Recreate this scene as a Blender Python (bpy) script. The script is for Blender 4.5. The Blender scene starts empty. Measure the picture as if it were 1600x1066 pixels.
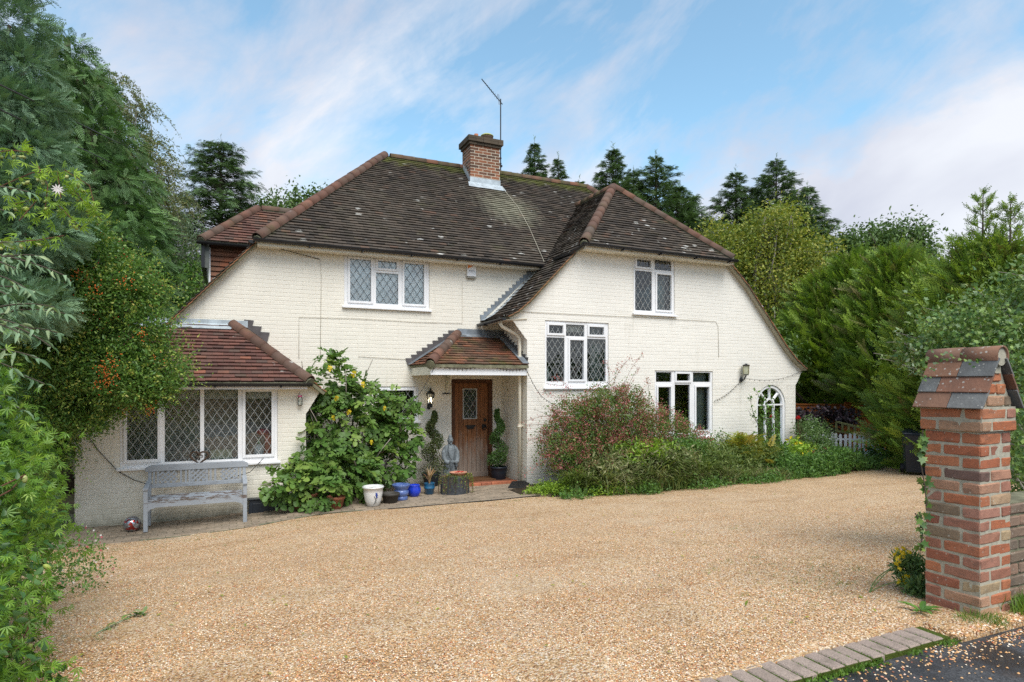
import bpy, math, random
import numpy as np
from mathutils import Vector, Matrix

random.seed(7)
rng = np.random.default_rng(7)
R = math.radians
sc = bpy.context.scene
col = sc.collection

# ------------------------------------------------------------------ camera, sky, sun, exposure
AL = math.atan(960.0 / 2087.0)          # the house front stands about 24.7 degrees off square to the view
SA, CA = math.sin(AL), math.cos(AL)
cam_d = bpy.data.cameras.new("camera")
cam_d.sensor_width = 36.0
cam_d.lens = 21.6
cam_d.shift_y = 0.0419
cam_d.clip_start = 0.05
cam_d.clip_end = 2000.0
cam = bpy.data.objects.new("camera", cam_d)
cam.location = (0, 0, 2.0)
cam.rotation_euler = (R(90), 0, -AL)
col.objects.link(cam)
sc.camera = cam

SUN_EL, SUN_AZ = R(56), math.atan2(-0.02, -1.0)     # azimuth measured from +y towards +x
world = bpy.data.worlds.new("World")
sc.world = world
world.use_nodes = True
wn = world.node_tree
wn.nodes.clear()


def wnode(t, **k):
    n = wn.nodes.new(t)
    for a, b in k.items():
        setattr(n, a, b)
    return n


sky = wnode("ShaderNodeTexSky", sky_type="NISHITA", sun_disc=False, sun_elevation=SUN_EL, sun_rotation=SUN_AZ,
            altitude=60.0, air_density=1.0, dust_density=0.7, ozone_density=2.2)
tc = wnode("ShaderNodeTexCoord")
sep = wnode("ShaderNodeSeparateXYZ")
wn.links.new(tc.outputs["Generated"], sep.inputs[0])


CLOUD_OFF = (1.1, 8.2, 5.0)


def wm(op, a, b=None, clamp=False):
    n = wnode("ShaderNodeMath", operation=op, use_clamp=clamp)
    for i, v in enumerate((a, b)):
        if v is None:
            continue
        if isinstance(v, (int, float)):
            n.inputs[i].default_value = v
        else:
            wn.links.new(v, n.inputs[i])
    return n.outputs[0]


# drifting cloud banks: noise over the sphere of directions, drawn out along a slanting wind line
mp = wnode("ShaderNodeCombineXYZ")
for i_, (v_, k_) in enumerate((((CA * 0.82, -SA * 0.82, 0.57), 0.68), ((-CA * 0.57, SA * 0.57, 0.82), 1.33), ((SA, CA, 0.0), 0.8))):
    dt = wnode("ShaderNodeVectorMath", operation="DOT_PRODUCT")
    wn.links.new(tc.outputs["Generated"], dt.inputs[0])
    dt.inputs[1].default_value = v_
    wn.links.new(wm("ADD", wm("MULTIPLY", dt.outputs["Value"], k_), CLOUD_OFF[i_]), mp.inputs[i_])


def wnoise(scale, detail, rough, dist, off=0.0):
    n = wnode("ShaderNodeTexNoise")
    n.inputs["Scale"].default_value = scale
    n.inputs["Detail"].default_value = detail
    n.inputs["Roughness"].default_value = rough
    n.inputs["Distortion"].default_value = dist
    m2 = wnode("ShaderNodeVectorMath", operation="ADD")
    m2.inputs[1].default_value = (off, off * 0.7, off)
    wn.links.new(mp.outputs[0], m2.inputs[0])
    wn.links.new(m2.outputs[0], n.inputs["Vector"])
    return n.outputs["Fac"]


n1 = wnoise(2.6, 9, 0.60, 0.35)
n2 = wnoise(9.0, 7, 0.62, 0.4, 4.0)
dens = wm("ADD", wm("MULTIPLY", n1, 0.72), wm("MULTIPLY", n2, 0.28))
low = wm("MAXIMUM", wm("SUBTRACT", 0.52, wm("MULTIPLY", sep.outputs[2], 1.35)), -0.03)          # more cloud towards the horizon
mask = wm("MULTIPLY", wm("ADD", wm("SUBTRACT", dens, 0.42), wm("MULTIPLY", low, 0.42)), 6.0, clamp=True)
mask = wm("MULTIPLY", mask, 0.93)
crmp = wnode("ShaderNodeValToRGB")
crmp.color_ramp.elements[0].position = 0.36
crmp.color_ramp.elements[0].color = (1.75, 1.78, 2.05, 1)
crmp.color_ramp.elements[1].position = 0.60
crmp.color_ramp.elements[1].color = (2.45, 2.48, 2.62, 1)
wn.links.new(wnoise(3.4, 5, 0.5, 0.3, 9.0), crmp.inputs[0])
hsv = wnode("ShaderNodeHueSaturation")
hsv.inputs["Saturation"].default_value = 0.84
hsv.inputs["Value"].default_value = 1.0
wn.links.new(sky.outputs[0], hsv.inputs["Color"])
mix = wnode("ShaderNodeMix", data_type="RGBA")
wn.links.new(mask, mix.inputs[0])
tint = wnode("ShaderNodeMix", data_type="RGBA", blend_type="MULTIPLY")
tint.inputs[0].default_value = 1.0
wn.links.new(hsv.outputs[0], tint.inputs[6])
tint.inputs[7].default_value = (0.54, 0.70, 0.67, 1)
wn.links.new(tint.outputs[2], mix.inputs[6])
wn.links.new(crmp.outputs[0], mix.inputs[7])
bg = wnode("ShaderNodeBackground")
bg.inputs[1].default_value = 0.10
above = wnode("ShaderNodeMix", data_type="RGBA")          # nothing shines up from below the ground
wn.links.new(wm("MULTIPLY", wm("ADD", sep.outputs[2], 0.06), 20.0, clamp=True), above.inputs[0])
above.inputs[6].default_value = (0.05, 0.05, 0.05, 1)
wn.links.new(mix.outputs[2], above.inputs[7])
wn.links.new(above.outputs[2], bg.inputs[0])
world.cycles.sampling_method = "MANUAL"
world.cycles.sample_map_resolution = 1024
wo = wnode("ShaderNodeOutputWorld")
wn.links.new(bg.outputs[0], wo.inputs[0])

sd = bpy.data.lights.new("sun", "SUN")
sd.energy = 1.0
sd.angle = R(42)
sd.color = (1.0, 0.955, 0.90)
sun = bpy.data.objects.new("sun", sd)
sdir = Vector((math.sin(SUN_AZ) * math.cos(SUN_EL), math.cos(SUN_AZ) * math.cos(SUN_EL), math.sin(SUN_EL)))
sun.rotation_euler = sdir.to_track_quat("Z", "Y").to_euler()
sun.location = sdir * 60
col.objects.link(sun)

sc.view_settings.view_transform = "Standard"
sc.view_settings.look = "None"
sc.view_settings.exposure = 1.95
sc.view_settings.gamma = 1.0
sc.view_settings.use_curve_mapping = False
sc.cycles.use_denoising = False
sc.cycles.max_bounces = 6
sc.cycles.transparent_max_bounces = 10
sc.cycles.use_adaptive_sampling = False
sc.cycles.sample_clamp_indirect = 2.0

# ------------------------------------------------------------------ helpers
W = {}


def wl(o):
    return W.get(o.name, Vector((0, 0, 0))) if o else Vector((0, 0, 0))


def tag(o, label=None, cat=None, group=None, kind=None):
    if label: o["label"] = label
    if cat: o["category"] = cat
    if group: o["group"] = group
    if kind: o["kind"] = kind
    return o


def thing(name, loc, label, cat, group=None):
    o = bpy.data.objects.new(name, None)
    o.location = loc
    o.empty_display_size = 0.2
    col.objects.link(o)
    W[o.name] = Vector(loc)
    return tag(o, label, cat, group)


def new(name, me, parent=None, origin=None):
    """link a mesh whose vertices are relative to origin (world)"""
    o = bpy.data.objects.new(name, me)
    col.objects.link(o)
    origin = Vector(origin if origin is not None else wl(parent))
    o.location = origin - wl(parent)
    o.parent = parent
    W[o.name] = origin
    return o


def inst(name, me, M, parent=None):
    o = bpy.data.objects.new(name, me)
    col.objects.link(o)
    o.parent = parent
    M = Matrix.Translation(-wl(parent)) @ M
    o.matrix_basis = M
    W[o.name] = (Matrix.Translation(wl(parent)) @ M).to_translation()
    return o


def smooth(me, on=True):
    me.polygons.foreach_set("use_smooth", [on] * len(me.polygons))


def np_mesh(name, V, F, mats, mi=None, tint=None):
    V = np.asarray(V, np.float32)
    F = np.asarray(F, np.int32)
    me = bpy.data.meshes.new(name)
    me.vertices.add(len(V))
    me.vertices.foreach_set("co", V.ravel())
    k = F.shape[1]
    me.loops.add(F.size)
    me.loops.foreach_set("vertex_index", F.ravel())
    me.polygons.add(len(F))
    me.polygons.foreach_set("loop_start", np.arange(0, F.size, k, dtype=np.int32))
    me.polygons.foreach_set("loop_total", np.full(len(F), k, np.int32))
    for m in (mats if isinstance(mats, (list, tuple)) else [mats]):
        me.materials.append(m)
    if mi is not None:
        me.polygons.foreach_set("material_index", np.asarray(mi, np.int32))
    if tint is not None:
        me.attributes.new('tint', 'FLOAT', 'POINT').data.foreach_set('value', np.asarray(tint, np.float32))
    me.update(calc_edges=True)
    return me


class MB:
    def __init__(s):
        s.v, s.f = [], []

    def quad(s, *p):
        b = len(s.v)
        s.v += [tuple(q) for q in p]
        s.f.append(tuple(range(b, b + len(p))))
        return s

    def hexa(s, c):
        b = len(s.v)
        s.v += [tuple(q) for q in c]
        for f in ((0, 3, 2, 1), (4, 5, 6, 7), (0, 1, 5, 4), (1, 2, 6, 5), (2, 3, 7, 6), (3, 0, 4, 7)):
            s.f.append(tuple(b + i for i in f))
        return s

    def box(s, x0, x1, y0, y1, z0, z1):
        return s.hexa([(x0, y0, z0), (x1, y0, z0), (x1, y1, z0), (x0, y1, z0),
                       (x0, y0, z1), (x1, y0, z1), (x1, y1, z1), (x0, y1, z1)])

    def bar(s, a, b, w, h, up=(0, 0, 1)):
        """a box from a to b, w wide sideways, h along up"""
        a, b = Vector(a), Vector(b)
        d = (b - a).normalized()
        u = Vector(up)
        sd_ = d.cross(u)
        if sd_.length < 1e-4: sd_ = d.cross(Vector((1, 0, 0)))
        sd_.normalize()
        u = sd_.cross(d).normalized()
        x, y = sd_ * w / 2, u * h / 2
        return s.hexa([a - x - y, b - x - y, b + x - y, a + x - y, a - x + y, b - x + y, b + x + y, a + x + y])

    def tube(s, pts, rad, seg=8, cap=True):
        pts = [Vector(p) for p in pts]
        n = len(pts)
        if not isinstance(rad, (list, tuple)): rad = [rad] * n
        b0 = len(s.v)
        ref = None
        for i, p in enumerate(pts):
            d = (pts[min(i + 1, n - 1)] - pts[max(i - 1, 0)])
            if d.length < 1e-9: d = Vector((0, 0, 1))
            d.normalize()
            if ref is None:
                ref = d.orthogonal().normalized()
            ref = (ref - d * ref.dot(d))
            if ref.length < 1e-6: ref = d.orthogonal()
            ref.normalize()
            o = d.cross(ref)
            for k in range(seg):
                a = 2 * math.pi * k / seg
                s.v.append(tuple(p + (ref * math.cos(a) + o * math.sin(a)) * rad[i]))
        for i in range(n - 1):
            for k in range(seg):
                a, b = b0 + i * seg + k, b0 + i * seg + (k + 1) % seg
                s.f.append((a, b, b + seg, a + seg))
        if cap:
            s.f.append(tuple(b0 + k for k in range(seg))[::-1])
            s.f.append(tuple(b0 + (n - 1) * seg + k for k in range(seg)))
        return s

    def lathe(s, c, prof, seg=24, sx=1.0, sy=1.0, closed=True):
        b0 = len(s.v)
        n = len(prof)
        for r, z in prof:
            for k in range(seg):
                a = 2 * math.pi * k / seg
                s.v.append((c[0] + r * sx * math.cos(a), c[1] + r * sy * math.sin(a), c[2] + z))
        for i in range(n - 1):
            for k in range(seg):
                a, b = b0 + i * seg + k, b0 + i * seg + (k + 1) % seg
                s.f.append((a, b, b + seg, a + seg))
        if closed:
            s.f.append(tuple(b0 + k for k in range(seg))[::-1])
            s.f.append(tuple(b0 + (n - 1) * seg + k for k in range(seg)))
        return s

    def prism(s, pts, d):
        """pts: polygon (3D), extruded by vector d"""
        b = len(s.v)
        n = len(pts)
        d = Vector(d)
        s.v += [tuple(p) for p in pts] + [tuple(Vector(p) + d) for p in pts]
        s.f.append(tuple(range(b, b + n))[::-1])
        s.f.append(tuple(range(b + n, b + 2 * n)))
        for i in range(n):
            j = (i + 1) % n
            s.f.append((b + i, b + j, b + n + j, b + n + i))
        return s

    def sphere(s, c, r, seg=12, ring=8, sx=1, sy=1, sz=1):
        prof = []
        for i in range(ring + 1):
            a = -math.pi / 2 + math.pi * i / ring
            prof.append((max(1e-4, r * math.cos(a)), r * math.sin(a) * sz))
        return s.lathe(c, prof, seg, sx, sy, closed=False)

    def build(s, name, mat, parent=None, origin=None, sm=False, bevel=0.0, recalc=False):
        me = bpy.data.meshes.new(name)
        if origin is None:
            if parent is not None:
                origin = wl(parent)
            else:
                a = np.array(s.v)
                lo, hi = a.min(0), a.max(0)
                origin = Vector(((lo[0] + hi[0]) / 2, (lo[1] + hi[1]) / 2, lo[2]))
        ox, oy, oz = origin
        me.from_pydata([(x - ox, y - oy, z - oz) for x, y, z in s.v], [], s.f)
        me.materials.append(mat)
        if sm: smooth(me)
        me.update()
        o = new(name, me, parent, origin)
        if bevel:
            b = o.modifiers.new("bevel", "BEVEL")
            b.width = bevel
            b.segments = 2
            b.limit_method = "ANGLE"
        return o


def L(c):
    """sRGB 0-255 to linear"""
    return tuple(((x / 255) / 12.92 if x / 255 <= 0.04045 else ((x / 255 + 0.055) / 1.055) ** 2.4) for x in c)


# ------------------------------------------------------------------ materials
class G:
    def __init__(s, name):
        s.m = bpy.data.materials.new(name)
        s.m.use_nodes = True
        s.t = s.m.node_tree
        s.t.nodes.clear()
        s.out = s.t.nodes.new("ShaderNodeOutputMaterial")

    def n(s, t, ins=None, **k):
        n = s.t.nodes.new(t)
        for a, b in k.items():
            setattr(n, a, b)
        for a, b in (ins or {}).items():
            s.set(n.inputs[a], b)
        return n

    def set(s, sock, v):
        if isinstance(v, bpy.types.NodeSocket):
            s.t.links.new(v, sock)
        elif isinstance(v, tuple) and len(v) == 3 and sock.type == "RGBA":
            sock.default_value = (*v, 1)
        else:
            sock.default_value = v

    def pos(s, scale=(1, 1, 1)):
        g = s.n("ShaderNodeNewGeometry")
        m = s.n("ShaderNodeMapping", {"Vector": g.outputs["Position"], "Scale": scale})
        return m.outputs[0]

    def objp(s, scale=(1, 1, 1)):
        g = s.n("ShaderNodeTexCoord")
        m = s.n("ShaderNodeMapping", {"Vector": g.outputs["Object"], "Scale": scale})
        return m.outputs[0]

    def noise(s, vec, scale, detail=4, rough=0.55, dist=0.0):
        return s.n("ShaderNodeTexNoise", {"Vector": vec, "Scale": scale, "Detail": detail, "Roughness": rough, "Distortion": dist}).outputs["Fac"]

    def math(s, op, a, b=0.0, clamp=False):
        n = s.n("ShaderNodeMath", operation=op, use_clamp=clamp)
        s.set(n.inputs[0], a)
        s.set(n.inputs[1], b)
        return n.outputs[0]

    def rand(s, leaf=False):
        if leaf:
            a = s.n("ShaderNodeAttribute", attribute_name="tint").outputs["Fac"]
        else:
            a = s.n("ShaderNodeNewGeometry").outputs["Random Per Island"]
        b = s.n("ShaderNodeObjectInfo").outputs["Random"]
        return s.math("FRACT", s.math("ADD", a, b))

    def ramp(s, fac, stops, interp="LINEAR"):
        n = s.n("ShaderNodeValToRGB", {"Fac": fac})
        cr = n.color_ramp
        cr.interpolation = interp
        while len(cr.elements) < len(stops):
            cr.elements.new(0.5)
        for e, (p, c) in zip(cr.elements, stops):
            e.position = p
            e.color = (*c, 1) if len(c) == 3 else c
        return n.outputs[0]

    def step(s, fac, a, b):
        return s.n("ShaderNodeMapRange", {"Value": fac, "From Min": a, "From Max": b}).outputs[0]

    def mix(s, fac, a, b, mode="MIX"):
        n = s.n("ShaderNodeMix", data_type="RGBA", blend_type=mode)
        s.set(n.inputs[0], fac)
        for i, v in ((6, a), (7, b)):
            s.set(n.inputs[i], v)
        return n.outputs[2]

    def bump(s, h, strength=0.3, dist=0.01):
        return s.n("ShaderNodeBump", {"Height": h, "Strength": strength, "Distance": dist}).outputs[0]

    def pbr(s, color, rough=0.7, spec=0.3, normal=None, metal=0.0, coat=0.0):
        ins = {"Base Color": color, "Roughness": rough, "Specular IOR Level": spec, "Metallic": metal}
        if coat: ins["Coat Weight"] = coat
        n = s.n("ShaderNodeBsdfPrincipled", ins)
        if normal is not None: s.set(n.inputs["Normal"], normal)
        s.t.links.new(n.outputs[0], s.out.inputs[0])
        return s.m


def plain(name, c, rough=0.6, spec=0.3, var=0.12, scale=6.0, bump=0.15, metal=0.0, coat=0.0):
    g = G(name)
    p = g.pos()
    n = g.noise(p, scale, 6)
    c1 = tuple(x * (1 - var) for x in c)
    c2 = tuple(min(1, x * (1 + var)) for x in c)
    return g.pbr(g.mix(g.step(n, 0.3, 0.7), c1, c2), rough, spec, g.bump(g.noise(p, scale * 8, 4), bump, 0.004) if bump else None, metal, coat)


def m_paintbrick(name, base, dirt=0.5):
    g = G(name)
    p = g.pos()
    z = g.n("ShaderNodeSeparateXYZ", {"Vector": p}).outputs[2]
    big = g.noise(p, 0.9, 5)
    c = g.mix(g.step(big, 0.3, 0.7), tuple(x * 0.95 for x in base), base)
    c = g.mix(g.math("MULTIPLY", g.rand(), 0.22), c, tuple(x * 0.86 for x in base))
    # flaking and hairline marks
    fl = g.step(g.noise(g.pos((6, 6, 22)), 1.6, 6, 0.7), 0.66, 0.74)
    c = g.mix(g.math("MULTIPLY", fl, 0.45), c, (0.46, 0.41, 0.33))
    st = g.step(g.noise(g.pos((7, 7, 0.5)), 1.0, 5, 0.6), 0.55, 0.75)
    c = g.mix(g.math("MULTIPLY", g.math("MULTIPLY", st, g.step(g.noise(p, 0.6, 3), 0.42, 0.6)), 0.30), c, (0.40, 0.37, 0.29))
    # damp and moss along the foot
    foot = g.math("SUBTRACT", 1.0, g.step(g.math("ADD", z, g.math("MULTIPLY", g.noise(p, 5, 5), -0.5)), -0.40, 0.20), True)
    c = g.mix(g.math("MULTIPLY", foot, dirt), c, (0.23, 0.22, 0.13))
    blk = g.math("MULTIPLY", g.math("SUBTRACT", 1.0, g.step(g.math("ADD", z, g.math("MULTIPLY", g.noise(p, 9, 4), -0.35)), -0.30, -0.12), True), dirt)
    c = g.mix(blk, c, (0.05, 0.055, 0.03))
    b = g.noise(g.pos((1, 1, 1)), 38, 5, 0.6)
    return g.pbr(c, 0.62, 0.25, g.bump(b, 0.45, 0.006))


def m_tile(name, stops, lich=0.35, moss=0.3, ls=2.6, main=False):
    g = G(name)
    p = g.pos()
    c = g.ramp(g.rand(), stops)
    c = g.mix(g.math("MULTIPLY", g.step(g.noise(p, 7, 6, 0.65), 0.35, 0.7), 0.45), c, (0.055, 0.05, 0.045))
    big = g.noise(p, 0.55, 4)
    c = g.mix(g.math("MULTIPLY", g.step(big, 0.5, 0.68), 0.45), c, (0.125, 0.105, 0.08))
    mo = g.math("MULTIPLY", g.step(g.noise(p, 2.2, 6, 0.7), 0.60 - 0.1 * moss, 0.78), moss)
    c = g.mix(mo, c, (0.10, 0.115, 0.028))
    if main:
        # moss gathered along the ridge, a bleached wash below the chimney lead, lichen plates towards the eaves
        xyz = g.n("ShaderNodeSeparateXYZ", {"Vector": p})
        rz = g.step(g.math("ADD", xyz.outputs[2], g.math("MULTIPLY", g.noise(p, 3.0, 6, 0.7), 0.9)), 7.72, 7.95)
        c = g.mix(g.math("MULTIPLY", rz, 0.75), c, (0.13, 0.145, 0.03))
        dd = g.n("ShaderNodeVectorMath", {0: g.pos((1.0, 1.0, 0.75)), 1: (6.15, 13.55, 4.68)}, operation="DISTANCE").outputs["Value"]
        wsh = g.math("SUBTRACT", 1.0, g.step(g.math("ADD", dd, g.math("MULTIPLY", g.noise(g.pos((5, 1.2, 1.2)), 2.0, 5), 0.9)), 0.75, 1.35), True)
        c = g.mix(g.math("MULTIPLY", wsh, 0.6), c, (0.30, 0.29, 0.21))
        vv = g.n("ShaderNodeTexVoronoi", {"Vector": g.pos((1.0, 2.2, 2.2)), "Scale": 2.2, "Randomness": 1.0})
        ev = g.math("SUBTRACT", 1.0, g.step(xyz.outputs[2], 4.9, 6.2), True)
        pl = g.math("SUBTRACT", 1.0, g.step(g.math("ADD", vv.outputs["Distance"], g.math("MULTIPLY", g.noise(p, 14, 5, 0.75), 0.45)), 0.36, 0.40), True)
        pl = g.math("MULTIPLY", pl, g.step(g.math("ADD", g.noise(p, 0.9, 4), g.math("MULTIPLY", ev, 0.10)), 0.55, 0.60))
        c = g.mix(g.math("MULTIPLY", pl, 0.85), c, (0.55, 0.54, 0.50))
    v = g.n("ShaderNodeTexVoronoi", {"Vector": p, "Scale": ls, "Randomness": 1.0})
    d = g.math("ADD", v.outputs["Distance"], g.math("MULTIPLY", g.noise(p, 17 if ls < 5 else 60, 5, 0.75), 0.5))
    sp = g.math("SUBTRACT", 1.0, g.step(d, 0.27 + 0.1 * lich, 0.31 + 0.1 * lich), True)
    sp = g.math("MULTIPLY", sp, g.step(g.noise(p, 0.8 if ls < 5 else 7.0, 4), 0.48 if ls < 5 else 0.45, 0.56 if ls < 5 else 0.52))
    c = g.mix(g.math("MULTIPLY", sp, 0.75), c, (0.42, 0.41, 0.37))
    fine = g.step(g.noise(p, 42, 4, 0.7), 0.66, 0.72)
    c = g.mix(g.math("MULTIPLY", fine, 0.4 * lich * 2), c, (0.42, 0.40, 0.34))
    return g.pbr(c, 0.85, 0.15, g.bump(g.noise(p, 60, 5), 0.5, 0.006))


def m_brick(name, stops, lich=0.3, dark=0.3):
    g = G(name)
    p = g.pos()
    c = g.ramp(g.rand(), stops)
    c = g.mix(g.math("MULTIPLY", g.step(g.noise(p, 24, 6, 0.7), 0.42, 0.7), 0.6), c, g.mix(0.55, c, (0.09, 0.06, 0.045)))
    c = g.mix(g.math("MULTIPLY", g.step(g.noise(g.pos((1, 1, 2.5)), 9, 5), 0.55, 0.72), dark), c, (0.10, 0.085, 0.07))
    v = g.n("ShaderNodeTexVoronoi", {"Vector": p, "Scale": 30.0, "Randomness": 1.0})
    d = g.math("ADD", v.outputs["Distance"], g.math("MULTIPLY", g.noise(p, 50, 5, 0.7), 0.5))
    sp = g.math("SUBTRACT", 1.0, g.step(d, 0.26 + 0.12 * lich, 0.33 + 0.12 * lich), True)
    sp = g.math("MULTIPLY", sp, g.step(g.noise(p, 4.1, 3), 0.42, 0.52))
    c = g.mix(g.math("MULTIPLY", sp, 0.75), c, (0.47, 0.45, 0.38))
    return g.pbr(c, 0.85, 0.15, g.bump(g.noise(p, 90, 6, 0.7), 0.7, 0.006))


def leafmat(name, stops, rough=0.42, trans=0.28, spec=0.35, nscale=1.6, dark=0.45):
    """stops: colours picked leaf by leaf; neighbouring clumps drift lighter and darker, as young and old growth do"""
    g = G(name)
    c = g.ramp(g.rand(True), stops)
    n = g.step(g.noise(g.pos(), nscale, 4, 0.6), 0.32, 0.68)
    c = g.mix(g.math("MULTIPLY", n, dark), c, g.mix(1.0, c, (0.50, 0.58, 0.50), "MULTIPLY"))
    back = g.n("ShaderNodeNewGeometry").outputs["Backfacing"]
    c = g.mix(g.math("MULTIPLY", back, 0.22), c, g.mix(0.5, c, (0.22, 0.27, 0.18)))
    b = g.n("ShaderNodeBsdfPrincipled", {"Base Color": c, "Roughness": rough, "Specular IOR Level": spec})
    t = g.n("ShaderNodeBsdfTranslucent", {"Color": g.mix(1.0, c, (1.15, 1.25, 0.55), "MULTIPLY")})
    mx = g.n("ShaderNodeMixShader", {0: trans, 1: b.outputs[0], 2: t.outputs[0]})
    g.t.links.new(mx.outputs[0], g.out.inputs[0])
    return g.m


M = {}
M["cream"] = m_paintbrick("painted_brick_cream", (0.80, 0.758, 0.665))
M["white"] = m_paintbrick("painted_brick_white", (0.80, 0.77, 0.705), 0.4)
M["trim"] = plain("white_upvc", (0.78, 0.78, 0.79), 0.3, 0.45, 0.04, 3, 0.0)
M["fascia"] = plain("cream_fascia_paint", (0.74, 0.69, 0.57), 0.45, 0.3, 0.08, 3)
M["fasciaw"] = plain("white_fascia_board", (0.82, 0.83, 0.85), 0.35, 0.4, 0.03, 3, 0.0)
M["black"] = plain("black_gutter_plastic", (0.018, 0.018, 0.020), 0.35, 0.4, 0.2, 8, 0.05)
M["lead"] = plain("lead_sheet", (0.20, 0.225, 0.25), 0.5, 0.4, 0.35, 5, 0.2, 0.25)
M["leadpale"] = plain("bright_lead_sheet", (0.42, 0.47, 0.50), 0.45, 0.4, 0.25, 7, 0.2, 0.2)
M["leaddark"] = plain("weathered_lead_sheet", (0.095, 0.085, 0.085), 0.6, 0.3, 0.3, 6, 0.2)
M["came"] = plain("grey_lead_strip", (0.40, 0.41, 0.40), 0.5, 0.3, 0.1, 5, 0.0)
M["camedark"] = plain("dark_lead_strip", (0.055, 0.06, 0.065), 0.5, 0.3, 0.1, 5, 0.0)
M["tile"] = m_tile("dark_clay_roof_tile", [(0.0, (0.048, 0.040, 0.034)), (0.35, (0.072, 0.058, 0.047)), (0.7, (0.088, 0.070, 0.055)), (0.95, (0.105, 0.080, 0.062)), (1.0, (0.14, 0.080, 0.055))], 0.22, 0.35, 2.6, True)
M["tilered"] = m_tile("red_clay_roof_tile", [(0.0, (0.10, 0.050, 0.042)), (0.4, (0.145, 0.066, 0.052)), (0.75, (0.185, 0.082, 0.062)), (0.94, (0.10, 0.070, 0.058)), (1.0, (0.30, 0.115, 0.07))], 0.6, 0.25)
M["tileporch"] = m_tile("mossy_red_roof_tile", [(0.0, (0.10, 0.055, 0.035)), (0.4, (0.18, 0.085, 0.050)), (0.75, (0.25, 0.105, 0.06)), (1.0, (0.36, 0.13, 0.07))], 0.2, 1.1)
M["tileedge"] = m_tile("orange_verge_tile", [(0.0, (0.16, 0.08, 0.045)), (0.5, (0.30, 0.14, 0.07)), (1.0, (0.38, 0.17, 0.08))], 0.4, 0.5)
M["hip"] = m_tile("red_hip_tile", [(0.0, (0.12, 0.070, 0.052)), (0.4, (0.18, 0.088, 0.062)), (0.7, (0.125, 0.092, 0.072)), (1.0, (0.25, 0.11, 0.07))], 0.6, 0.45)
M["ridge"] = m_tile("mossy_ridge_tile", [(0.0, (0.10, 0.07, 0.045)), (0.6, (0.15, 0.095, 0.06)), (1.0, (0.22, 0.10, 0.06))], 0.3, 1.3)
M["mortar"] = plain("lime_mortar", (0.40, 0.37, 0.29), 0.9, 0.1, 0.2, 25, 0.6)
M["mortarpale"] = plain("pale_chimney_mortar", (0.60, 0.54, 0.43), 0.9, 0.1, 0.1, 25, 0.3)
M["mortardark"] = plain("mossy_mortar", (0.17, 0.165, 0.11), 0.95, 0.1, 0.4, 8, 0.8)
M["chim"] = m_brick("chimney_brick", [(0.0, (0.10, 0.06, 0.045)), (0.3, (0.16, 0.08, 0.05)), (0.6, (0.27, 0.11, 0.06)), (0.85, (0.32, 0.13, 0.07)), (1.0, (0.09, 0.06, 0.05))], 0.1, 0.2)
M["chimcap"] = m_brick("sooty_mossy_brick", [(0.0, (0.07, 0.06, 0.045)), (1.0, (0.11, 0.085, 0.06))], 0.15, 0.5)
M["pier"] = m_brick("old_red_brick", [(0.0, (0.46, 0.16, 0.075)), (0.18, (0.38, 0.13, 0.07)), (0.34, (0.50, 0.20, 0.10)), (0.46, (0.27, 0.10, 0.07)), (0.58, (0.44, 0.235, 0.155)), (0.70, (0.43, 0.32, 0.19)), (0.76, (0.12, 0.085, 0.075)), (0.82, (0.40, 0.20, 0.145)), (1.0, (0.34, 0.15, 0.10))], 0.55, 0.5)
M["oldwall"] = m_brick("lichened_wall_brick", [(0.0, (0.20, 0.15, 0.11)), (0.4, (0.27, 0.18, 0.13)), (0.7, (0.16, 0.13, 0.10)), (1.0, (0.33, 0.20, 0.14))], 1.0, 0.7)
M["piertile"] = m_tile("lichened_cap_tile", [(0.0, (0.27, 0.125, 0.08)), (0.5, (0.23, 0.13, 0.09)), (1.0, (0.30, 0.15, 0.09))], 1.7, 0.5, 32.0)
M["pierslate"] = m_tile("grey_cap_tile", [(0.0, (0.15, 0.155, 0.155)), (1.0, (0.22, 0.215, 0.205))], 1.3, 0.3, 36.0)
M["hang"] = m_tile("red_hanging_tile", [(0.0, (0.25, 0.085, 0.045)), (0.5, (0.36, 0.115, 0.055)), (1.0, (0.30, 0.12, 0.07))], 0.1, 0.15)


def m_glass():
    g = G("window_glass")
    p = g.objp()
    b = g.bump(g.noise(g.pos(), 2.3, 2), 0.06, 0.05)
    gl = g.n("ShaderNodeBsdfGlossy", {"Color": (0.92, 0.95, 0.97), "Roughness": 0.015, "Normal": b})
    tr = g.n("ShaderNodeBsdfTransparent", {"Color": (0.96, 0.98, 0.97)})
    fr = g.n("ShaderNodeFresnel", {"IOR": 1.55, "Normal": b})
    f2 = g.math("ADD", g.math("MULTIPLY", fr.outputs[0], 1.5), 0.02, True)
    mx = g.n("ShaderNodeMixShader", {0: f2, 1: tr.outputs[0], 2: gl.outputs[0]})
    g.t.links.new(mx.outputs[0], g.out.inputs[0])
    return g.m


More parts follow.
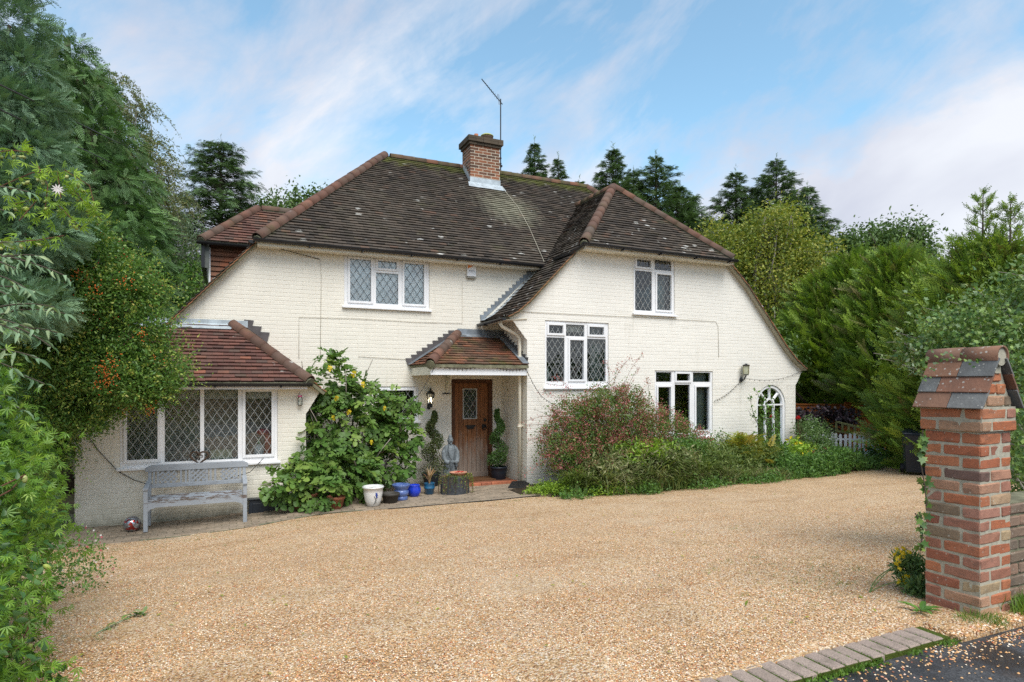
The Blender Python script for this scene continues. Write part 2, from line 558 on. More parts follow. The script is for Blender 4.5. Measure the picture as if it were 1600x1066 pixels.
M["glass"] = m_glass()
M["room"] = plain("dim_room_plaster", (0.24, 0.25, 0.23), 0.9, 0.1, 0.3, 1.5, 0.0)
M["blind"] = plain("cream_roller_blind", (0.62, 0.61, 0.52), 0.8, 0.1, 0.08, 4, 0.0)
M["whiteblind"] = plain("white_window_blind", (0.96, 0.97, 0.98), 0.8, 0.1, 0.05, 2, 0.0)
M["curtain"] = plain("grey_green_curtain", (0.30, 0.36, 0.34), 0.9, 0.1, 0.15, 8, 0.0)
M["soil"] = plain("dark_soil", (0.05, 0.038, 0.026), 0.95, 0.1, 0.4, 12, 0.9)
M["iron"] = plain("black_iron", (0.014, 0.014, 0.015), 0.45, 0.4, 0.3, 20, 0.2)
M["terracotta"] = plain("terracotta", (0.33, 0.13, 0.075), 0.8, 0.2, 0.25, 9, 0.3)
M["bark"] = plain("grey_brown_bark", (0.10, 0.08, 0.06), 0.9, 0.15, 0.4, 18, 0.9)
M["barkpale"] = plain("pale_bark", (0.26, 0.23, 0.19), 0.85, 0.15, 0.4, 10, 0.6)
M["barkred"] = plain("red_brown_twig", (0.12, 0.055, 0.035), 0.8, 0.2, 0.3, 18, 0.3)


def m_gravel():
    g = G("golden_gravel")
    p = g.pos()
    dist = g.n("ShaderNodeVectorMath", operation="LENGTH")
    v = g.n("ShaderNodeTexVoronoi", {"Vector": p, "Scale": 94.0, "Randomness": 1.0})
    r = g.n("ShaderNodeSeparateColor", {"Color": v.outputs["Color"]}).outputs[0]
    c = g.ramp(r, [(0.0, L((146, 114, 78))), (0.2, L((192, 158, 114))), (0.40, L((218, 188, 146))), (0.58, L((204, 164, 114))),
                   (0.70, L((232, 212, 186))), (0.82, L((233, 218, 196))), (0.90, L((192, 128, 82))), (1.0, L((120, 92, 70)))])
    gap = g.step(v.outputs["Distance"], 0.55, 0.95)
    c = g.mix(g.math("MULTIPLY", gap, 0.75), c, L((84, 60, 40)))
    big = g.noise(p, 0.45, 5)
    c = g.mix(g.math("MULTIPLY", g.step(big, 0.45, 0.7), 0.28), c, g.mix(1.0, c, (0.70, 0.60, 0.50), "MULTIPLY"))
    tr_ = g.step(g.noise(g.pos((0.35, 1.6, 1)), 0.9, 5, 0.6), 0.50, 0.66)
    c = g.mix(g.math("MULTIPLY", tr_, 0.42), c, g.mix(1.0, c, (0.74, 0.62, 0.50), "MULTIPLY"))
    pale = g.step(g.noise(p, 0.7, 6, 0.65), 0.52, 0.66)
    c = g.mix(g.math("MULTIPLY", pale, 0.22), c, L((214, 196, 170)))
    fine = g.noise(p, 3.2, 5)
    c = g.mix(g.math("MULTIPLY", g.step(fine, 0.52, 0.7), 0.22), c, L((120, 88, 60)))
    h = g.math("SUBTRACT", 1.0, v.outputs["Distance"])
    return g.pbr(c, 0.75, 0.25, g.bump(h, 0.9, 0.012))


def m_pebble():
    g = G("loose_pebble")
    c = g.ramp(g.rand(), [(0.0, L((146, 114, 78))), (0.2, L((186, 136, 88))), (0.4, L((214, 172, 124))), (0.55, L((202, 148, 92))),
                          (0.70, L((232, 204, 168))), (0.84, L((238, 226, 206))), (0.93, L((190, 100, 55))), (1.0, L((96, 84, 76)))])
    return g.pbr(c, 0.6, 0.3)


def m_tarmac():
    g = G("damp_tarmac")
    p = g.pos()
    v = g.n("ShaderNodeTexVoronoi", {"Vector": p, "Scale": 120.0})
    wet = g.step(g.noise(p, 1.7, 5), 0.5, 0.62)
    c = g.mix(g.n("ShaderNodeSeparateColor", {"Color": v.outputs["Color"]}).outputs[0], (0.028, 0.029, 0.031), (0.085, 0.085, 0.088))
    c = g.mix(wet, c, (0.022, 0.022, 0.024))
    hole = g.math("SUBTRACT", 1.0, g.step(g.noise(p, 2.4, 3), 0.36, 0.44), True)
    c = g.mix(g.math("MULTIPLY", hole, 0.6), c, (0.07, 0.04, 0.022))
    ro = g.math("SUBTRACT", 0.75, g.math("MULTIPLY", wet, 0.42))
    return g.pbr(c, ro, 0.4, g.bump(v.outputs["Distance"], 0.6, 0.006))


def m_paver():
    g = G("drive_paver")
    p = g.pos()
    c = g.ramp(g.rand(), [(0.0, (0.20, 0.155, 0.11)), (0.5, (0.27, 0.21, 0.15)), (1.0, (0.31, 0.24, 0.17))])
    c = g.mix(g.math("MULTIPLY", g.step(g.noise(p, 6, 6, 0.7), 0.5, 0.68), 0.55), c, (0.06, 0.06, 0.035))
    c = g.mix(g.math("MULTIPLY", g.step(g.noise(p, 80, 3), 0.45, 0.7), 0.4), c, (0.33, 0.29, 0.25))
    return g.pbr(c, 0.85, 0.2, g.bump(g.noise(p, 110, 4), 0.6, 0.004))


def m_kerb():
    g = G("speckled_kerb_block")
    p = g.pos()
    c = g.ramp(g.rand(), [(0.0, (0.33, 0.255, 0.205)), (0.5, (0.41, 0.32, 0.26)), (1.0, (0.37, 0.285, 0.235))])
    v = g.n("ShaderNodeTexVoronoi", {"Vector": p, "Scale": 260.0})
    c = g.mix(g.math("MULTIPLY", g.n("ShaderNodeSeparateColor", {"Color": v.outputs["Color"]}).outputs[0], 0.65), c, (0.12, 0.095, 0.085))
    c = g.mix(g.math("MULTIPLY", g.step(g.noise(p, 12, 5), 0.56, 0.7), 0.45), c, (0.13, 0.11, 0.08))
    return g.pbr(c, 0.85, 0.2, g.bump(g.noise(p, 220, 3), 0.6, 0.003))


def m_moss(name="moss", a=(0.035, 0.05, 0.012), b=(0.10, 0.13, 0.02)):
    g = G(name)
    p = g.pos()
    return g.pbr(g.mix(g.noise(p, 40, 5), a, b), 0.95, 0.1, g.bump(g.noise(p, 120, 4), 1.0, 0.01))


M["gravel"], M["pebble"], M["tarmac"], M["paver"], M["kerb"], M["moss"] = m_gravel(), m_pebble(), m_tarmac(), m_paver(), m_kerb(), m_moss()


def m_ground():
    g = G("rough_lawn_soil")
    p = g.pos()
    c = g.mix(g.step(g.noise(p, 1.2, 6), 0.35, 0.65), (0.035, 0.045, 0.015), (0.055, 0.042, 0.028))
    return g.pbr(c, 0.95, 0.1, g.bump(g.noise(p, 25, 6), 0.9, 0.03))


M["ground"] = m_ground()


def m_door():
    g = G("weathered_oak_door")
    p = g.pos((1, 1, 1))
    z = g.n("ShaderNodeSeparateXYZ", {"Vector": p}).outputs[2]
    gr = g.noise(g.pos((34, 34, 1.1)), 2.0, 7, 0.65, 0.4)
    c = g.ramp(gr, [(0.25, (0.11, 0.040, 0.016)), (0.5, (0.25, 0.100, 0.038)), (0.75, (0.36, 0.155, 0.062))])
    c = g.mix(g.math("MULTIPLY", g.rand(), 0.35), c, (0.10, 0.045, 0.022))
    s1 = g.noise(g.pos((16, 16, 2.2)), 1.6, 6, 0.7)
    w = g.step(g.math("SUBTRACT", g.math("MULTIPLY", s1, 1.3), g.math("MULTIPLY", z, 0.62)), 0.05, 0.42)
    c = g.mix(g.math("MULTIPLY", w, 0.8), c, g.mix(gr, (0.13, 0.10, 0.08), (0.46, 0.40, 0.34)))
    return g.pbr(c, 0.6, 0.25, g.bump(gr, 0.5, 0.006))


M["door"] = m_door()
M["doorframe"] = plain("dark_oak_frame", (0.10, 0.042, 0.020), 0.6, 0.25, 0.3, 12, 0.4)
M["greywood"] = None


def m_peel():
    g = G("peeling_grey_paint")
    p = g.pos()
    n = g.noise(g.pos((3, 3, 22)), 2.4, 6, 0.7)
    zz = g.n("ShaderNodeSeparateXYZ", {"Vector": p}).outputs[2]
    seat = g.math("SUBTRACT", 1.0, g.step(g.math("ABSOLUTE", g.math("SUBTRACT", zz, 0.335)), 0.02, 0.06), True)
    fl = g.step(g.math("ADD", n, g.math("MULTIPLY", seat, 0.13)), 0.62, 0.66)
    c = g.mix(g.step(g.noise(p, 3, 4), 0.3, 0.7), (0.27, 0.295, 0.325), (0.33, 0.355, 0.385))
    c = g.mix(fl, c, (0.13, 0.10, 0.085))
    return g.pbr(c, 0.6, 0.25, g.bump(fl, -0.4, 0.004))


M["greywood"] = m_peel()
M["orangefence"] = plain("orange_stained_fence", (0.42, 0.135, 0.035), 0.75, 0.2, 0.3, 5, 0.4)
M["greenwood"] = plain("algae_green_timber", (0.19, 0.19, 0.08), 0.85, 0.1, 0.3, 8, 0.3)
M["picket"] = plain("white_picket_paint", (0.78, 0.79, 0.80), 0.5, 0.3, 0.1, 9, 0.1)
M["bin"] = plain("black_bin_plastic", (0.012, 0.017, 0.026), 0.4, 0.4, 0.25, 3, 0.1)
M["stone"] = plain("grey_cast_stone", (0.20, 0.225, 0.24), 0.85, 0.2, 0.35, 22, 0.6)


def ss(t):
    t = max(0.0, min(1.0, t))
    return t * t * (3 - 2 * t)


def gz(x, y):
    """height of the ground: the drive falls from the road to the house and a little to the left"""
    t = max(0.0, min(1.0, (y - 2.2) / 7.4))
    a = 0.58 * (1 - (0.55 * t + 0.45 * ss(t)))
    return a - 0.11 * ss((1.8 - x) / 2.6) * ss((y - 4) / 5.0)

# ------------------------------------------------------------------ ground, drive, road, paving, kerb
def sheet(name, us, lo, hi, nv, off, mat, kind="structure", noise=0.0):
    V, F = [], []
    for x in us:
        a, b = lo(x), hi(x)
        for j in range(nv + 1):
            y = a + (b - a) * j / nv
            V.append((x, y, gz(x, y) + off + noise * (math.sin(x * 5.1 + y * 2.3) + math.sin(x * 1.7 - y * 4.9)) * 0.5))
    for i in range(len(us) - 1):
        for j in range(nv):
            a = i * (nv + 1) + j
            F.append((a, a + nv + 1, a + nv + 2, a + 1))
    me = bpy.data.meshes.new(name)
    if name == "gravel_drive":          # the edge drops down behind the kerb and to the tarmac
        b0 = len(V)
        for i in range(len(us)):
            x, y, z = V[i * (nv + 1)]
            V.append((x, y - 0.01, z - 0.13))
        for i in range(len(us) - 1):
            F.append((i * (nv + 1), b0 + i, b0 + i + 1, (i + 1) * (nv + 1)))
    me.from_pydata(V, [], F)
    me.materials.append(mat)
    smooth(me)
    me.update()
    o = new(name, me)
    tag(o, kind=kind)
    return o


def lin(a, b, n):
    return [a + (b - a) * i / n for i in range(n + 1)]


def interp(pts):
    xs_ = [p[0] for p in pts]
    ys_ = [p[1] for p in pts]
    return lambda x: float(np.interp(x, xs_, ys_))


gx = lin(-600, -30, 6)[:-1] + lin(-30, 30, 60)[:-1] + lin(30, 600, 6)
gy = lin(-600, -20, 5)[:-1] + lin(-20, 30, 50)[:-1] + lin(30, 800, 8)
V_, F_ = [], []
for x in gx:
    for y in gy:
        V_.append((x, y, gz(x, y) - 0.10))
for i in range(len(gx) - 1):
    for j in range(len(gy) - 1):
        a = i * len(gy) + j
        F_.append((a, a + len(gy), a + len(gy) + 1, a + 1))
me = bpy.data.meshes.new("ground")
me.from_pydata(V_, [], F_)
me.materials.append(M["ground"])
smooth(me)
tag(new("ground", me), kind="structure")

paveE = interp([(-2.4, 9.5), (-1.8, 9.56), (0.35, 9.67), (1.29, 9.86), (2.44, 9.74), (4.0, 9.72), (5.3, 9.80)])
bedE = interp([(-3.2, 9.4), (-1.8, 9.56), (0.35, 9.67), (1.29, 9.86), (2.44, 9.74), (4.0, 9.72), (4.84, 9.75), (5.5, 9.40), (6.14, 9.2), (7.09, 9.15), (8.17, 9.15),
               (9.5, 9.2), (10.7, 9.25), (11.6, 9.1), (12.4, 9.4), (13.7, 9.9), (15.2, 10.2), (17, 10.0)])
drive_lo = interp([(-3.2, 2.3), (3.765, 2.3), (3.77, 2.10), (5.6, 2.06), (5.605, 2.9), (17, 3.2)])
sheet("gravel_drive", sorted(lin(-3.2, 17.0, 120) + [3.765, 3.77, 5.6, 5.605]), drive_lo, lambda x: bedE(x) + 0.25, 60, 0.0, M["gravel"], noise=0.006)
sheet("road", lin(-30, 30, 60), lambda x: -3.2, lambda x: 2.14, 12, -0.045, M["tarmac"])
sheet("flower_bed", lin(4.75, 13.5, 50), lambda x: bedE(x) + 0.02, lambda x: 10.9, 10, 0.02, M["soil"], noise=0.03)

# loose stones: raised pebbles over the near drive and strewn on the tarmac
PV = np.array([[1, 0, 0], [0, 1, 0], [-1, 0, 0], [0, -1, 0], [0, 0, 0.75], [0, 0, -0.4]], float)
PF = np.array([[0, 1, 4], [1, 2, 4], [2, 3, 4], [3, 0, 4]])


def rotz(a):
    c, s = np.cos(a), np.sin(a)
    o = np.zeros_like(a)
    i = np.ones_like(a)
    return np.stack([np.stack([c, -s, o], -1), np.stack([s, c, o], -1), np.stack([o, o, i], -1)], -2)


def pebbles(name, P, smin, smax):
    n = len(P)
    S = rng.uniform(smin, smax, (n, 1)) * rng.uniform(0.65, 1.25, (n, 3))
    T = PV[None] * S[:, None, :] + rng.normal(0, 0.0009, (n, 6, 3))
    T = np.einsum("nij,nkj->nki", rotz(rng.uniform(0, 6.28, n)), T) + P[:, None, :]
    F = PF[None] + 6 * np.arange(n)[:, None, None]
    o = new(name, np_mesh(name, T.reshape(-1, 3), F.reshape(-1, 3), M["pebble"]))
    tag(o, kind="stuff")
    return o


n = 90000
d = 2.9 + 5.5 * rng.random(n) ** 1.5
t = rng.uniform(-0.86, 0.86, n)
px_, py_ = d * (SA + t * CA), d * (CA - t * SA)
k = (py_ > 2.32) & (px_ > -2.6) & ~((px_ > 4.1) & (px_ < 4.5) & (py_ < 2.56))
px_, py_ = px_[k], py_[k]
pz_ = np.array([gz(a, b) for a, b in zip(px_, py_)]) + 0.002
tag(pebbles("loose_gravel", np.stack([px_, py_, pz_], 1), 0.003, 0.0062),
    "loose golden pebbles lying over the near part of the drive", "gravel")
n = 2300
x_ = rng.uniform(1.9, 6.5, n)
y_ = 2.115 - np.abs(rng.normal(0, 0.16, n)) - rng.random(n) * 0.02
far = rng.random(n) < 0.10
y_[far] = rng.uniform(1.2, 2.05, far.sum())
near_pier = rng.random(n) < 0.55
x_[near_pier] = rng.normal(4.25, 0.40, near_pier.sum())
y_[near_pier] = 2.15 - np.abs(rng.normal(0, 0.085, near_pier.sum()))
z_ = np.array([gz(a, b) for a, b in zip(x_, y_)]) - np.where((x_ > 3.72) & (y_ > 2.06), -0.002, 0.042)
tag(pebbles("strewn_gravel", np.stack([x_, y_, z_], 1), 0.004, 0.0085),
    "pebbles spilled from the drive onto the dark tarmac beside the kerb", "gravel")


def block(sx, sy, sz, r=0.006, seed=0):
    """a worn brick or block, its top edge softly chamfered; origin in the middle of its foot"""
    rr = random.Random(seed)
    j = lambda: rr.uniform(-0.0012, 0.0012)
    a, b = sx / 2, sy / 2
    lo = [(-a, -b), (a, -b), (a, b), (-a, b)]
    v = [(x, y, 0) for x, y in lo] + [(x + j(), y + j(), sz - r) for x, y in lo] + \
        [(x * (1 - r / a) + j(), y * (1 - r / b) + j(), sz + j()) for x, y in lo]
    f = [(8, 9, 10, 11)]
    for q in (0, 4):
        for i in range(4):
            j2 = (i + 1) % 4
            f.append((q + i, q + j2, q + 4 + j2, q + 4 + i))
    return v, f


def block_mesh(name, sx, sy, sz, mat, r=0.006, seed=0):
    v, f = block(sx, sy, sz, r, seed)
    me = bpy.data.meshes.new(name)
    me.from_pydata(v, [], f)
    me.materials.append(mat)
    return me


# kerb of blocks on edge between the drive and the road
kerb = tag(thing("kerb", (2.6, 2.2, 0.57), "row of speckled grey pink blocks edging the drive beside the tarmac", "kerb"), kind="structure")
kb = [block_mesh("kerb_block", 0.089, 0.195, 0.10, M["kerb"], 0.007, s) for s in range(4)]
x = -0.6
while x < 3.66:
    y = 2.228 + random.uniform(-0.003, 0.003)
    Mx = Matrix.Translation((x + 0.05, y, gz(x, y) - 0.108 + random.uniform(-0.003, 0.003))) @ Matrix.Rotation(R(random.uniform(-1.2, 1.2)), 4, "Z") @ Matrix.Rotation(R(random.uniform(-1.5, 1.5)), 4, "Y")
    inst("brick", random.choice(kb), Mx, kerb)
    x += 0.1015
mm = MB().box(-0.62, 3.72, 2.128, 2.328, 0.45, 0.5625)
mm.build("moss_joint", M["moss"], kerb)

# block paving in front of the house
paving = tag(thing("paving", (2.0, 10.5, 0.0), "small brown block paving between the gravel and the house wall", "paving"), kind="structure")
pb = [block_mesh("paver", 0.194, 0.094, 0.05, M["paver"], 0.006, 40 + s) for s in range(4)]
pts = []
row = 0
y = 9.5
while y < 12.0:
    x = -2.3 + (0.1 if row % 2 else 0)
    while x < 5.28:
        back = 10.72 if x < 1.2 else (11.13 if x > 4.1 else 11.98)
        if y > paveE(x) and y < back:
            pts.append((x, y))
        x += 0.2
    y += 0.1
    row += 1
vis = sorted(pts, key=lambda p: p[1] * CA + p[0] * SA)
joined = MB()
for i, (x, y) in enumerate(vis):
    z = gz(x, y) - 0.035 + random.uniform(-0.004, 0.004)
    Mx = Matrix.Translation((x, y, z)) @ Matrix.Rotation(R(random.uniform(-1.5, 1.5)), 4, "Z") @ Matrix.Rotation(R(random.uniform(-1, 1)), 4, "X")
    if i < 300:
        inst("paver", random.choice(pb), Mx, paving)
    else:
        v, f = block(0.194, 0.094, 0.05, 0.006, i)
        b = len(joined.v)
        joined.v += [tuple(Mx @ Vector(q)) for q in v]
        joined.f += [tuple(b + q for q in ff) for ff in f]
tag(joined.build("paving_rest", M["paver"], paving), kind="stuff")
jb = MB()
for a, b in zip(lin(-2.4, 5.28, 30)[:-1], lin(-2.4, 5.28, 30)[1:]):
    jb.quad((a, paveE(a) - 0.02, gz(a, 9.7) + 0.004), (b, paveE(b) - 0.02, gz(b, 9.7) + 0.004), (b, 12, gz(b, 12) + 0.004), (a, 12, gz(a, 12) + 0.004))
jb.build("joint_sand", M["mortardark"], paving)
ed = MB()
ed.tube([(x, paveE(x) - 0.03, gz(x, 9.7) + 0.012) for x in lin(2.3, 5.4, 14)], 0.006, 6)
ed.build("edging_strip", M["iron"], paving)

# ------------------------------------------------------------------ the house
cot = thing("cottage", (5.2, 12.0, 0.0), "cream painted brick cottage with dark tiled hipped roofs and brick chimney", "house")
FV, MV = 10.75, 12.0


def courses(name, mat, mort, fmap, prof, z0, z1, ops=(), parent=None, indiv=False, seed=1, arch=None, jamb=0.1):
    rr = random.Random(seed)
    CH, BH = 0.075, 0.066
    cuts = set()
    for o in ops:
        cuts |= {o[2], o[3]}
    if arch:
        cx, rad, zs, za0 = arch
        cuts |= {za0, zs}
        z = zs
        while z < zs + rad:
            cuts.add(round(z, 4))
            z += 0.02
        cuts.add(zs + rad)
    k0, k1 = int(math.floor(z0 / CH)), int(math.ceil(z1 / CH))
    mo, br = MB(), MB()
    nobj = 0

    def ivals(z):
        a, b = prof(z)
        iv = [(a, b)]
        hs = [(o[0], o[1]) for o in ops if o[2] < z < o[3]]
        if arch and za0 < z < zs + rad:
            h = rad if z < zs else math.sqrt(max(0, rad * rad - (z - zs) ** 2))
            hs.append((cx - h, cx + h))
        for h0, h1 in hs:
            ni = []
            for a, b in iv:
                if h1 <= a or h0 >= b:
                    ni.append((a, b))
                else:
                    if h0 > a: ni.append((a, h0))
                    if h1 < b: ni.append((h1, b))
            iv = ni
        return iv

    for k in range(k0, k1):
        zb0, zb1 = max(z0, k * CH), min(z1, (k + 1) * CH)
        if zb1 - zb0 < 0.004: continue
        lines = sorted({zb0, zb1, min(zb1, k * CH + BH)} | {c for c in cuts if zb0 < c < zb1})
        prot = 0.0024
        off = (k % 2) * 0.1125 + rr.uniform(-0.008, 0.008)
        # brick edges over the course
        a0, b0 = prof((zb0 + zb1) / 2)
        edges = []
        s = math.floor(a0 / 0.225) * 0.225 - 0.225 + off
        while s < b0 + 0.3:
            edges.append(s)
            s += 0.225 if rr.random() > 0.12 else 0.1125
        jit = {e: rr.uniform(0, 0.0018) for e in edges}
        for za, zb in zip(lines[:-1], lines[1:]):
            if zb - za < 0.003: continue
            zm = (za + zb) / 2
            for a, b in ivals(zm):
                pa, pb2 = prof(zm)
                def le(z): return prof(z)[0] if abs(a - pa) < 1e-9 else a
                def re(z): return prof(z)[1] if abs(b - pb2) < 1e-9 else b
                mo.quad(fmap(le(za), za, 0), fmap(re(za), za, 0), fmap(re(zb), zb, 0), fmap(le(zb), zb, 0))
                if zm > k * CH + BH: continue
                for e0, e1 in zip(edges[:-1], edges[1:]):
                    c0, c1 = e0 + 0.001, e1 - 0.001
                    if c1 <= a or c0 >= b: continue
                    L0, L1 = max(c0, le(za)), max(c0, le(zb))
                    R0, R1 = min(c1, re(za)), min(c1, re(zb))
                    if R0 - L0 < 0.015 or R1 - L1 < 0.015: continue
                    dd = prot + jit[e0]
                    t = MB() if indiv else br
                    P = [fmap(L0, za, 0), fmap(R0, za, 0), fmap(R1, zb, 0), fmap(L1, zb, 0)]
                    e_ = 0.003
                    Q = [fmap(L0 + 0.0018, za + e_, dd), fmap(R0 - 0.0018, za + e_, dd), fmap(R1 - 0.0018, zb - e_, dd), fmap(L1 + 0.0018, zb - e_, dd)]
                    bq = len(t.v)
                    t.v += P + Q
                    t.f += [(bq + 4, bq + 5, bq + 6, bq + 7)] + [(bq + i, bq + (i + 1) % 4, bq + 4 + (i + 1) % 4, bq + 4 + i) for i in range(4)]
                    if indiv:
                        t.build("brick", mat, parent)
                        nobj += 1
    for o in ops:
        a, b, c, d_ = o[:4]
        for s0, q0, s1, q1 in ((a, c, a, d_), (b, c, b, d_), (a, d_, b, d_), (a, c, b, c)):
            mo.quad(fmap(s0, q0, 0.004), fmap(s1, q1, 0.004), fmap(s1, q1, -jamb), fmap(s0, q0, -jamb))
    if arch:
        cx, rad, zs, za0 = arch
        P = [(cx - rad, za0), (cx - rad, zs)] + [(cx - rad * math.cos(a), zs + rad * math.sin(a)) for a in lin(0, math.pi, 24)] + [(cx + rad, zs), (cx + rad, za0)]
        for (s0, q0), (s1, q1) in zip(P[:-1], P[1:]):
            mo.quad(fmap(s0, q0, 0.004), fmap(s1, q1, 0.004), fmap(s1, q1, -jamb), fmap(s0, q0, -jamb))
    w = mo.build("wall", mort, parent)
    if not indiv:
        tag(br.build("brickwork", mat, parent), kind="stuff")
    return nobj


def front(v):
    return lambda s, z, d: (s, v - d, z)


mainL = lambda z: max(-2.1, 0.45 - (4.55 - z) / 1.1) if z < 4.55 else 0.45
main_ops = [(1.99, 3.68, 3.49, 4.495), (4.15, 5.07, -0.3, 2.10), (2.62, 3.45, 1.25, 1.95)]
courses("main", M["cream"], M["cream"], front(MV), lambda z: (mainL(z), 5.3 if z < 3.33 else 4.99 + (z - 3.38) + 0.2), -0.3, 4.52, main_ops, cot, seed=3)

vL = [(3.27, 4.86), (3.36, 5.03), (3.56, 5.27), (3.93, 5.62), (4.36, 6.05), (4.74, 6.42)]
vR = [(2.34, 12.78), (2.56, 12.45), (2.87, 12.12), (3.44, 11.6), (4.22, 10.92), (4.74, 10.36)]


def wingprof(z):
    if z < 2.88: a = 5.27
    elif z < 3.27: a = 5.27 - 0.062 * (1 + math.floor((z - 2.88) / 0.075))
    else: a = float(np.interp(z, [p[0] for p in vL], [p[1] for p in vL]))
    if z < 1.98: b = 12.57
    elif z < 2.34: b = 12.57 + 0.045 * (1 + math.floor((z - 1.98) / 0.075))
    else: b = float(np.interp(z, [p[0] for p in vR], [p[1] for p in vR]))
    return a, b


wing_ops = [(5.66, 7.15, 1.93, 3.26), (8.33, 9.95, 0.82, 2.29), (7.78, 8.87, 3.50, 4.72)]
courses("wing", M["white"], M["white"], front(FV), wingprof, -0.3, 4.76, wing_ops, cot, seed=5, arch=(11.755, 0.475, 1.50, 0.02))
courses("bay", M["cream"], M["cream"], front(FV), lambda z: (-2.04, 1.16 if z < 1.55 else 1.16 + 0.045 * (1 + math.floor((z - 1.55) / 0.075))),
        -0.3, 1.97, [(-1.48, 0.72, 0.74, 1.945)], cot, indiv=True, seed=9)
# side wall of the wing beside the door (faces left)
courses("side", M["cream"], M["cream"], lambda s, z, d: (5.27 - d, s, z), lambda z: (10.75, 12.0), -0.3, 3.3, (), cot, seed=11)

# plain walls out of sight of the road
ow = MB()
ow.box(-2.1, -2.0, 12.05, 18.0, -0.3, 1.75)
ow.prism([(-2.1, 18.0, -0.3), (12.1, 18.0, -0.3), (12.1, 18.0, 4.5), (0.6, 18.0, 4.5), (-2.1, 18.0, 1.6)], (0, 0.1, 0))
ow.box(11.65, 11.75, 12.1, 18.0, -0.3, 4.5)
ow.box(12.45, 12.56, 10.76, 12.1, -0.3, 2.3)
ow.box(-2.03, -1.93, 10.76, 12.0, -0.3, 1.97)
ow.box(1.06, 1.155, 10.76, 12.0, -0.3, 1.97)
ow.quad((10.0, 12.1, -0.3), (11.7, 12.1, -0.3), (11.7, 12.1, 4.5), (10.0, 12.1, 4.5))
ow.build("outer_wall", M["cream"], cot)


def lattice(mb, xa, xb, za, zb, v, dx, dz, w=0.006):
    sl = dz / dx
    off = w / 2 * math.sqrt(1 + sl * sl)
    for sgn in (1, -1):
        c = -50
        zc_, xc_ = (za + zb) / 2, (xa + xb) / 2
        for k in range(-40, 41):
            z_mid = zc_ + k * dz + dz / 2          # height of the line over xc_
            # points where the line is inside the cell
            xs_ = [xa, xb]
            P = []
            for x in (xa, xb):
                z = z_mid + sgn * sl * (x - xc_)
                P.append((x, z))
            (x0, z0), (x1, z1) = P
            def clip(zlim, hi):
                nonlocal x0, z0, x1, z1
                i0 = (z0 > zlim) if hi else (z0 < zlim)
                i1 = (z1 > zlim) if hi else (z1 < zlim)
                if i0 and i1: return False
                if i0 or i1:
                    t = (zlim - z0) / (z1 - z0)
                    xi = x0 + t * (x1 - x0)
                    if i0: x0, z0 = xi, zlim
                    else: x1, z1 = xi, zlim
                return True
            if not clip(zb, True) or not clip(za, False): continue
            if abs(x1 - x0) < 0.01: continue
            mb.quad((x0, v, z0 - off), (x1, v, z1 - off), (x1, v, z1 + off), (x0, v, z0 + off))
            mb.quad((x0, v + 0.012, z0 - off), (x1, v + 0.012, z1 - off), (x1, v + 0.012, z1 + off), (x0, v + 0.012, z0 + off))


def window(x0, x1, z0, z1, v, cells, came="came", dx=0.14, dz=0.2, rec=0.02, sill=0.06, latt=True, label=None, sash=0.042):
    w = bpy.data.objects.new("window", None)
    w.empty_display_size = 0.2
    col.objects.link(w)
    w.parent = cot
    org = Vector(((x0 + x1) / 2, v, z0))
    w.location = org - wl(cot)
    W[w.name] = org
    if label: w["label"] = label
    e = 0.0015
    x0 += e; x1 -= e; z0 += e; z1 -= e
    fx = sorted({x0, x1} | {c[0] for c in cells} | {c[1] for c in cells})
    fz = sorted({z0, z1} | {c[2] for c in cells} | {c[3] for c in cells})
    fr = MB()
    for a, b in zip(fx[:-1], fx[1:]):
        run = None
        for c, d_ in zip(fz[:-1], fz[1:]):
            xm, zm = (a + b) / 2, (c + d_) / 2
            inside = any(q[0] < xm < q[1] and q[2] < zm < q[3] for q in cells)
            if inside:
                if run: fr.box(a, b, v + rec, v + rec + 0.06, run[0], run[1]); run = None
            else:
                run = (run[0], d_) if run else (c, d_)
        if run: fr.box(a, b, v + rec, v + rec + 0.06, run[0], run[1])
    fr.build("frame", M["trim"], w)
    for c in cells:
        a, b, c0, c1, kind = c
        if kind == "s":
            s = MB()
            y0_, y1_ = v + rec - 0.022, v + rec - 0.001
            s.box(a - sash, a, y0_, y1_, c0 - sash, c1 + sash)
            s.box(b, b + sash, y0_, y1_, c0 - sash, c1 + sash)
            s.box(a, b, y0_, y1_, c0 - sash, c0)
            s.box(a, b, y0_, y1_, c1, c1 + sash)
            s.build("sash", M["trim"], w, bevel=0.003)
        MB().quad((a, v + rec + 0.03, c0), (b, v + rec + 0.03, c0), (b, v + rec + 0.03, c1), (a, v + rec + 0.03, c1)).build("pane", M["glass"], w)
        if latt:
            lm = MB()
            lattice(lm, a, b, c0, c1, v + rec + 0.024, dx, dz)
            lm.build("diamond_lattice", M[came], w)
    if sill:
        s = MB()
        s.prism([(x0 - 0.04, v - sill, z0 - 0.035), (x0 - 0.04, v - sill, z0 - 0.008), (x0 - 0.04, v + 0.03, z0 + 0.012), (x0 - 0.04, v + 0.03, z0 - 0.035)], (x1 - x0 + 0.08, 0, 0))
        s.build("sill", M["trim"], w)
    return w


def room(x0, x1, y0, y1, z0, z1, mat="room"):
    r = MB()
    r.quad((x0, y1, z0), (x1, y1, z0), (x1, y1, z1), (x0, y1, z1))
    r.quad((x0, y0, z0), (x0, y1, z0), (x0, y1, z1), (x0, y0, z1))
    r.quad((x1, y0, z0), (x1, y1, z0), (x1, y1, z1), (x1, y0, z1))
    r.quad((x0, y0, z0), (x1, y0, z0), (x1, y1, z0), (x0, y1, z0))
    r.quad((x0, y0, z1), (x1, y0, z1), (x1, y1, z1), (x0, y1, z1))
    return r.build("room_wall", M[mat], cot)


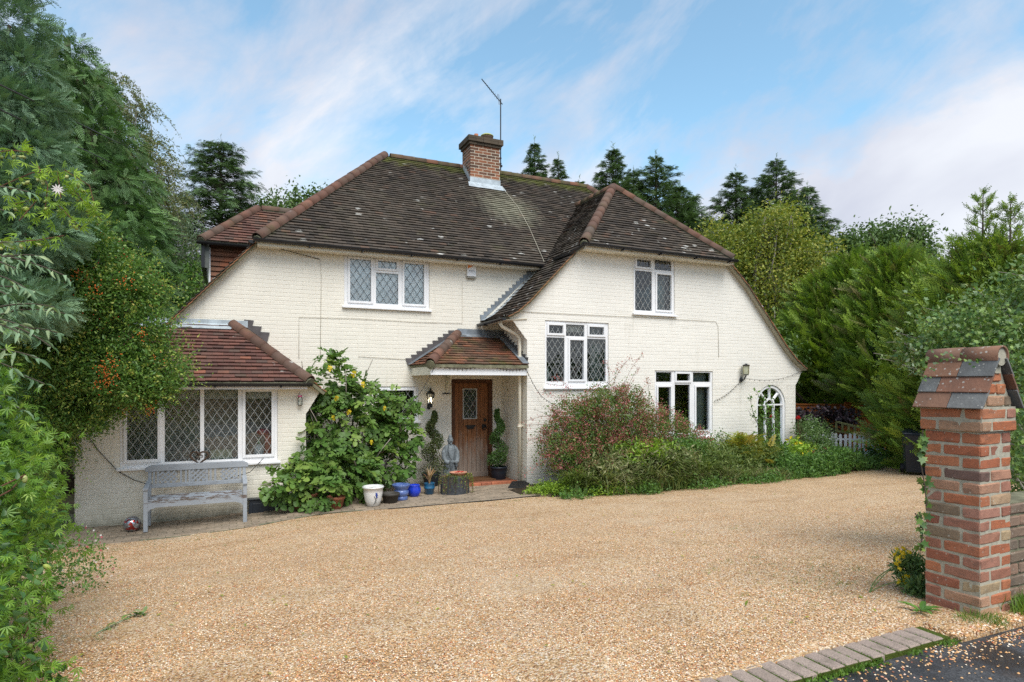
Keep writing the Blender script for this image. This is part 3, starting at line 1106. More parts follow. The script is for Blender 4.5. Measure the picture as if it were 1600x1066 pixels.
# bay window, four lights
zt = 1.875
bay_w = window(-1.48, 0.72, 0.74, 1.945, FV, [(-1.395, -0.995, 0.855, zt, "s"), (-0.90, -0.415, 0.80, 1.915, "f"), (-0.36, 0.125, 0.80, 1.915, "f"), (0.235, 0.625, 0.855, zt, "s")],
       dx=0.125, dz=0.19, label="wide four light leaded kitchen window in the low bay")
window(1.99, 3.68, 3.49, 4.495, MV, [(2.105, 2.505, 3.60, 4.41, "s"), (2.605, 3.045, 3.575, 4.18, "f"), (2.64, 3.01, 4.27, 4.415, "s"), (3.165, 3.57, 3.60, 4.41, "s")],
       came="camedark", dx=0.14, dz=0.205, label="upper leaded window with a white blind closed behind it")
window(5.66, 7.15, 1.93, 3.26, FV, [(5.755, 6.075, 3.01, 3.17, "s"), (6.15, 6.58, 2.965, 3.20, "f"), (6.69, 7.04, 3.01, 3.17, "s"),
                                    (5.705, 6.115, 2.05, 2.925, "f"), (6.235, 6.555, 2.09, 2.885, "s"), (6.645, 7.095, 2.05, 2.925, "f")],
       dx=0.13, dz=0.2, label="leaded window with three top lights behind the pink flowering shrub")
window(8.33, 9.95, 0.82, 2.29, FV, [(8.38, 8.80, 2.045, 2.255, "f"), (8.93, 9.30, 2.07, 2.225, "s"), (9.40, 9.90, 2.045, 2.255, "f"),
                                    (8.43, 8.77, 0.96, 1.93, "s"), (8.89, 9.31, 0.91, 1.985, "f"), (9.48, 9.855, 0.96, 1.93, "s")],
       latt=False, label="plain glazed window with three top lights, partly behind shrubs")
window(7.78, 8.87, 3.50, 4.72, FV, [(7.87, 8.24, 4.50, 4.655, "s"), (8.345, 8.80, 4.47, 4.685, "f"), (7.835, 8.275, 3.57, 4.415, "f"), (8.40, 8.785, 3.605, 4.375, "s")],
       dx=0.13, dz=0.2, label="upper wing window with leaded lights under the eaves")
window(2.62, 3.45, 1.25, 1.95, MV, [(2.71, 3.36, 1.33, 1.87, "s")], label="small window half hidden behind the fig tree")

# arched window at the right end
aw = bpy.data.objects.new("window", None)
col.objects.link(aw)
aw.parent = cot
aw.location = Vector((11.755, FV, 0.02)) - wl(cot)
W[aw.name] = Vector((11.755, FV, 0.02))
aw["label"] = "tall round arched white window at the right end of the wing"
cx, rad, zs = 11.755, 0.472, 1.50


def archring(mb, ri, ro, ya, yb, zb, n=28):
    P = [(cx - ro, zb)] + [(cx - ro * math.cos(a), zs + ro * math.sin(a)) for a in lin(0, math.pi, n)] + [(cx + ro, zb)]
    Q = [(cx - ri, zb)] + [(cx - ri * math.cos(a), zs + ri * math.sin(a)) for a in lin(0, math.pi, n)] + [(cx + ri, zb)]
    for i in range(len(P) - 1):
        (a0, b0), (a1, b1), (c0, d0), (c1, d1) = P[i], P[i + 1], Q[i], Q[i + 1]
        mb.hexa([(c0, ya, d0), (a0, ya, b0), (a0, yb, b0), (c0, yb, d0), (c1, ya, d1), (a1, ya, b1), (a1, yb, b1), (c1, yb, d1)])


ar = MB()
archring(ar, 0.405, rad, FV + 0.02, FV + 0.08, 0.05)
ar.box(cx - 0.405, cx + 0.405, FV + 0.02, FV + 0.08, 0.05, 0.11)
ar.build("frame", M["trim"], aw)
ar = MB()
archring(ar, 0.12, 0.155, FV + 0.03, FV + 0.075, 0.11, 14)
ar.build("inner_arch", M["trim"], aw)
gb = MB()
gb.box(cx - 0.405, cx - 0.156, FV + 0.03, FV + 0.07, zs - 0.017, zs + 0.017)
gb.box(cx + 0.156, cx + 0.405, FV + 0.03, FV + 0.07, zs - 0.017, zs + 0.017)
gb.box(cx - 0.119, cx + 0.119, FV + 0.03, FV + 0.07, zs - 0.015, zs + 0.015)
for a in (45, 90, 135):
    c_, s_ = math.cos(R(a)), math.sin(R(a))
    gb.bar((cx + 0.156 * c_, FV + 0.05, zs + 0.156 * s_), (cx + 0.404 * c_, FV + 0.05, zs + 0.404 * s_), 0.034, 0.04, (0, 1, 0))
gb.build("glazing_bar", M["trim"], aw)
pg = MB()
pts_ = [(cx - 0.41, FV + 0.055, 0.08)] + [(cx - 0.41 * math.cos(a), FV + 0.055, zs + 0.41 * math.sin(a)) for a in lin(0, math.pi, 24)] + [(cx + 0.41, FV + 0.055, 0.08)]
pg.quad(*pts_).build("pane", M["glass"], aw)

# rooms, blinds and curtains behind the panes
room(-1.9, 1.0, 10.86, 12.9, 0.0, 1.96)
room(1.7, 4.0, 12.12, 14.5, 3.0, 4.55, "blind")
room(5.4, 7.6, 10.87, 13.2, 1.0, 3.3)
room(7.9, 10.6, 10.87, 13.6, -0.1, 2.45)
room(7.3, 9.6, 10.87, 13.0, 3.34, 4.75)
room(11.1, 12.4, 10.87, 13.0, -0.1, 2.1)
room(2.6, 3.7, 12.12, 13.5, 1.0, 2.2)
MB().quad((2.02, 12.09, 3.5), (3.66, 12.09, 3.5), (3.66, 12.09, 4.48), (2.02, 12.09, 4.48)).build("window_blind", M["whiteblind"], cot)
for a, b in ((-0.92, -0.40), (-0.37, 0.13), (0.2, 0.66)):
    MB().box(a, b, 10.90, 10.905, 1.76, 1.94).build("roller_blind", M["blind"], cot)
MB().box(6.13, 6.6, 10.90, 10.905, 3.06, 3.24).build("roller_blind", M["blind"], cot)


def curtain(x0, x1, z0, z1, y=10.98, n=14):
    m = MB()
    V = []
    for i in range(n * 4 + 1):
        x = x0 + (x1 - x0) * i / (n * 4)
        V.append((x, y + 0.02 * math.sin(i * math.pi / 2 * 1.0)))
    for (a, ya), (b, yb) in zip(V[:-1], V[1:]):
        m.quad((a, ya, z0), (b, yb, z0), (b, yb, z1), (a, ya, z1))
    m.build("curtain", M["curtain"], cot)


curtain(6.85, 7.2, 1.9, 3.25, n=6)
curtain(9.5, 9.95, 0.8, 2.28, n=8)
curtain(8.45, 8.78, 3.5, 4.4, n=6)
curtain(11.98, 12.25, 0.1, 1.6, n=5)

# ------------------------------------------------------------------ roofs
def tplane(o, es, p_list, mat, gauge=0.1, w=0.165, under=True, indiv=None, seed=0, parent=None, name="roof_tiles", thick=0.019):
    """o origin on the eaves, es unit vector along the eaves; p_list: the plane's corners in space"""
    rr = random.Random(seed)
    parent = parent or cot
    o, es = Vector(o), Vector(es).normalized()
    P = [Vector(p) for p in p_list]
    nrm = Vector((0, 0, 0))
    for i in range(1, len(P) - 1):
        nrm += (P[i] - P[0]).cross(P[i + 1] - P[0])
    nrm.normalize()
    if nrm.z < 0: nrm = -nrm
    up = nrm.cross(es)
    if up.z < 0: up = -up
    up.normalize()
    Q = [((p - o).dot(es), (p - o).dot(up)) for p in P]
    tmax = max(q[1] for q in Q)
    tmin = min(q[1] for q in Q)

    def span(t):
        t = min(max(t, tmin + 1e-5), tmax - 1e-5)
        xs_ = []
        for (a, b), (c, d_) in zip(Q, Q[1:] + Q[:1]):
            if (b - t) * (d_ - t) <= 0 and abs(b - d_) > 1e-9:
                xs_.append(a + (c - a) * (t - b) / (d_ - b))
        return (min(xs_), max(xs_)) if xs_ else (0, 0)

    pt = lambda s, t, h: tuple(o + es * s + up * t + nrm * h)
    mb = MB()
    k = 0
    t = tmin
    while t < tmax - 0.02:
        t1 = min(t + gauge, tmax)
        a0, b0 = span(t + 1e-4)
        a1, b1 = span(t1 - 1e-4)
        s = math.floor(min(a0, a1) / w) * w - w + (w / 2 if k % 2 else 0)
        while s < max(b0, b1):
            c0, c1 = s + 0.0015, s + w - 0.0015
            L0, L1, R0, R1 = max(c0, a0), max(c0, a1), min(c1, b0), min(c1, b1)
            s += w
            if R0 - L0 < 0.012 and R1 - L1 < 0.012: continue
            if R0 < L0: L0 = R0 = (L0 + R0) / 2
            if R1 < L1: L1 = R1 = (L1 + R1) / 2
            h = thick * rr.uniform(1.25, 1.9)
            hj = rr.uniform(-0.0025, 0.0025)
            dt = rr.uniform(-0.004, 0.004)
            m = MB() if indiv else mb
            b = len(m.v)
            m.v += [pt(L0, t + dt, h + hj - thick), pt(R0, t + dt, h - hj - thick), pt(R0, t + dt, h - hj + 0.002), pt(L0, t + dt, h + hj + 0.002),
                    pt(L1, t1 + 0.012, 0.003), pt(R1, t1 + 0.012, 0.003)]
            m.f += [(b, b + 1, b + 2, b + 3), (b + 3, b + 2, b + 5, b + 4), (b, b + 3, b + 4), (b + 1, b + 5, b + 2)]
            if indiv:
                m.build("roof_tile", M[mat], indiv)
        t = t1
        k += 1
    if not indiv:
        tag(mb.build(name, M[mat], parent), kind="stuff")
    if under:
        u = MB()
        u.prism([tuple(p - nrm * 0.004) for p in P], -nrm * 0.05)
        u.build("roof_deck", M["mortardark"], parent)
    return nrm


SL = 0.952
EV = 11.80
ridL, ridR = (3.45, 14.95, 7.57), (9.20, 14.95, 7.57)
c1, c2 = (0.45, EV, 4.57), (11.85, EV, 4.57)
c3, c4 = (0.45, 18.1, 4.57), (11.85, 18.1, 4.57)
tplane(c1, (1, 0, 0), [c1, c2, ridR, ridL], "tile", seed=1)
tplane(c3, (1, 0, 0), [c3, c4, ridR, ridL], "tile", seed=2)
tplane(c1, (0, 1, 0), [c1, c3, ridL], "tile", seed=3)
tplane(c2, (0, 1, 0), [c2, c4, ridR], "tile", seed=4)
ll = (-2.2, 11.86, 4.57 - 1.1 * 2.65)
tplane(ll, (0, 1, 0), [ll, (-2.2, 18.1, ll[2]), c3, (0.45, 11.86, 4.57)], "tile", seed=5)
# wing
wa, wr = (8.37, 12.40, 6.70), (8.37, 14.35, 6.70)
w1, w2 = (6.42, 10.52, 4.80), (10.32, 10.52, 4.80)
tplane(w1, (1, 0, 0), [w1, w2, wa], "tile", seed=6)
tplane(w1, (0, 1, 0), [w1, (6.42, 14.35, 4.80), wr, wa], "tile", seed=7)
tplane(w2, (0, 1, 0), [w2, (10.32, 14.35, 4.80), wr, wa], "tile", seed=8)
vLt = [(6.42, 4.80), (6.05, 4.42), (5.62, 3.985), (5.27, 3.62), (5.02, 3.41), (4.80, 3.29)]
for i, ((xa, za), (xb, zb)) in enumerate(zip(vLt[:-1], vLt[1:])):
    tplane((xb, 10.62, zb), (0, 1, 0), [(xb, 10.62, zb), (xb, 12.02, zb), (xa, 12.02, za), (xa, 10.62, za)], "tile", seed=20 + i)
vRt = [(10.32, 4.80), (10.92, 4.27), (11.62, 3.49), (12.14, 2.91), (12.47, 2.60), (12.82, 2.37)]
for i, ((xa, za), (xb, zb)) in enumerate(zip(vRt[:-1], vRt[1:])):
    tplane((xb, 10.62, zb), (0, 1, 0), [(xb, 10.62, zb), (xb, 12.2, zb), (xa, 12.2, za), (xa, 10.62, za)], "tile", seed=30 + i)

# verges: the cut ends of the tiles, bedded in mortar over the wall
def verge(pts, y0, y1, mat="tileedge", seed=0):
    rr = random.Random(seed)
    m = MB()
    mo = MB()
    for (xa, za), (xb, zb) in zip(pts[:-1], pts[1:]):
        a, b = Vector((xa, 0, za)), Vector((xb, 0, zb))
        d_ = b - a
        n = max(1, int(d_.length / 0.095))
        nn = Vector((-d_.z, 0, d_.x)).normalized()
        if nn.z < 0: nn = -nn
        for i in range(n):
            p, q = a + d_ * (i / n), a + d_ * ((i + 1) / n)
            j = rr.uniform(-0.006, 0.006)
            lo_, hi_ = (p, q) if p.z < q.z else (q, p)
            # each tile end tips up at its lower end
            P = [lo_ - nn * 0.016, hi_ - nn * 0.028, hi_ - nn * 0.014, lo_ + nn * 0.0]
            m.prism([(v_.x, y0 + j, v_.z) for v_ in P], (0, 0.14, 0))
        P = [a - nn * 0.055, b - nn * 0.055, b - nn * 0.028, a - nn * 0.028]
        mo.prism([(v_.x, y0 + 0.03, v_.z) for v_ in P], (0, y1 - y0, 0))
    m.build("verge_tiles", M[mat], cot)
    mo.build("verge_mortar", M["mortar"], cot)


verge(vLt, 10.60, 10.74, seed=1)
verge(vRt, 10.60, 10.74, seed=2)
verge([(0.45, 4.57), (-2.2, 4.57 - 1.1 * 2.65)], 11.84, 11.98, seed=3)

# bay roof: its tiles can be picked out one by one
be = 2.03
b1_, b2_, ba = (-2.15, 10.53, be), (1.20, 10.53, be), (0.06, 11.95, 3.03)
bl = (-1.45, 11.95, 3.03)
bay_roof = bpy.data.objects.new("bay_roof", None)
col.objects.link(bay_roof)
bay_roof.parent = cot
W["bay_roof"] = Vector((-0.4, 10.53, 2.0))
bay_roof.location = W["bay_roof"] - wl(cot)
tplane(b1_, (1, 0, 0), [b1_, b2_, ba, bl], "tilered", seed=41, indiv=bay_roof, under=False, gauge=0.105)
tplane((1.46, 10.62, 1.86), (0, 1, 0), [(1.46, 10.62, 1.86), (1.46, 12.0, 1.86), (0.06, 12.0, 3.03), (0.06, 11.95, 3.03), (1.20, 10.62, 2.07)], "tileedge", seed=42)
MB().prism([Vector(p) - Vector((0, 0, 0.01)) for p in (b1_, b2_, ba, bl)], (0, 0.0, -0.05)).build("roof_deck", M["mortardark"], bay_roof)
MB().prism([Vector(p) - Vector((0, 0, 0.01)) for p in (b1_, bl, (-2.15, 11.95, 2.03))], (0, 0.0, -0.04)).build("roof_slope", M["tilered"], bay_roof)
# porch roof, tiles again one by one
po = bpy.data.objects.new("porch_roof", None)
col.objects.link(po)
po.parent = cot
W["porch_roof"] = Vector((4.2, 10.7, 2.2))
po.location = W["porch_roof"] - wl(cot)
p1, p2, p3, p4 = (3.27, 10.62, 2.36), (5.24, 10.62, 2.36), (5.24, 11.93, 3.00), (4.25, 11.93, 3.00)
tplane(p1, (1, 0, 0), [p1, p2, p3, p4], "tileporch", seed=51, indiv=None, parent=po, name="porch_tiles_under", under=True, gauge=0.11) if False else \
    tplane(p1, (1, 0, 0), [p1, p2, p3, p4], "tileporch", seed=51, indiv=po, under=False, gauge=0.115)
tplane((3.27, 12.0, 2.36), (0, -1, 0), [p1, (3.27, 12.0, 2.36), (4.25, 12.0, 3.00), p4], "tileporch", seed=52, parent=po)
MB().prism([Vector(p) - Vector((0, 0, 0.008)) for p in (p1, p2, p3, p4)], (0, 0, -0.05)).build("roof_deck", M["mortardark"], po)
fb = MB()
fb.box(3.30, 5.23, 10.68, 10.70, 2.165, 2.345)
fb.build("fascia", M["fasciaw"], po)
fb = MB()
fb.box(3.30, 3.32, 10.70, 11.99, 2.165, 2.345)
fb.build("side_fascia", M["fascia"], po)
MB().box(3.32, 5.255, 10.70, 11.99, 2.19, 2.21).build("soffit", M["fascia"], po)
# glass-like curved bracket under the soffit
MB().prism([(4.02, 11.98, 2.19), (4.02, 11.66, 2.19), (4.02, 11.70, 2.12), (4.02, 11.83, 1.98), (4.02, 11.94, 1.84), (4.02, 11.98, 1.80)], (0.035, 0, 0)).build("bracket", M["fascia"], po)
MB().box(3.95, 4.12, 11.955, 11.99, 1.795, 1.815).build("bracket_foot", M["iron"], po)

# dormer on the left slope, hung with tiles
dm = bpy.data.objects.new("dormer", None)
col.objects.link(dm)
dm.parent = cot
W["dormer"] = Vector((-0.3, 13.6, 3.9))
dm.location = W["dormer"] - wl(cot)
d1, d2, d3, d4 = (-0.50, 13.40, 4.80), (2.0, 13.40, 4.80), (2.0, 14.45, 5.80), (0.56, 14.45, 5.80)
tplane(d1, (1, 0, 0), [d1, d2, d3, d4], "tilered", seed=61, parent=dm)
tplane((-0.50, 15.5, 4.8), (1, 0, 0), [(-0.50, 15.5, 4.8), (2.0, 15.5, 4.8), d3, d4], "tilered", seed=62, parent=dm)
tplane(d1, (0, 1, 0), [d1, (-0.50, 15.5, 4.8), d4], "tilered", seed=63, parent=dm)
for k in range(14):
    z = 3.45 + 0.1 * k
    if z > 4.66: break
    x = -0.34 + (0.0825 if k % 2 else 0) - 0.0825
    while x < 0.9:
        a, b = max(x, -0.34), min(x + 0.162, 0.9)
        if b - a > 0.03:
            m = MB()
            m.v += [(a, 13.585, z), (b, 13.585, z), (b, 13.56, z), (a, 13.56, z), (a, 13.597, z + 0.11), (b, 13.597, z + 0.11)]
            m.f += [(0, 3, 2, 1), (3, 4, 5, 2), (0, 4, 3), (1, 2, 5)]
            m.build("hanging_tile", M["hang"], dm)
        x += 0.165
MB().box(-0.33, 1.4, 13.60, 15.3, 3.3, 4.78).build("wall", M["mortardark"], dm)
MB().box(-0.375, -0.34, 13.57, 13.60, 3.4, 4.72).build("corner_strip", M["trim"], dm)
MB().box(-0.50, -0.44, 13.42, 15.45, 4.28, 4.80).build("barge_board", M["black"], dm)
MB().box(-0.44, -0.36, 13.46, 13.50, 4.28, 4.74).build("box_end", plain("grey_board", (0.13, 0.14, 0.13), 0.8, 0.2, 0.2, 8), dm)

# hip and ridge tiles, one object each
def halfround(length, r0, r1, seg=9, arc=200, th=0.014):
    V, F = [], []
    for i, (x, r) in enumerate(((0, r0), (0, r0 - th), (length, r1), (length, r1 - th))):
        for k in range(seg + 1):
            a = R(90 - arc / 2 + arc * k / seg)
            V.append((x, r * math.cos(a), r * math.sin(a)))
    q = seg + 1
    for k in range(seg):
        F += [(k, k + 1, 2 * q + k + 1, 2 * q + k), (q + k, 3 * q + k, 3 * q + k + 1, q + k + 1), (k, q + k, q + k + 1, k + 1), (2 * q + k, 2 * q + k + 1, 3 * q + k + 1, 3 * q + k)]
    return V, F


def hipmesh(r, mat, length=0.32):
    v, f = halfround(length, r * 1.07, r)
    me = bpy.data.meshes.new("hip_tile")
    me.from_pydata(v, [], f)
    me.materials.append(M[mat])
    smooth(me)
    return me


HM = {k: hipmesh(r, m) for k, r, m in (("hip", 0.10, "hip"), ("ridge", 0.10, "ridge"), ("small", 0.092, "hip"))}


def hiprun(p0, p1, kind="hip", parent=None, name="hip_tile", lift=0.0, gap=0.3):
    """from the low end p0 to the high end p1"""
    p0, p1 = Vector(p0), Vector(p1)
    d_ = p1 - p0
    n = max(1, round(d_.length / gap))
    x = d_.normalized()
    y = Vector((0, 0, 1)).cross(x).normalized()
    z = x.cross(y)
    rot = Matrix((x, y, z)).transposed().to_4x4()
    for i in range(n):
        p = p0 + d_ * (i / n) + Vector((0, 0, lift + random.uniform(-0.004, 0.004)))
        inst(name, HM[kind], Matrix.Translation(p) @ rot @ Matrix.Rotation(R(random.uniform(-2, 2)), 4, "X") @ Matrix.Scale(d_.length / n / gap, 4, (1, 0, 0)), parent or cot)
    m = MB().tube([p0 - Vector((0, 0, 0.02)), p1 - Vector((0, 0, 0.02))], 0.085, 8)
    m.build("hip_mortar", M["mortardark"], parent or cot)


hiprun(c1, ridL, lift=0.02)
hiprun(ridR, (ridL[0] + 0.15, ridL[1], ridL[2]), "ridge", name="ridge_tile", lift=-0.01)
hiprun(c2, ridR)
hiprun(c3, ridL)
hiprun(c4, ridR)
hiprun(w1, wa, lift=0.02)
hiprun(w2, wa, lift=0.02)
hiprun(wr, (wa[0], wa[1] + 0.1, wa[2]), "ridge", name="ridge_tile")
hiprun(b2_, ba, "small", bay_roof, lift=0.015)
hiprun(p1, p4, "small", po, lift=0.02)
hiprun(d1, d4, "small", dm)
hiprun((-0.5, 15.5, 4.8), d4, "small", dm)
hiprun(d3, (d4[0] + 0.1, d4[1], d4[2]), "small", dm, name="ridge_tile")

# gutters, fascias and the cream boards under them
def gutter(pts, r=0.055, parent=None, fall=0.0):
    m = MB()
    pts = [Vector(p) for p in pts]
    seg = 8
    for i in range(len(pts)):
        d_ = (pts[min(i + 1, len(pts) - 1)] - pts[max(0, i - 1)]).normalized()
        y = Vector((0, 0, 1)).cross(d_).normalized()
        for rr_ in (r, r - 0.006):
            for k in range(seg + 1):
                a = math.pi + math.pi * k / seg
                m.v.append(tuple(pts[i] + y * math.cos(a) * rr_ + Vector((0, 0, math.sin(a) * rr_))))
    q = seg + 1
    for i in range(len(pts) - 1):
        o = i * 2 * q
        for k in range(seg):
            m.f.append((o + k, o + k + 1, o + 2 * q + k + 1, o + 2 * q + k))
            m.f.append((o + q + k, o + 3 * q + k, o + 3 * q + k + 1, o + q + k + 1))
    for o in (0, (len(pts) - 1) * 2 * q):
        m.f.append(tuple(o + k for k in range(q)))
    g_ = m.build("gutter", M["black"], parent or cot)
    total = sum((b - a).length for a, b in zip(pts[:-1], pts[1:]))
    a, b = pts[0], pts[-1]
    for i in range(1, int(total / 0.95) + 1):
        p = a + (b - a) * (i * 0.95 / total)
        d_ = (b - a).normalized()
        MB().bar(p - Vector((0, 0, r + 0.008)) - d_ * 0.012, p - Vector((0, 0, r + 0.008)) + d_ * 0.012, 2.3 * r, 0.02).build("gutter_bracket", M["black"], parent or cot)
    return g_


gutter([(0.38, 11.70, 4.56), (6.22, 11.70, 4.55)])
gutter([(0.36, 11.72, 4.53), (0.36, 11.95, 4.53)])
gutter([(6.33, 10.42, 4.79), (10.36, 10.42, 4.78)])
gutter([(6.36, 10.42, 4.765), (6.18, 10.62, 4.62), (6.12, 11.2, 4.60)], 0.05)
gutter([(-2.1, 10.47, 2.015), (1.23, 10.47, 2.01)], parent=bay_roof)
gutter([(-0.58, 13.36, 4.77), (0.52, 13.36, 4.77)], parent=dm)
gutter([(4.74, 10.66, 3.26), (4.74, 11.98, 3.25)], 0.05)
MB().box(0.45, 6.25, 11.77, 11.99, 4.455, 4.51).build("soffit_board", M["fascia"], cot)
MB().box(0.45, 6.25, 11.755, 11.768, 4.455, 4.515).build("fascia", M["fascia"], cot)
MB().box(6.45, 10.32, 10.50, 10.74, 4.69, 4.745).build("soffit_board", M["fascia"], cot)
MB().box(6.45, 10.32, 10.48, 10.495, 4.69, 4.755).build("fascia", M["fascia"], cot)
MB().box(-2.1, 1.16, 10.53, 10.74, 1.95, 2.0).build("soffit_board", M["fascia"], bay_roof)
MB().box(-2.1, 1.16, 10.515, 10.528, 1.915, 1.975).build("fascia", M["trim"], bay_roof)
MB().prism([(4.82, 10.72, 3.22), (4.82, 12.0, 3.22), (5.26, 12.0, 3.26), (5.26, 10.72, 3.26)], (0, 0, 0.02)).build("eaves_soffit", M["fascia"], cot)

# stepped lead flashings
def stepflash(p0, p1, n, mat="lead", depth=0.10, parent=None, axis="x", at=11.985, th=0.006):
    """teeth climbing from p0 (low) to p1 (high) on a wall plane; (s, z) pairs"""
    m = MB()
    (s0, z0), (s1, z1) = p0, p1
    for i in range(n):
        a0, b0 = s0 + (s1 - s0) * i / n, z0 + (z1 - z0) * i / n
        a1, b1 = s0 + (s1 - s0) * (i + 1) / n, z0 + (z1 - z0) * (i + 1) / n
        dx_, dz_ = (s1 - s0) / n, (z1 - z0) / n
        P = [(a0, b0), (a1, b1), (a1 - dx_ * 0.15, b1 + dz_ * 0.85), (a0 - dx_ * 0.35, b1 + dz_ * 0.78)]
        if axis == "x": m.prism([(s, at, z) for s, z in P], (0, -th, 0))
        else: m.prism([(at, s, z) for s, z in P], (-th, 0, 0))
    return m.build("step_flashing", M[mat], parent or cot)


stepflash((4.80, 3.31), (6.05, 4.46), 15)
m = MB()
for (xa, za), (xb, zb) in zip(vLt[1:-1], vLt[2:]):
    m.quad((xb, 11.82, zb + 0.035), (xb, 11.99, zb + 0.04), (xa, 11.99, za + 0.04), (xa, 11.82, za + 0.035))
m.build("lead_soaker", M["leadpale"], cot)
stepflash((3.22, 2.38), (4.22, 3.04), 9, "leaddark", parent=po)
m = MB().quad((3.25, 11.86, 2.385), (3.22, 11.985, 2.39), (4.24, 11.985, 3.055), (4.27, 11.86, 3.05))
m.build("lead_soaker", M["lead"], po)
stepflash((10.72, 2.40), (12.0, 3.06), 10, "leaddark", parent=po, axis="y", at=5.262)
m = MB().prism([(5.25, 10.62, 2.395), (5.12, 10.62, 2.392), (5.12, 11.9, 3.03), (5.25, 11.9, 3.035)], (0, 0, 0.006))
m.build("lead_soaker", M["lead"], po)
m = MB().prism([(4.28, 11.985, 3.14), (5.26, 11.985, 3.14), (5.26, 11.975, 3.02), (4.22, 11.975, 3.02)], (0, -0.006, 0))
m.prism([(4.22, 11.97, 3.03), (5.26, 11.97, 3.03), (5.26, 11.80, 2.965), (4.28, 11.80, 2.965)], (0, 0, 0.008))
m.build("cover_flashing", M["lead"], po)
m = MB()
m.prism([(-1.25, 11.985, 3.01), (0.30, 11.985, 3.01), (0.30, 11.985, 3.13), (-1.25, 11.985, 3.13)], (0, -0.007, 0))
m.prism([(-1.35, 11.975, 3.055), (0.12, 11.975, 3.055), (0.02, 11.80, 2.955), (-1.55, 11.80, 2.955)], (0, 0, 0.008))
m.build("cover_flashing", M["leadpale"], bay_roof)
stepflash((0.62, 2.75), (0.22, 3.06), 3, "leaddark", parent=bay_roof)

# chimney
ch = bpy.data.objects.new("chimney", None)
col.objects.link(ch)
ch.parent = cot
W["chimney"] = Vector((5.85, 14.65, 7.0))
ch.location = W["chimney"] - wl(cot)
ch["label"] = "square red brick chimney stack with a sooty corbelled cap"
X0, X1, Y0, Y1 = 5.46, 6.26, 14.35, 14.93
MB().box(X0 + 0.002, X1 - 0.002, Y0 + 0.002, Y1 - 0.002, 6.7, 8.05).build("stack_core", M["mortarpale"], ch)
cb = {}
for k in range(19):
    z = 6.68 + 0.0735 * k
    if z > 7.98: break
    for face in range(4):
        Ln = (X1 - X0) if face in (0, 2) else (Y1 - Y0)
        s = -0.1125 if (k + face) % 2 else 0.0
        while s < Ln:
            a, b = max(s, 0.0), min(s + 0.225, Ln)
            s += 0.225
            if b - a < 0.05: continue
            a2, b2 = a + (0.0 if a == 0 else 0.0065), b - (0.0 if b == Ln else 0.0065)
            hz, dp = 0.060, 0.03
            if face == 0: bx = (X0 + a2, X0 + b2, Y0, Y0 + dp)
            elif face == 2: bx = (X0 + a2, X0 + b2, Y1 - dp, Y1)
            elif face == 1: bx = (X1 - dp, X1, Y0 + max(a2, 0.031), Y0 + min(b2, Ln - 0.031))
            else: bx = (X0, X0 + dp, Y0 + max(a2, 0.031), Y0 + min(b2, Ln - 0.031))
            if bx[3] - bx[2] < 0.01: continue
            q = MB().box(*bx, z, z + hz)
            if face in (0, 3) and z > 7.0:
                q.build("brick", M["chim"], ch)
            else:
                cb.setdefault("m", MB()).hexa(q.v)
tag(cb["m"].build("back_brickwork", M["chim"], ch), kind="stuff")
for k, (pr, z0, z1) in enumerate(((0.035, 7.985, 8.05), (0.075, 8.055, 8.12), (0.075, 8.125, 8.19))):
    m = MB()
    xx = X0 - pr
    j = 0
    while xx < X1 + pr - 0.01:
        e = min(xx + 0.2, X1 + pr)
        m.box(xx, e - 0.006, Y0 - pr + random.uniform(-.003, .003), Y0 + 0.1, z0, z1)
        m.box(xx, e - 0.006, Y1 - 0.1, Y1 + pr, z0, z1)
        xx = e
    yy = Y0 + 0.102
    while yy < Y1 - 0.11:
        e = min(yy + 0.19, Y1 - 0.102)
        m.box(X0 - pr, X0 + 0.1, yy, e - 0.006, z0, z1)
        m.box(X1 - 0.1, X1 + pr, yy, e - 0.006, z0, z1)
        yy = e
    m.build("cap_course", M["chimcap"], ch)
MB().box(X0 - 0.02, X1 + 0.02, Y0 - 0.02, Y1 + 0.02, 7.99, 8.186).build("cap_core", M["mortardark"], ch)
m = MB()
b = [(X0 - 0.05, Y0 - 0.05, 8.192), (X1 + 0.05, Y0 - 0.05, 8.192), (X1 + 0.05, Y1 + 0.05, 8.192), (X0 - 0.05, Y1 + 0.05, 8.192)]
t_ = [(X0 + 0.15, Y0 + 0.12, 8.26), (X1 - 0.15, Y0 + 0.12, 8.25), (X1 - 0.15, Y1 - 0.12, 8.25), (X0 + 0.15, Y1 - 0.12, 8.26)]
m.hexa(b + t_)
m.build("flaunching", M["moss"], ch)
MB().lathe((5.72, 14.62, 8.2), [(0.055, 0), (0.052, 0.17), (0.045, 0.17), (0.045, 0.0)], 14).build("chimney_pot", M["terracotta"], ch, sm=True)
MB().lathe((6.02, 14.62, 8.2), [(0.15, 0), (0.14, 0.10), (0.155, 0.12), (0.155, 0.15), (0.11, 0.15)], 20).build("chimney_pot", M["hip"], ch, sm=True)
MB().lathe((6.02, 14.62, 8.355), [(0.165, 0), (0.165, 0.02), (0.12, 0.05), (0.05, 0.065), (0.001, 0.067)], 20).build("pot_cover", plain("pale_green_cover", (0.42, 0.44, 0.16), 0.6, 0.3, 0.25, 20), ch, sm=True)
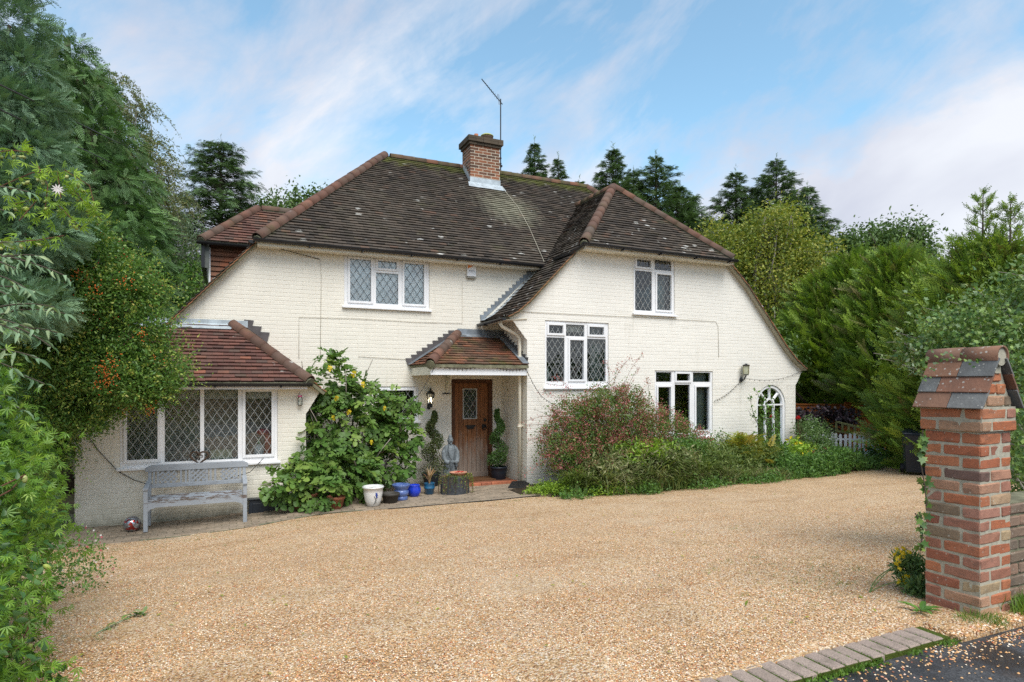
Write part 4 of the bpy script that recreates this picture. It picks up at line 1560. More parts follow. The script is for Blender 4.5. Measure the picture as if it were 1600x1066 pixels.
# lead round its foot
zf = lambda y: 4.57 + (y - EV) * (3.0 / 3.15)
m = MB()
m.box(X0 - 0.012, X1 + 0.012, Y0 - 0.012, Y0 - 0.002, zf(Y0) + 0.0, zf(Y0) + 0.17)
m.prism([(X0 - 0.1, Y0 - 0.17, zf(Y0 - 0.17) + 0.035), (X1 + 0.1, Y0 - 0.17, zf(Y0 - 0.17) + 0.035), (X1 + 0.06, Y0 - 0.013, zf(Y0) + 0.035), (X0 - 0.06, Y0 - 0.013, zf(Y0) + 0.035)], (0, 0, 0.007))
m.build("apron_flashing", M["leadpale"], ch)
m = MB()
for i in range(6):
    y = Y0 - 0.01 + i * 0.09
    m.box(X0 - 0.012, X0 - 0.002, y, y + 0.085, zf(y) - 0.02, zf(y) + 0.20 - 0.0)
    m.box(X1 + 0.002, X1 + 0.012, y, y + 0.085, zf(y) - 0.02, zf(y) + 0.20)
m.build("side_flashing", M["leadpale"], ch)

# aerial on the stack
ae = thing("tv_aerial", (6.40, 14.62, 7.8), "thin television aerial on a tall pole strapped to the chimney", "aerial")
MB().tube([(6.40, 14.62, 7.55), (6.40, 14.62, 9.40)], 0.016, 8).build("mast", M["iron"], ae)
m = MB().bar((6.20, 14.6, 7.72), (6.42, 14.62, 7.72), 0.03, 0.03)
m.bar((6.20, 14.6, 7.86), (6.42, 14.62, 7.86), 0.03, 0.03)
m.bar((6.36, 14.62, 7.66), (6.44, 14.62, 7.66), 0.05, 0.05)
m.build("bracket", M["iron"], ae)
A0, A1 = Vector((6.46, 14.64, 9.28)), Vector((5.80, 14.45, 9.72))
MB().bar(A0, A1, 0.016, 0.016).build("boom", M["iron"], ae)
m = MB()
dd = (A1 - A0).normalized()
for k in range(9):
    p = A0 + (A1 - A0) * (0.28 + 0.085 * k)
    m.tube([p - Vector((0.03, 0.10 - k * .006, 0)), p + Vector((0.03, 0.10 - k * .006, 0))], 0.004, 5)
for s in (-1, 1):
    p = A0 + (A1 - A0) * 0.2
    m.tube([p + Vector((0, 0.0, 0.0)), p + Vector((s * 0.0, 0.05 * s, 0.16 * s))], 0.005, 5)
    p = A0 + (A1 - A0) * 0.14
    m.tube([p, p + Vector((0, 0.06 * s, 0.20 * s))], 0.004, 5)
m.build("element", M["iron"], ae)
cb_ = MB().tube([(6.30, 14.3, zf(14.3) + 0.05), (6.42, 13.6, zf(13.6) + 0.04), (6.38, 12.9, zf(12.9) + 0.04), (6.22, 11.85, zf(11.85) + 0.04)], 0.006, 6)
tag(cb_.build("aerial_cable", M["mortar"]), "pale cable running down the dark roof tiles from the chimney", "cable")

# ------------------------------------------------------------------ front door
dr = bpy.data.objects.new("front_door", None)
col.objects.link(dr)
dr.parent = cot
W["front_door"] = Vector((4.61, 12.0, 0.0))
dr.location = W["front_door"] - wl(cot)
m = MB()
m.box(4.155, 4.235, 12.02, 12.14, 0.03, 2.095)
m.box(4.985, 5.065, 12.02, 12.14, 0.03, 2.095)
m.box(4.235, 4.985, 12.02, 12.14, 2.02, 2.095)
m.build("frame", M["doorframe"], dr)
xs8 = [4.237, 4.33, 4.43, 4.525, 4.62, 4.72, 4.81, 4.90, 4.983]
for i, (a, b) in enumerate(zip(xs8[:-1], xs8[1:])):
    y = 12.06 + random.uniform(-0.002, 0.002)
    if a >= 4.42 and b <= 4.73:
        MB().box(a + 0.003, b - 0.003, y, y + 0.035, 0.14, 1.27).build("plank", M["door"], dr, bevel=0.003)
        MB().box(a + 0.003, b - 0.003, y, y + 0.035, 1.90, 2.018).build("plank", M["door"], dr, bevel=0.003)
    else:
        MB().box(a + 0.003, b - 0.003, y, y + 0.035, 0.14, 2.018).build("plank", M["door"], dr, bevel=0.003)
MB().box(4.237, 4.983, 12.035, 12.06, 0.05, 0.155).build("weather_board", M["door"], dr, bevel=0.004)
MB().box(4.237, 4.983, 12.098, 12.11, 0.05, 2.01).build("backing_board", M["iron"], dr)
m = MB()
m.box(4.415, 4.437, 12.05, 12.075, 1.265, 1.905)
m.box(4.713, 4.735, 12.05, 12.075, 1.265, 1.905)
m.box(4.437, 4.713, 12.05, 12.075, 1.265, 1.287)
m.box(4.437, 4.713, 12.05, 12.075, 1.883, 1.905)
m.build("glazing_bead", M["came"], dr)
MB().quad((4.437, 12.075, 1.287), (4.713, 12.075, 1.287), (4.713, 12.075, 1.883), (4.437, 12.075, 1.883)).build("pane", M["glass"], dr)
m = MB()
lattice(m, 4.437, 4.713, 1.287, 1.883, 12.068, 0.138, 0.20)
m.build("diamond_lattice", M["came"], dr)
m = MB()
m.prism([(4.46, 12.05, 1.135), (4.70, 12.05, 1.135), (4.67, 12.05, 1.10), (4.64, 12.05, 1.06), (4.52, 12.05, 1.06), (4.49, 12.05, 1.10)], (0, -0.022, 0))
m.build("letterbox", M["iron"], dr, bevel=0.004)
m = MB().lathe((0, 0, 0), [(0.045, 0), (0.045, 0.012), (0.02, 0.02)], 18)
m.v = [(4.885 + x, 12.058 - z, 1.11 + y) for x, y, z in m.v]
m.tube([(4.885 + 0.048 * math.cos(a), 12.025, 1.09 + 0.055 * math.sin(a)) for a in lin(0, 2 * math.pi, 16)], 0.009, 6)
m.build("ring_handle", M["iron"], dr)
m = MB().lathe((0, 0, 0), [(0.034, 0), (0.034, 0.01), (0.02, 0.016)], 16)
m.v = [(4.915 + x, 12.058 - z, 1.24 + y) for x, y, z in m.v]
m.build("lock_plate", M["iron"], dr)
tag(MB().box(5.095, 5.135, 11.965, 11.99, 1.10, 1.20).build("doorbell", M["fasciaw"], bevel=0.004), "small white doorbell push on the wall right of the oak door", "doorbell")

# brick doorstep
stp = thing("doorstep", (4.7, 11.4, 0.0), "low step edged with red bricks in front of the oak door", "doorstep")
MB().box(4.05, 5.25, 11.29, 12.0, -0.05, 0.058).build("step_top", plain("mossy_red_tile", (0.20, 0.085, 0.05), 0.8, 0.2, 0.35, 7, 0.4), stp)
x = 4.05
sm_ = [block_mesh("step_brick", 0.21, 0.10, 0.105, plain("red_step_brick_%d" % i, c, 0.75, 0.2, 0.25, 9, 0.4), 0.008, 70 + i) for i, c in enumerate([(0.40, 0.14, 0.075), (0.34, 0.12, 0.07)])]
while x < 5.15:
    inst("brick", random.choice(sm_), Matrix.Translation((x + 0.105, 11.235, -0.045 + random.uniform(-.002, .002))), stp)
    x += 0.22
tag(MB().box(4.32, 4.95, 11.42, 11.86, 0.06, 0.085).build("doormat", plain("brown_coir", (0.12, 0.06, 0.03), 0.95, 0.1, 0.35, 40, 1.0)), "brown coir doormat on the brick step", "doormat")

# ================================================================== things round the house
def tube_thing(name, pts, r, mat, label, cat, group=None, seg=6):
    return tag(MB().tube(pts, r, seg).build(name, mat, sm=True), label, cat, group)


# downpipe
dp = thing("downpipe", (5.17, 10.98, 0.0), "cream painted downpipe on the corner of the wing beside the porch", "downpipe")
MB().tube([(4.80, 11.0, 3.20), (4.84, 10.98, 3.12), (5.12, 10.94, 2.98), (5.19, 10.93, 2.90), (5.19, 10.93, 0.12)], 0.036, 10).build("pipe", M["fascia"], dp, sm=True)
m = MB()
for z in (2.5, 1.15):
    m.lathe((5.19, 10.93, z), [(0.048, 0), (0.048, 0.05)], 12)
    m.box(5.19, 5.262, 10.915, 10.945, z + 0.01, z + 0.04)
m.build("bracket", M["fascia"], dp)

# lantern by the door
ln = thing("wall_lantern", (3.66, 11.86, 1.53), "small black six sided lantern on the wall left of the oak door", "lantern")
lz = 1.53
MB().lathe((3.66, 11.86, lz), [(0.035, 0.0), (0.045, 0.02), (0.03, 0.06), (0.055, 0.075), (0.055, 0.085)], 6).build("base", M["iron"], ln)
MB().lathe((3.66, 11.86, lz), [(0.095, 0.27), (0.10, 0.275), (0.06, 0.32), (0.03, 0.335), (0.02, 0.35), (0.022, 0.37), (0.004, 0.395)], 6).build("cap", M["iron"], ln)
m = MB()
for k in range(6):
    a = 2 * math.pi * k / 6
    m.bar((3.66 + 0.05 * math.cos(a), 11.86 + 0.05 * math.sin(a), lz + 0.08), (3.66 + 0.085 * math.cos(a), 11.86 + 0.085 * math.sin(a), lz + 0.275), 0.009, 0.009)
m.bar((3.66, 11.90, lz + 0.03), (3.66, 11.985, lz + 0.03), 0.025, 0.025)
m.box(3.63, 3.69, 11.975, 11.99, lz - 0.04, lz + 0.12)
m.build("cage", M["iron"], ln)
MB().lathe((3.66, 11.86, lz), [(0.046, 0.085), (0.08, 0.27)], 6, closed=False).build("glass_shade", M["glass"], ln)
g = G("warm_bulb")
e = g.n("ShaderNodeEmission", {"Color": (1.0, 0.78, 0.5), "Strength": 2.2})
g.t.links.new(e.outputs[0], g.out.inputs[0])
M["bulb"] = g.m
MB().sphere((3.66, 11.86, lz + 0.16), 0.022, 10, 8, sz=2.0).build("bulb", M["bulb"], ln, sm=True)

# carriage lamp on the wing
wl_ = thing("wall_lamp", (10.81, 10.66, 2.05), "weathered brass and glass wall lamp near the right end of the wing", "lamp")
MB().lathe((10.83, 10.62, 2.20), [(0.075, 0.0), (0.078, 0.015), (0.078, 0.02)], 4).build("base", M["iron"], wl_)
MB().lathe((10.83, 10.62, 2.42), [(0.11, 0.0), (0.11, 0.02), (0.05, 0.03), (0.02, 0.05)], 4).build("cap", M["iron"], wl_)
m = MB()
br_ = plain("dull_brass", (0.32, 0.30, 0.18), 0.5, 0.4, 0.3, 15, 0.1, 0.3)
for k in range(4):
    a = 2 * math.pi * k / 4
    m.bar((10.83 + 0.075 * math.cos(a), 10.62 + 0.075 * math.sin(a), 2.22), (10.83 + 0.09 * math.cos(a), 10.62 + 0.09 * math.sin(a), 2.42), 0.014, 0.014)
m.build("cage", br_, wl_)
MB().lathe((10.83, 10.62, 2.22), [(0.068, 0.0), (0.082, 0.2)], 4, closed=False).build("glass_shade", plain("dusty_lamp_glass", (0.45, 0.45, 0.32), 0.3, 0.5, 0.2, 10), wl_)
m = MB().tube([(10.83, 10.62, 2.20), (10.79, 10.64, 2.10), (10.76, 10.70, 2.06), (10.76, 10.73, 2.12)], 0.014, 8)
m.sphere((10.77, 10.71, 2.10), 0.05, 10, 8, 0.8, 0.6, 1.3)
m.build("scroll_arm", M["iron"], wl_, sm=True)

# alarm box
ab = thing("alarm_box", (4.57, 11.95, 4.2), "white burglar alarm box with orange corner under the main eaves", "alarm")
MB().prism([(4.47, 11.93, 4.23), (4.67, 11.93, 4.23), (4.67, 11.93, 4.46), (4.47, 11.93, 4.46)], (0, 0.055, 0)).build("cover", M["fasciaw"], ab, bevel=0.008)
MB().prism([(4.48, 11.924, 4.39), (4.48, 11.924, 4.452), (4.60, 11.924, 4.452), (4.55, 11.924, 4.42)], (0, 0.004, 0)).build("orange_corner", plain("orange_print", (0.75, 0.25, 0.05), 0.4, 0.3, 0.05), ab)
m = MB()
for k, (a, b) in enumerate(((4.515, 4.535), (4.545, 4.555), (4.562, 4.59), (4.60, 4.625))):
    m.box(a, b, 11.924, 11.928, 4.335 + (0.006 if k % 2 else 0), 4.352)
m.build("print", plain("grey_print", (0.25, 0.30, 0.36), 0.5, 0.2, 0.05), ab)
MB().box(4.47, 4.665, 11.935, 11.985, 4.195, 4.226).build("strobe", plain("grey_strobe", (0.25, 0.24, 0.2), 0.4, 0.4), ab)

# cables on the walls
cm = plain("painted_cable", (0.52, 0.48, 0.40), 0.6, 0.2, 0.1, 10, 0.0)
ck = plain("dark_wire", (0.05, 0.045, 0.04), 0.6, 0.3, 0.1, 10, 0.0)
grp = "painted cables clipped along the house walls"
tube_thing("wall_cable", [(1.17, 11.985, 2.47), (1.17, 11.985, 3.24), (2.26, 11.985, 3.26), (3.4, 11.985, 3.24), (4.38, 11.985, 3.26), (4.38, 11.985, 4.12)], 0.0035, cm,
           "thin cable crossing the main wall below the upper left window", "cable", grp)
tube_thing("wall_cable", [(0.49, 11.86, 4.52), (1.04, 11.93, 4.42), (1.54, 11.985, 4.34)], 0.006, ck,
           "dark wire slanting from the main gutter's left end to the wall", "cable", grp)
tube_thing("wall_cable", [(1.55, 11.985, 4.34), (1.57, 11.985, 4.04), (1.55, 11.985, 2.48)], 0.0035, cm,
           "thin upright cable left of the upper left window", "cable", grp)
tube_thing("wall_cable", [(5.05, 10.735, 3.40), (6.36, 10.735, 3.41), (7.94, 10.735, 3.42), (10.03, 10.735, 3.42), (10.1, 10.735, 3.31), (10.12, 10.735, 2.61)], 0.004, cm,
           "long thin cable crossing the wing wall between its two storeys", "cable", grp)
tube_thing("wall_cable", [(2.26, 11.985, 2.53), (2.75, 11.985, 2.51), (3.27, 11.985, 2.49), (3.40, 11.97, 2.32)], 0.0035, cm,
           "thin cable running along the wall to the left end of the porch roof", "cable", grp)
tube_thing("wall_cable", [(-1.99, 10.735, 1.45), (-1.88, 10.735, 1.25), (-1.74, 10.735, 1.01), (-1.5, 10.73, 0.70), (-1.3, 10.73, 0.56), (-1.1, 10.6, 0.50), (-0.9, 10.52, 0.5), (-0.2, 10.5, 0.48), (0.3, 10.6, 0.60), (0.5, 10.7, 0.8)], 0.006, ck,
           "loose dark wire drooping below the bay window behind the bench", "cable", grp)


def string_light(pts, label):
    t = thing("string_light", pts[0], label, "fairy lights", "strings of small lights hung on the house")
    P = []
    for a, b in zip(pts[:-1], pts[1:]):
        a, b = Vector(a), Vector(b)
        sag = (b - a).length * 0.07
        for i in range(12):
            k = i / 12
            P.append(a.lerp(b, k) - Vector((0, 0, sag * 4 * k * (1 - k))))
    P.append(Vector(pts[-1]))
    MB().tube(P, 0.004, 5).build("wire", ck, t)
    m = MB()
    for p in P[::1]:
        m.bar(p, p - Vector((random.uniform(-.01, .01), random.uniform(-.01, .01), 0.03)), 0.009, 0.009, (1, 0, 0))
    m.build("bulbs", ck, t)


string_light([(10.85, 10.68, 2.14), (12.72, 10.70, 2.32)], "string of small lights from the wing lamp to the right eaves")
string_light([(10.80, 10.70, 2.12), (9.98, 10.71, 1.62)], "string of small lights from the wing lamp down to the window")
string_light([(3.36, 10.66, 2.30), (2.98, 10.9, 1.62), (2.6, 11.0, 1.25)], "string of small lights hanging from the porch's left corner")
string_light([(3.40, 10.66, 2.34), (4.4, 10.66, 2.36), (5.2, 10.66, 2.30), (5.55, 10.66, 1.75), (6.1, 10.6, 1.5)], "string of small lights along the porch fascia and into the shrub")

# heart wreath and glass jar on the bay wall
hm = MB()
for k in range(2):
    P = []
    for i in range(25):
        a = 2 * math.pi * i / 24
        x = 0.0075 * 16 * math.sin(a) ** 3 * (1 + 0.03 * k)
        z = 0.0068 * (13 * math.cos(a) - 5 * math.cos(2 * a) - 2 * math.cos(3 * a) - math.cos(4 * a))
        P.append((-0.42 + x, 10.60 - 0.012 * k + random.uniform(-.006, .006), 0.875 + z + random.uniform(-.005, .005)))
    hm.tube(P, 0.013, 6, cap=False)
P = [(-0.42 + 0.05 * math.cos(a * 1.7), 10.60, 0.89 + 0.03 * math.sin(a)) for a in lin(0, 6.28, 14)]
hm.tube(P, 0.006, 5)
tag(hm.build("heart_wreath", plain("dark_wicker", (0.075, 0.05, 0.035), 0.8, 0.2, 0.3, 30, 0.4)), "dark wicker heart hanging against the bay window frame", "wreath")
j = thing("hanging_jar", (1.06, 10.68, 1.62), "clear jar with a pink lid hanging at the bay's right corner", "jar")
MB().lathe((1.06, 10.68, 1.64), [(0.03, 0), (0.042, 0.02), (0.04, 0.12), (0.028, 0.15)], 14).build("jar_glass", M["glass"], j, sm=True)
MB().lathe((1.06, 10.68, 1.785), [(0.032, 0), (0.032, 0.025)], 14).build("lid", plain("pink_lid", (0.6, 0.10, 0.25), 0.4, 0.4), j)
MB().tube([(1.03, 10.68, 1.81), (1.06, 10.70, 1.86), (1.06, 10.735, 1.87)], 0.003, 5).build("wire", M["camedark"], j)

# what stands on the inner sill of the bay
MB().box(-1.4, 0.68, 10.86, 11.25, 0.765, 0.80).build("inner_sill", M["trim"], cot)
bt = thing("spray_bottle", (0.44, 10.98, 0.80), "pale bottle with green cap on the sill behind the right bay pane", "bottle")
MB().lathe((0.44, 10.98, 0.80), [(0.05, 0), (0.075, 0.02), (0.082, 0.08), (0.07, 0.15), (0.03, 0.20), (0.024, 0.215)], 18, 1.0, 0.55).build("bottle_body", plain("pale_blue_plastic", (0.62, 0.72, 0.76), 0.3, 0.5, 0.25, 18), bt, sm=True)
MB().lathe((0.44, 10.98, 1.015), [(0.026, 0), (0.024, 0.05), (0.012, 0.06), (0.010, 0.09)], 12).build("cap", plain("green_cap", (0.02, 0.30, 0.14), 0.35, 0.4), bt)
mx_ = thing("stand_mixer", (0.58, 11.18, 0.80), "red stand mixer on the worktop behind the right bay pane", "mixer")
red = plain("red_enamel", (0.42, 0.02, 0.02), 0.2, 0.5, 0.05, 3, 0.0, 0.0, 0.6)
MB().box(0.54, 0.64, 11.12, 11.24, 0.80, 1.14).build("column", red, mx_, bevel=0.02)
m = MB().sphere((0.53, 11.18, 1.19), 0.06, 14, 10, 2.0, 1.0, 1.0)
m.build("motor_head", red, mx_, sm=True)
MB().lathe((0.45, 11.18, 1.14), [(0.02, -0.04), (0.02, 0.0)], 12).build("hub", M["came"], mx_)
tag(MB().box(-0.27, 0.04, 10.92, 11.05, 0.80, 0.945).build("paper_box", plain("pale_green_card", (0.50, 0.56, 0.42), 0.7, 0.2), bevel=0.004), "low pale green box on the sill behind the third bay pane", "box")
tag(MB().lathe((-1.17, 11.0, 0.80), [(0.05, 0), (0.055, 0.06), (0.06, 0.07)], 16).build("sill_bowl", plain("cream_bowl", (0.55, 0.52, 0.42), 0.4, 0.4), sm=True), "small cream bowl on the sill behind the left bay pane", "bowl")
vs = tag(MB().lathe((5.83, 10.99, 1.97), [(0.04, 0), (0.05, 0.05), (0.05, 0.32), (0.035, 0.36)], 16).build("sill_vase", plain("pale_green_glass", (0.35, 0.42, 0.38), 0.3, 0.4), sm=True), "tall pale vase on the sill behind the leaded wing window", "vase")

# bench
bn = thing("garden_bench", (-0.43, 10.25, -0.08), "grey painted wooden bench with lattice back, paint peeling, under the bay window", "bench")
gw = M["greywood"]
BX0, BX1, zg = -1.10, 0.24, -0.085
for x in (BX0, BX1 - 0.055):
    MB().box(x, x + 0.055, 10.0, 10.055, zg, 0.50).build("leg", gw, bn, bevel=0.004)
for x in (BX0 + 0.005, BX1 - 0.05):
    MB().hexa([(x, 10.42, zg), (x + 0.045, 10.42, zg), (x + 0.045, 10.48, zg), (x, 10.48, zg), (x, 10.50, 0.70), (x + 0.045, 10.50, 0.70), (x + 0.045, 10.545, 0.70), (x, 10.545, 0.70)]).build("leg", gw, bn, bevel=0.004)
for x in (BX0 - 0.005, BX1 - 0.06):
    MB().hexa([(x, 9.98, 0.50), (x + 0.065, 9.98, 0.50), (x + 0.065, 10.47, 0.545), (x, 10.47, 0.545), (x, 9.98, 0.53), (x + 0.065, 9.98, 0.53), (x + 0.065, 10.47, 0.575), (x, 10.47, 0.575)]).build("armrest", gw, bn, bevel=0.005)
m = MB().prism([(BX0 - 0.03, 10.49, 0.70), (BX1 + 0.03, 10.49, 0.70), (BX1 + 0.03, 10.49, 0.76), (BX1 - 0.05, 10.49, 0.795), (BX0 + 0.05, 10.49, 0.795), (BX0 - 0.03, 10.49, 0.76)], (0, 0.06, 0))
m.build("top_rail", gw, bn, bevel=0.006)
MB().box(BX0 + 0.05, BX1 - 0.05, 10.49, 10.53, 0.455, 0.515).build("lower_rail", gw, bn, bevel=0.004)
pw = (BX1 - BX0 - 0.1) / 3
for p in range(3):
    a = BX0 + 0.05 + pw * p
    for xx in (a + 0.025, a + 0.075, a + pw - 0.075 - 0.028, a + pw - 0.025 - 0.028) if p == 1 else ((a + 0.02, a + 0.07, a + pw - 0.04) if p == 0 else (a + 0.012, a + pw - 0.10, a + pw - 0.05)):
        MB().box(xx, xx + 0.028, 10.50, 10.522, 0.515, 0.70).build("slat", gw, bn)
    x0, x1 = a + 0.10, a + pw - 0.075
    if p == 1: x0, x1 = a + 0.103, a + pw - 0.103
    n = 3
    w_, h_ = x1 - x0, 0.185
    for sgn in (1, -1):
        for k in range(-3, 4):
            c = k * 0.075
            P = []
            for tt in lin(0, 1, 40):
                x = x0 + w_ * tt
                z = 0.6075 + sgn * (x - (x0 + x1) / 2 - c) * 0.95
                if 0.517 <= z <= 0.698: P.append((x, z))
            if len(P) < 5: continue
            y = 10.503 if sgn > 0 else 10.512
            MB().bar((P[0][0], y, P[0][1]), (P[-1][0], y, P[-1][1]), 0.009, 0.024, (0, 0, 1)).build("lattice_strip", gw, bn)
for k in range(5):
    y = 10.03 + k * 0.088
    MB().box(BX0 + 0.06, BX1 - 0.06, y, y + 0.07, 0.335 + random.uniform(-.003, .003), 0.357).build("seat_slat", gw, bn, bevel=0.003)
m = MB().prism([(BX0 + 0.055, 10.01, 0.33), (BX1 - 0.055, 10.01, 0.33), (BX1 - 0.055, 10.01, 0.19), (BX1 - 0.085, 10.01, 0.225), (BX1 - 0.16, 10.01, 0.25), (BX0 + 0.16, 10.01, 0.25), (BX0 + 0.085, 10.01, 0.225), (BX0 + 0.055, 10.01, 0.19)], (0, 0.028, 0))
m.build("apron", gw, bn)
for x in (BX0 + 0.012, BX1 - 0.045):
    MB().box(x, x + 0.03, 10.06, 10.42, 0.24, 0.31).build("side_rail", gw, bn)

# mosaic ball
g = G("mirror_mosaic")
v = g.n("ShaderNodeTexVoronoi", {"Vector": g.objp(), "Scale": 26.0}, feature="F1")
e_ = g.n("ShaderNodeTexVoronoi", {"Vector": g.objp(), "Scale": 26.0}, feature="DISTANCE_TO_EDGE")
r_ = g.n("ShaderNodeSeparateColor", {"Color": v.outputs["Color"]})
cc = g.ramp(r_.outputs[0], [(0.0, (0.35, 0.37, 0.40)), (0.7, (0.62, 0.64, 0.68)), (0.78, (0.45, 0.06, 0.05)), (1.0, (0.12, 0.12, 0.13))], "CONSTANT")
ed_ = g.step(e_.outputs["Distance"], 0.01, 0.03)
cc = g.mix(ed_, (0.03, 0.03, 0.03), cc)
g.pbr(cc, g.math("SUBTRACT", 0.75, g.math("MULTIPLY", ed_, 0.6)), 0.5, None, g.math("MULTIPLY", ed_, 0.75))
tag(MB().sphere((-1.26, 10.22, gz(-1.26, 10.2) + 0.115), 0.112, 28, 18).build("mosaic_ball", g.m, sm=True), "silver and red mirror mosaic ball on the paving left of the bench", "garden ball")

# black trough against the bay wall
tr = thing("plinth_trough", (0.55, 10.62, -0.1), "long black trough with a raised front panel right of the bench", "planter")
MB().prism([(0.27, 10.56, -0.13), (0.95, 10.56, -0.13), (0.93, 10.60, 0.15), (0.29, 10.60, 0.15)], (0, 0.13, 0)).build("box_body", M["bin"], tr, bevel=0.006)
MB().prism([(0.33, 10.565, -0.09), (0.89, 10.565, -0.09), (0.88, 10.588, 0.10), (0.34, 10.588, 0.10)], (0, -0.012, 0)).build("raised_panel", M["bin"], tr, bevel=0.004)
MB().box(0.26, 0.96, 10.58, 10.735, 0.15, 0.17).build("rim", M["bin"], tr, bevel=0.004)


# pots
def pot(name, x, y, prof, mat, label, soil=None, cat="pot", rim=None):
    z = gz(x, y) + 0.012
    t = thing(name, (x, y, z), label, cat)
    rt, ht = prof[-1]
    inner = [(rt - 0.014, ht), (rt - 0.018, ht - 0.04)]
    MB().lathe((x, y, z), prof + inner, 28).build("pot_body", mat, t, sm=True)
    MB().lathe((x, y, z + ht - 0.045), [(rt - 0.016, 0), (rt * 0.6, 0.012), (0.001, 0.016)], 16).build("soil", M["soil"], t, sm=True)
    return t, z


def glaze(name, c, c2, rough=0.15):
    g = G(name)
    p = g.objp()
    z = g.n("ShaderNodeSeparateXYZ", {"Vector": p}).outputs[2]
    n = g.noise(g.objp((3, 3, 14)), 3.0, 5)
    return g.pbr(g.mix(g.step(n, 0.3, 0.7), c, c2), rough, 0.5, None, 0, 0.4)


wp, wz = pot("glazed_pot", 2.13, 10.05, [(0.085, 0), (0.10, 0.01), (0.135, 0.10), (0.155, 0.22), (0.158, 0.29), (0.172, 0.295), (0.176, 0.315), (0.165, 0.325)],
             glaze("cream_glaze", (0.66, 0.66, 0.64), (0.72, 0.72, 0.71), 0.3), "white glazed pot with a blue painted flower beside the fig tree")
blu = plain("blue_brush_paint", (0.03, 0.06, 0.30), 0.35, 0.4)
gre = plain("grey_brush_paint", (0.16, 0.17, 0.17), 0.4, 0.4)


def onpot(cx_, cy_, cz, a, r, z):
    return (cx_ + r * math.cos(a), cy_ + r * math.sin(a), cz + z)


prf = lambda z: float(np.interp(z, [0, 0.01, 0.10, 0.22, 0.29], [0.085, 0.10, 0.135, 0.155, 0.158])) + 0.002
for pts2, mt in (([(-1.62, .05), (-1.50, .11), (-1.42, .19)], gre), ([(-1.40, .06), (-1.50, .12), (-1.66, .18)], gre), ([(-1.70, .04), (-1.55, .08), (-1.36, .12)], gre),
                 ([(-1.44, .18), (-1.38, .225)], blu), ([(-1.42, .17), (-1.32, .20)], blu), ([(-1.47, .19), (-1.46, .235)], blu), ([(-1.44, .15), (-1.30, .165)], blu)):
    MB().tube([onpot(2.13, 10.05, wz, a, prf(z), z) for a, z in pts2], 0.005 if mt is gre else 0.011, 6).build("painted_stroke", mt, wp)
pot("bowl_planter", 2.45, 10.20, [(0.10, 0), (0.115, 0.01), (0.135, 0.12), (0.155, 0.125), (0.16, 0.155), (0.152, 0.165)], plain("brown_black_plastic", (0.050, 0.045, 0.038), 0.5, 0.3), "low dark brown plastic bowl between the white and blue pots")
pot("glazed_pot", 2.68, 10.38, [(0.105, 0), (0.115, 0.01), (0.11, 0.06), (0.095, 0.075), (0.125, 0.09), (0.128, 0.16), (0.105, 0.175), (0.13, 0.20), (0.155, 0.25), (0.16, 0.265), (0.15, 0.27)],
    glaze("streaked_blue_glaze", (0.035, 0.07, 0.26), (0.17, 0.25, 0.50)), "waisted streaky blue glazed pot behind the brown bowl")
pot("glazed_pot", 2.97, 10.60, [(0.07, 0), (0.085, 0.01), (0.115, 0.08), (0.115, 0.14), (0.095, 0.185), (0.105, 0.20), (0.10, 0.205)], glaze("cobalt_glaze", (0.008, 0.03, 0.42), (0.02, 0.06, 0.60)), "small round cobalt blue pot right of the streaky blue pot")
tp, tz = pot("glazed_pot", 3.28, 10.70, [(0.07, 0), (0.08, 0.01), (0.092, 0.10), (0.10, 0.105), (0.10, 0.125), (0.095, 0.13), (0.10, 0.19), (0.105, 0.20), (0.10, 0.205)],
             glaze("teal_glaze", (0.012, 0.06, 0.12), (0.02, 0.12, 0.24)), "teal glazed pot holding a spiky pink striped cordyline")
pot("terracotta_pot", 1.10, 10.36, [(0.13, 0), (0.15, 0.01), (0.19, 0.20), (0.21, 0.205), (0.215, 0.25), (0.205, 0.255)], M["terracotta"], "large terracotta pot mostly hidden under the fig leaves")
pot("terracotta_pot", 1.55, 10.12, [(0.09, 0), (0.10, 0.01), (0.13, 0.15), (0.145, 0.155), (0.145, 0.19), (0.14, 0.195)], M["terracotta"], "smaller terracotta pot hidden low among the fig leaves")
dpt, dz_ = pot("round_pot", 5.00, 11.52, [(0.125, 0), (0.135, 0.01), (0.165, 0.20), (0.17, 0.27), (0.18, 0.275), (0.18, 0.30), (0.17, 0.305)], M["bin"], "dark grey pot of the spiral topiary right of the door")
dpl, dlz = pot("round_pot", 3.58, 11.55, [(0.13, 0), (0.14, 0.01), (0.16, 0.15), (0.19, 0.23), (0.20, 0.25), (0.19, 0.255)], M["bin"], "wide dark pot of the spiral topiary left of the door")

# grey stump-like planter with saucer of red petals
st = thing("stone_planter", (3.72, 10.56, gz(3.7, 10.5)), "rough grey slab planter trailing yellow green creeper before the statue", "planter")
sz = gz(3.7, 10.5) + 0.012
gs = plain("slate_grey_stone", (0.065, 0.07, 0.078), 0.8, 0.25, 0.35, 18, 0.9)
m = MB()
n = 22
rr_ = [0.235 + random.uniform(-0.012, 0.012) for _ in range(n)]
for zz, sc_ in ((0, 1.0), (0.12, 1.01), (0.24, 0.99), (0.34, 1.0)):
    for k in range(n):
        a = 2 * math.pi * k / n
        r = rr_[k] * sc_ * (1 + 0.18 * abs(math.cos(2 * a)) ** 3 * 0.5)
        m.v.append((3.72 + r * math.cos(a) * 1.05, 10.56 + r * math.sin(a) * 0.75, sz + zz))
for i in range(3):
    for k in range(n):
        m.f.append((i * n + k, i * n + (k + 1) % n, (i + 1) * n + (k + 1) % n, (i + 1) * n + k))
m.f.append(tuple(3 * n + k for k in range(n)))
m.build("planter_body", gs, st)
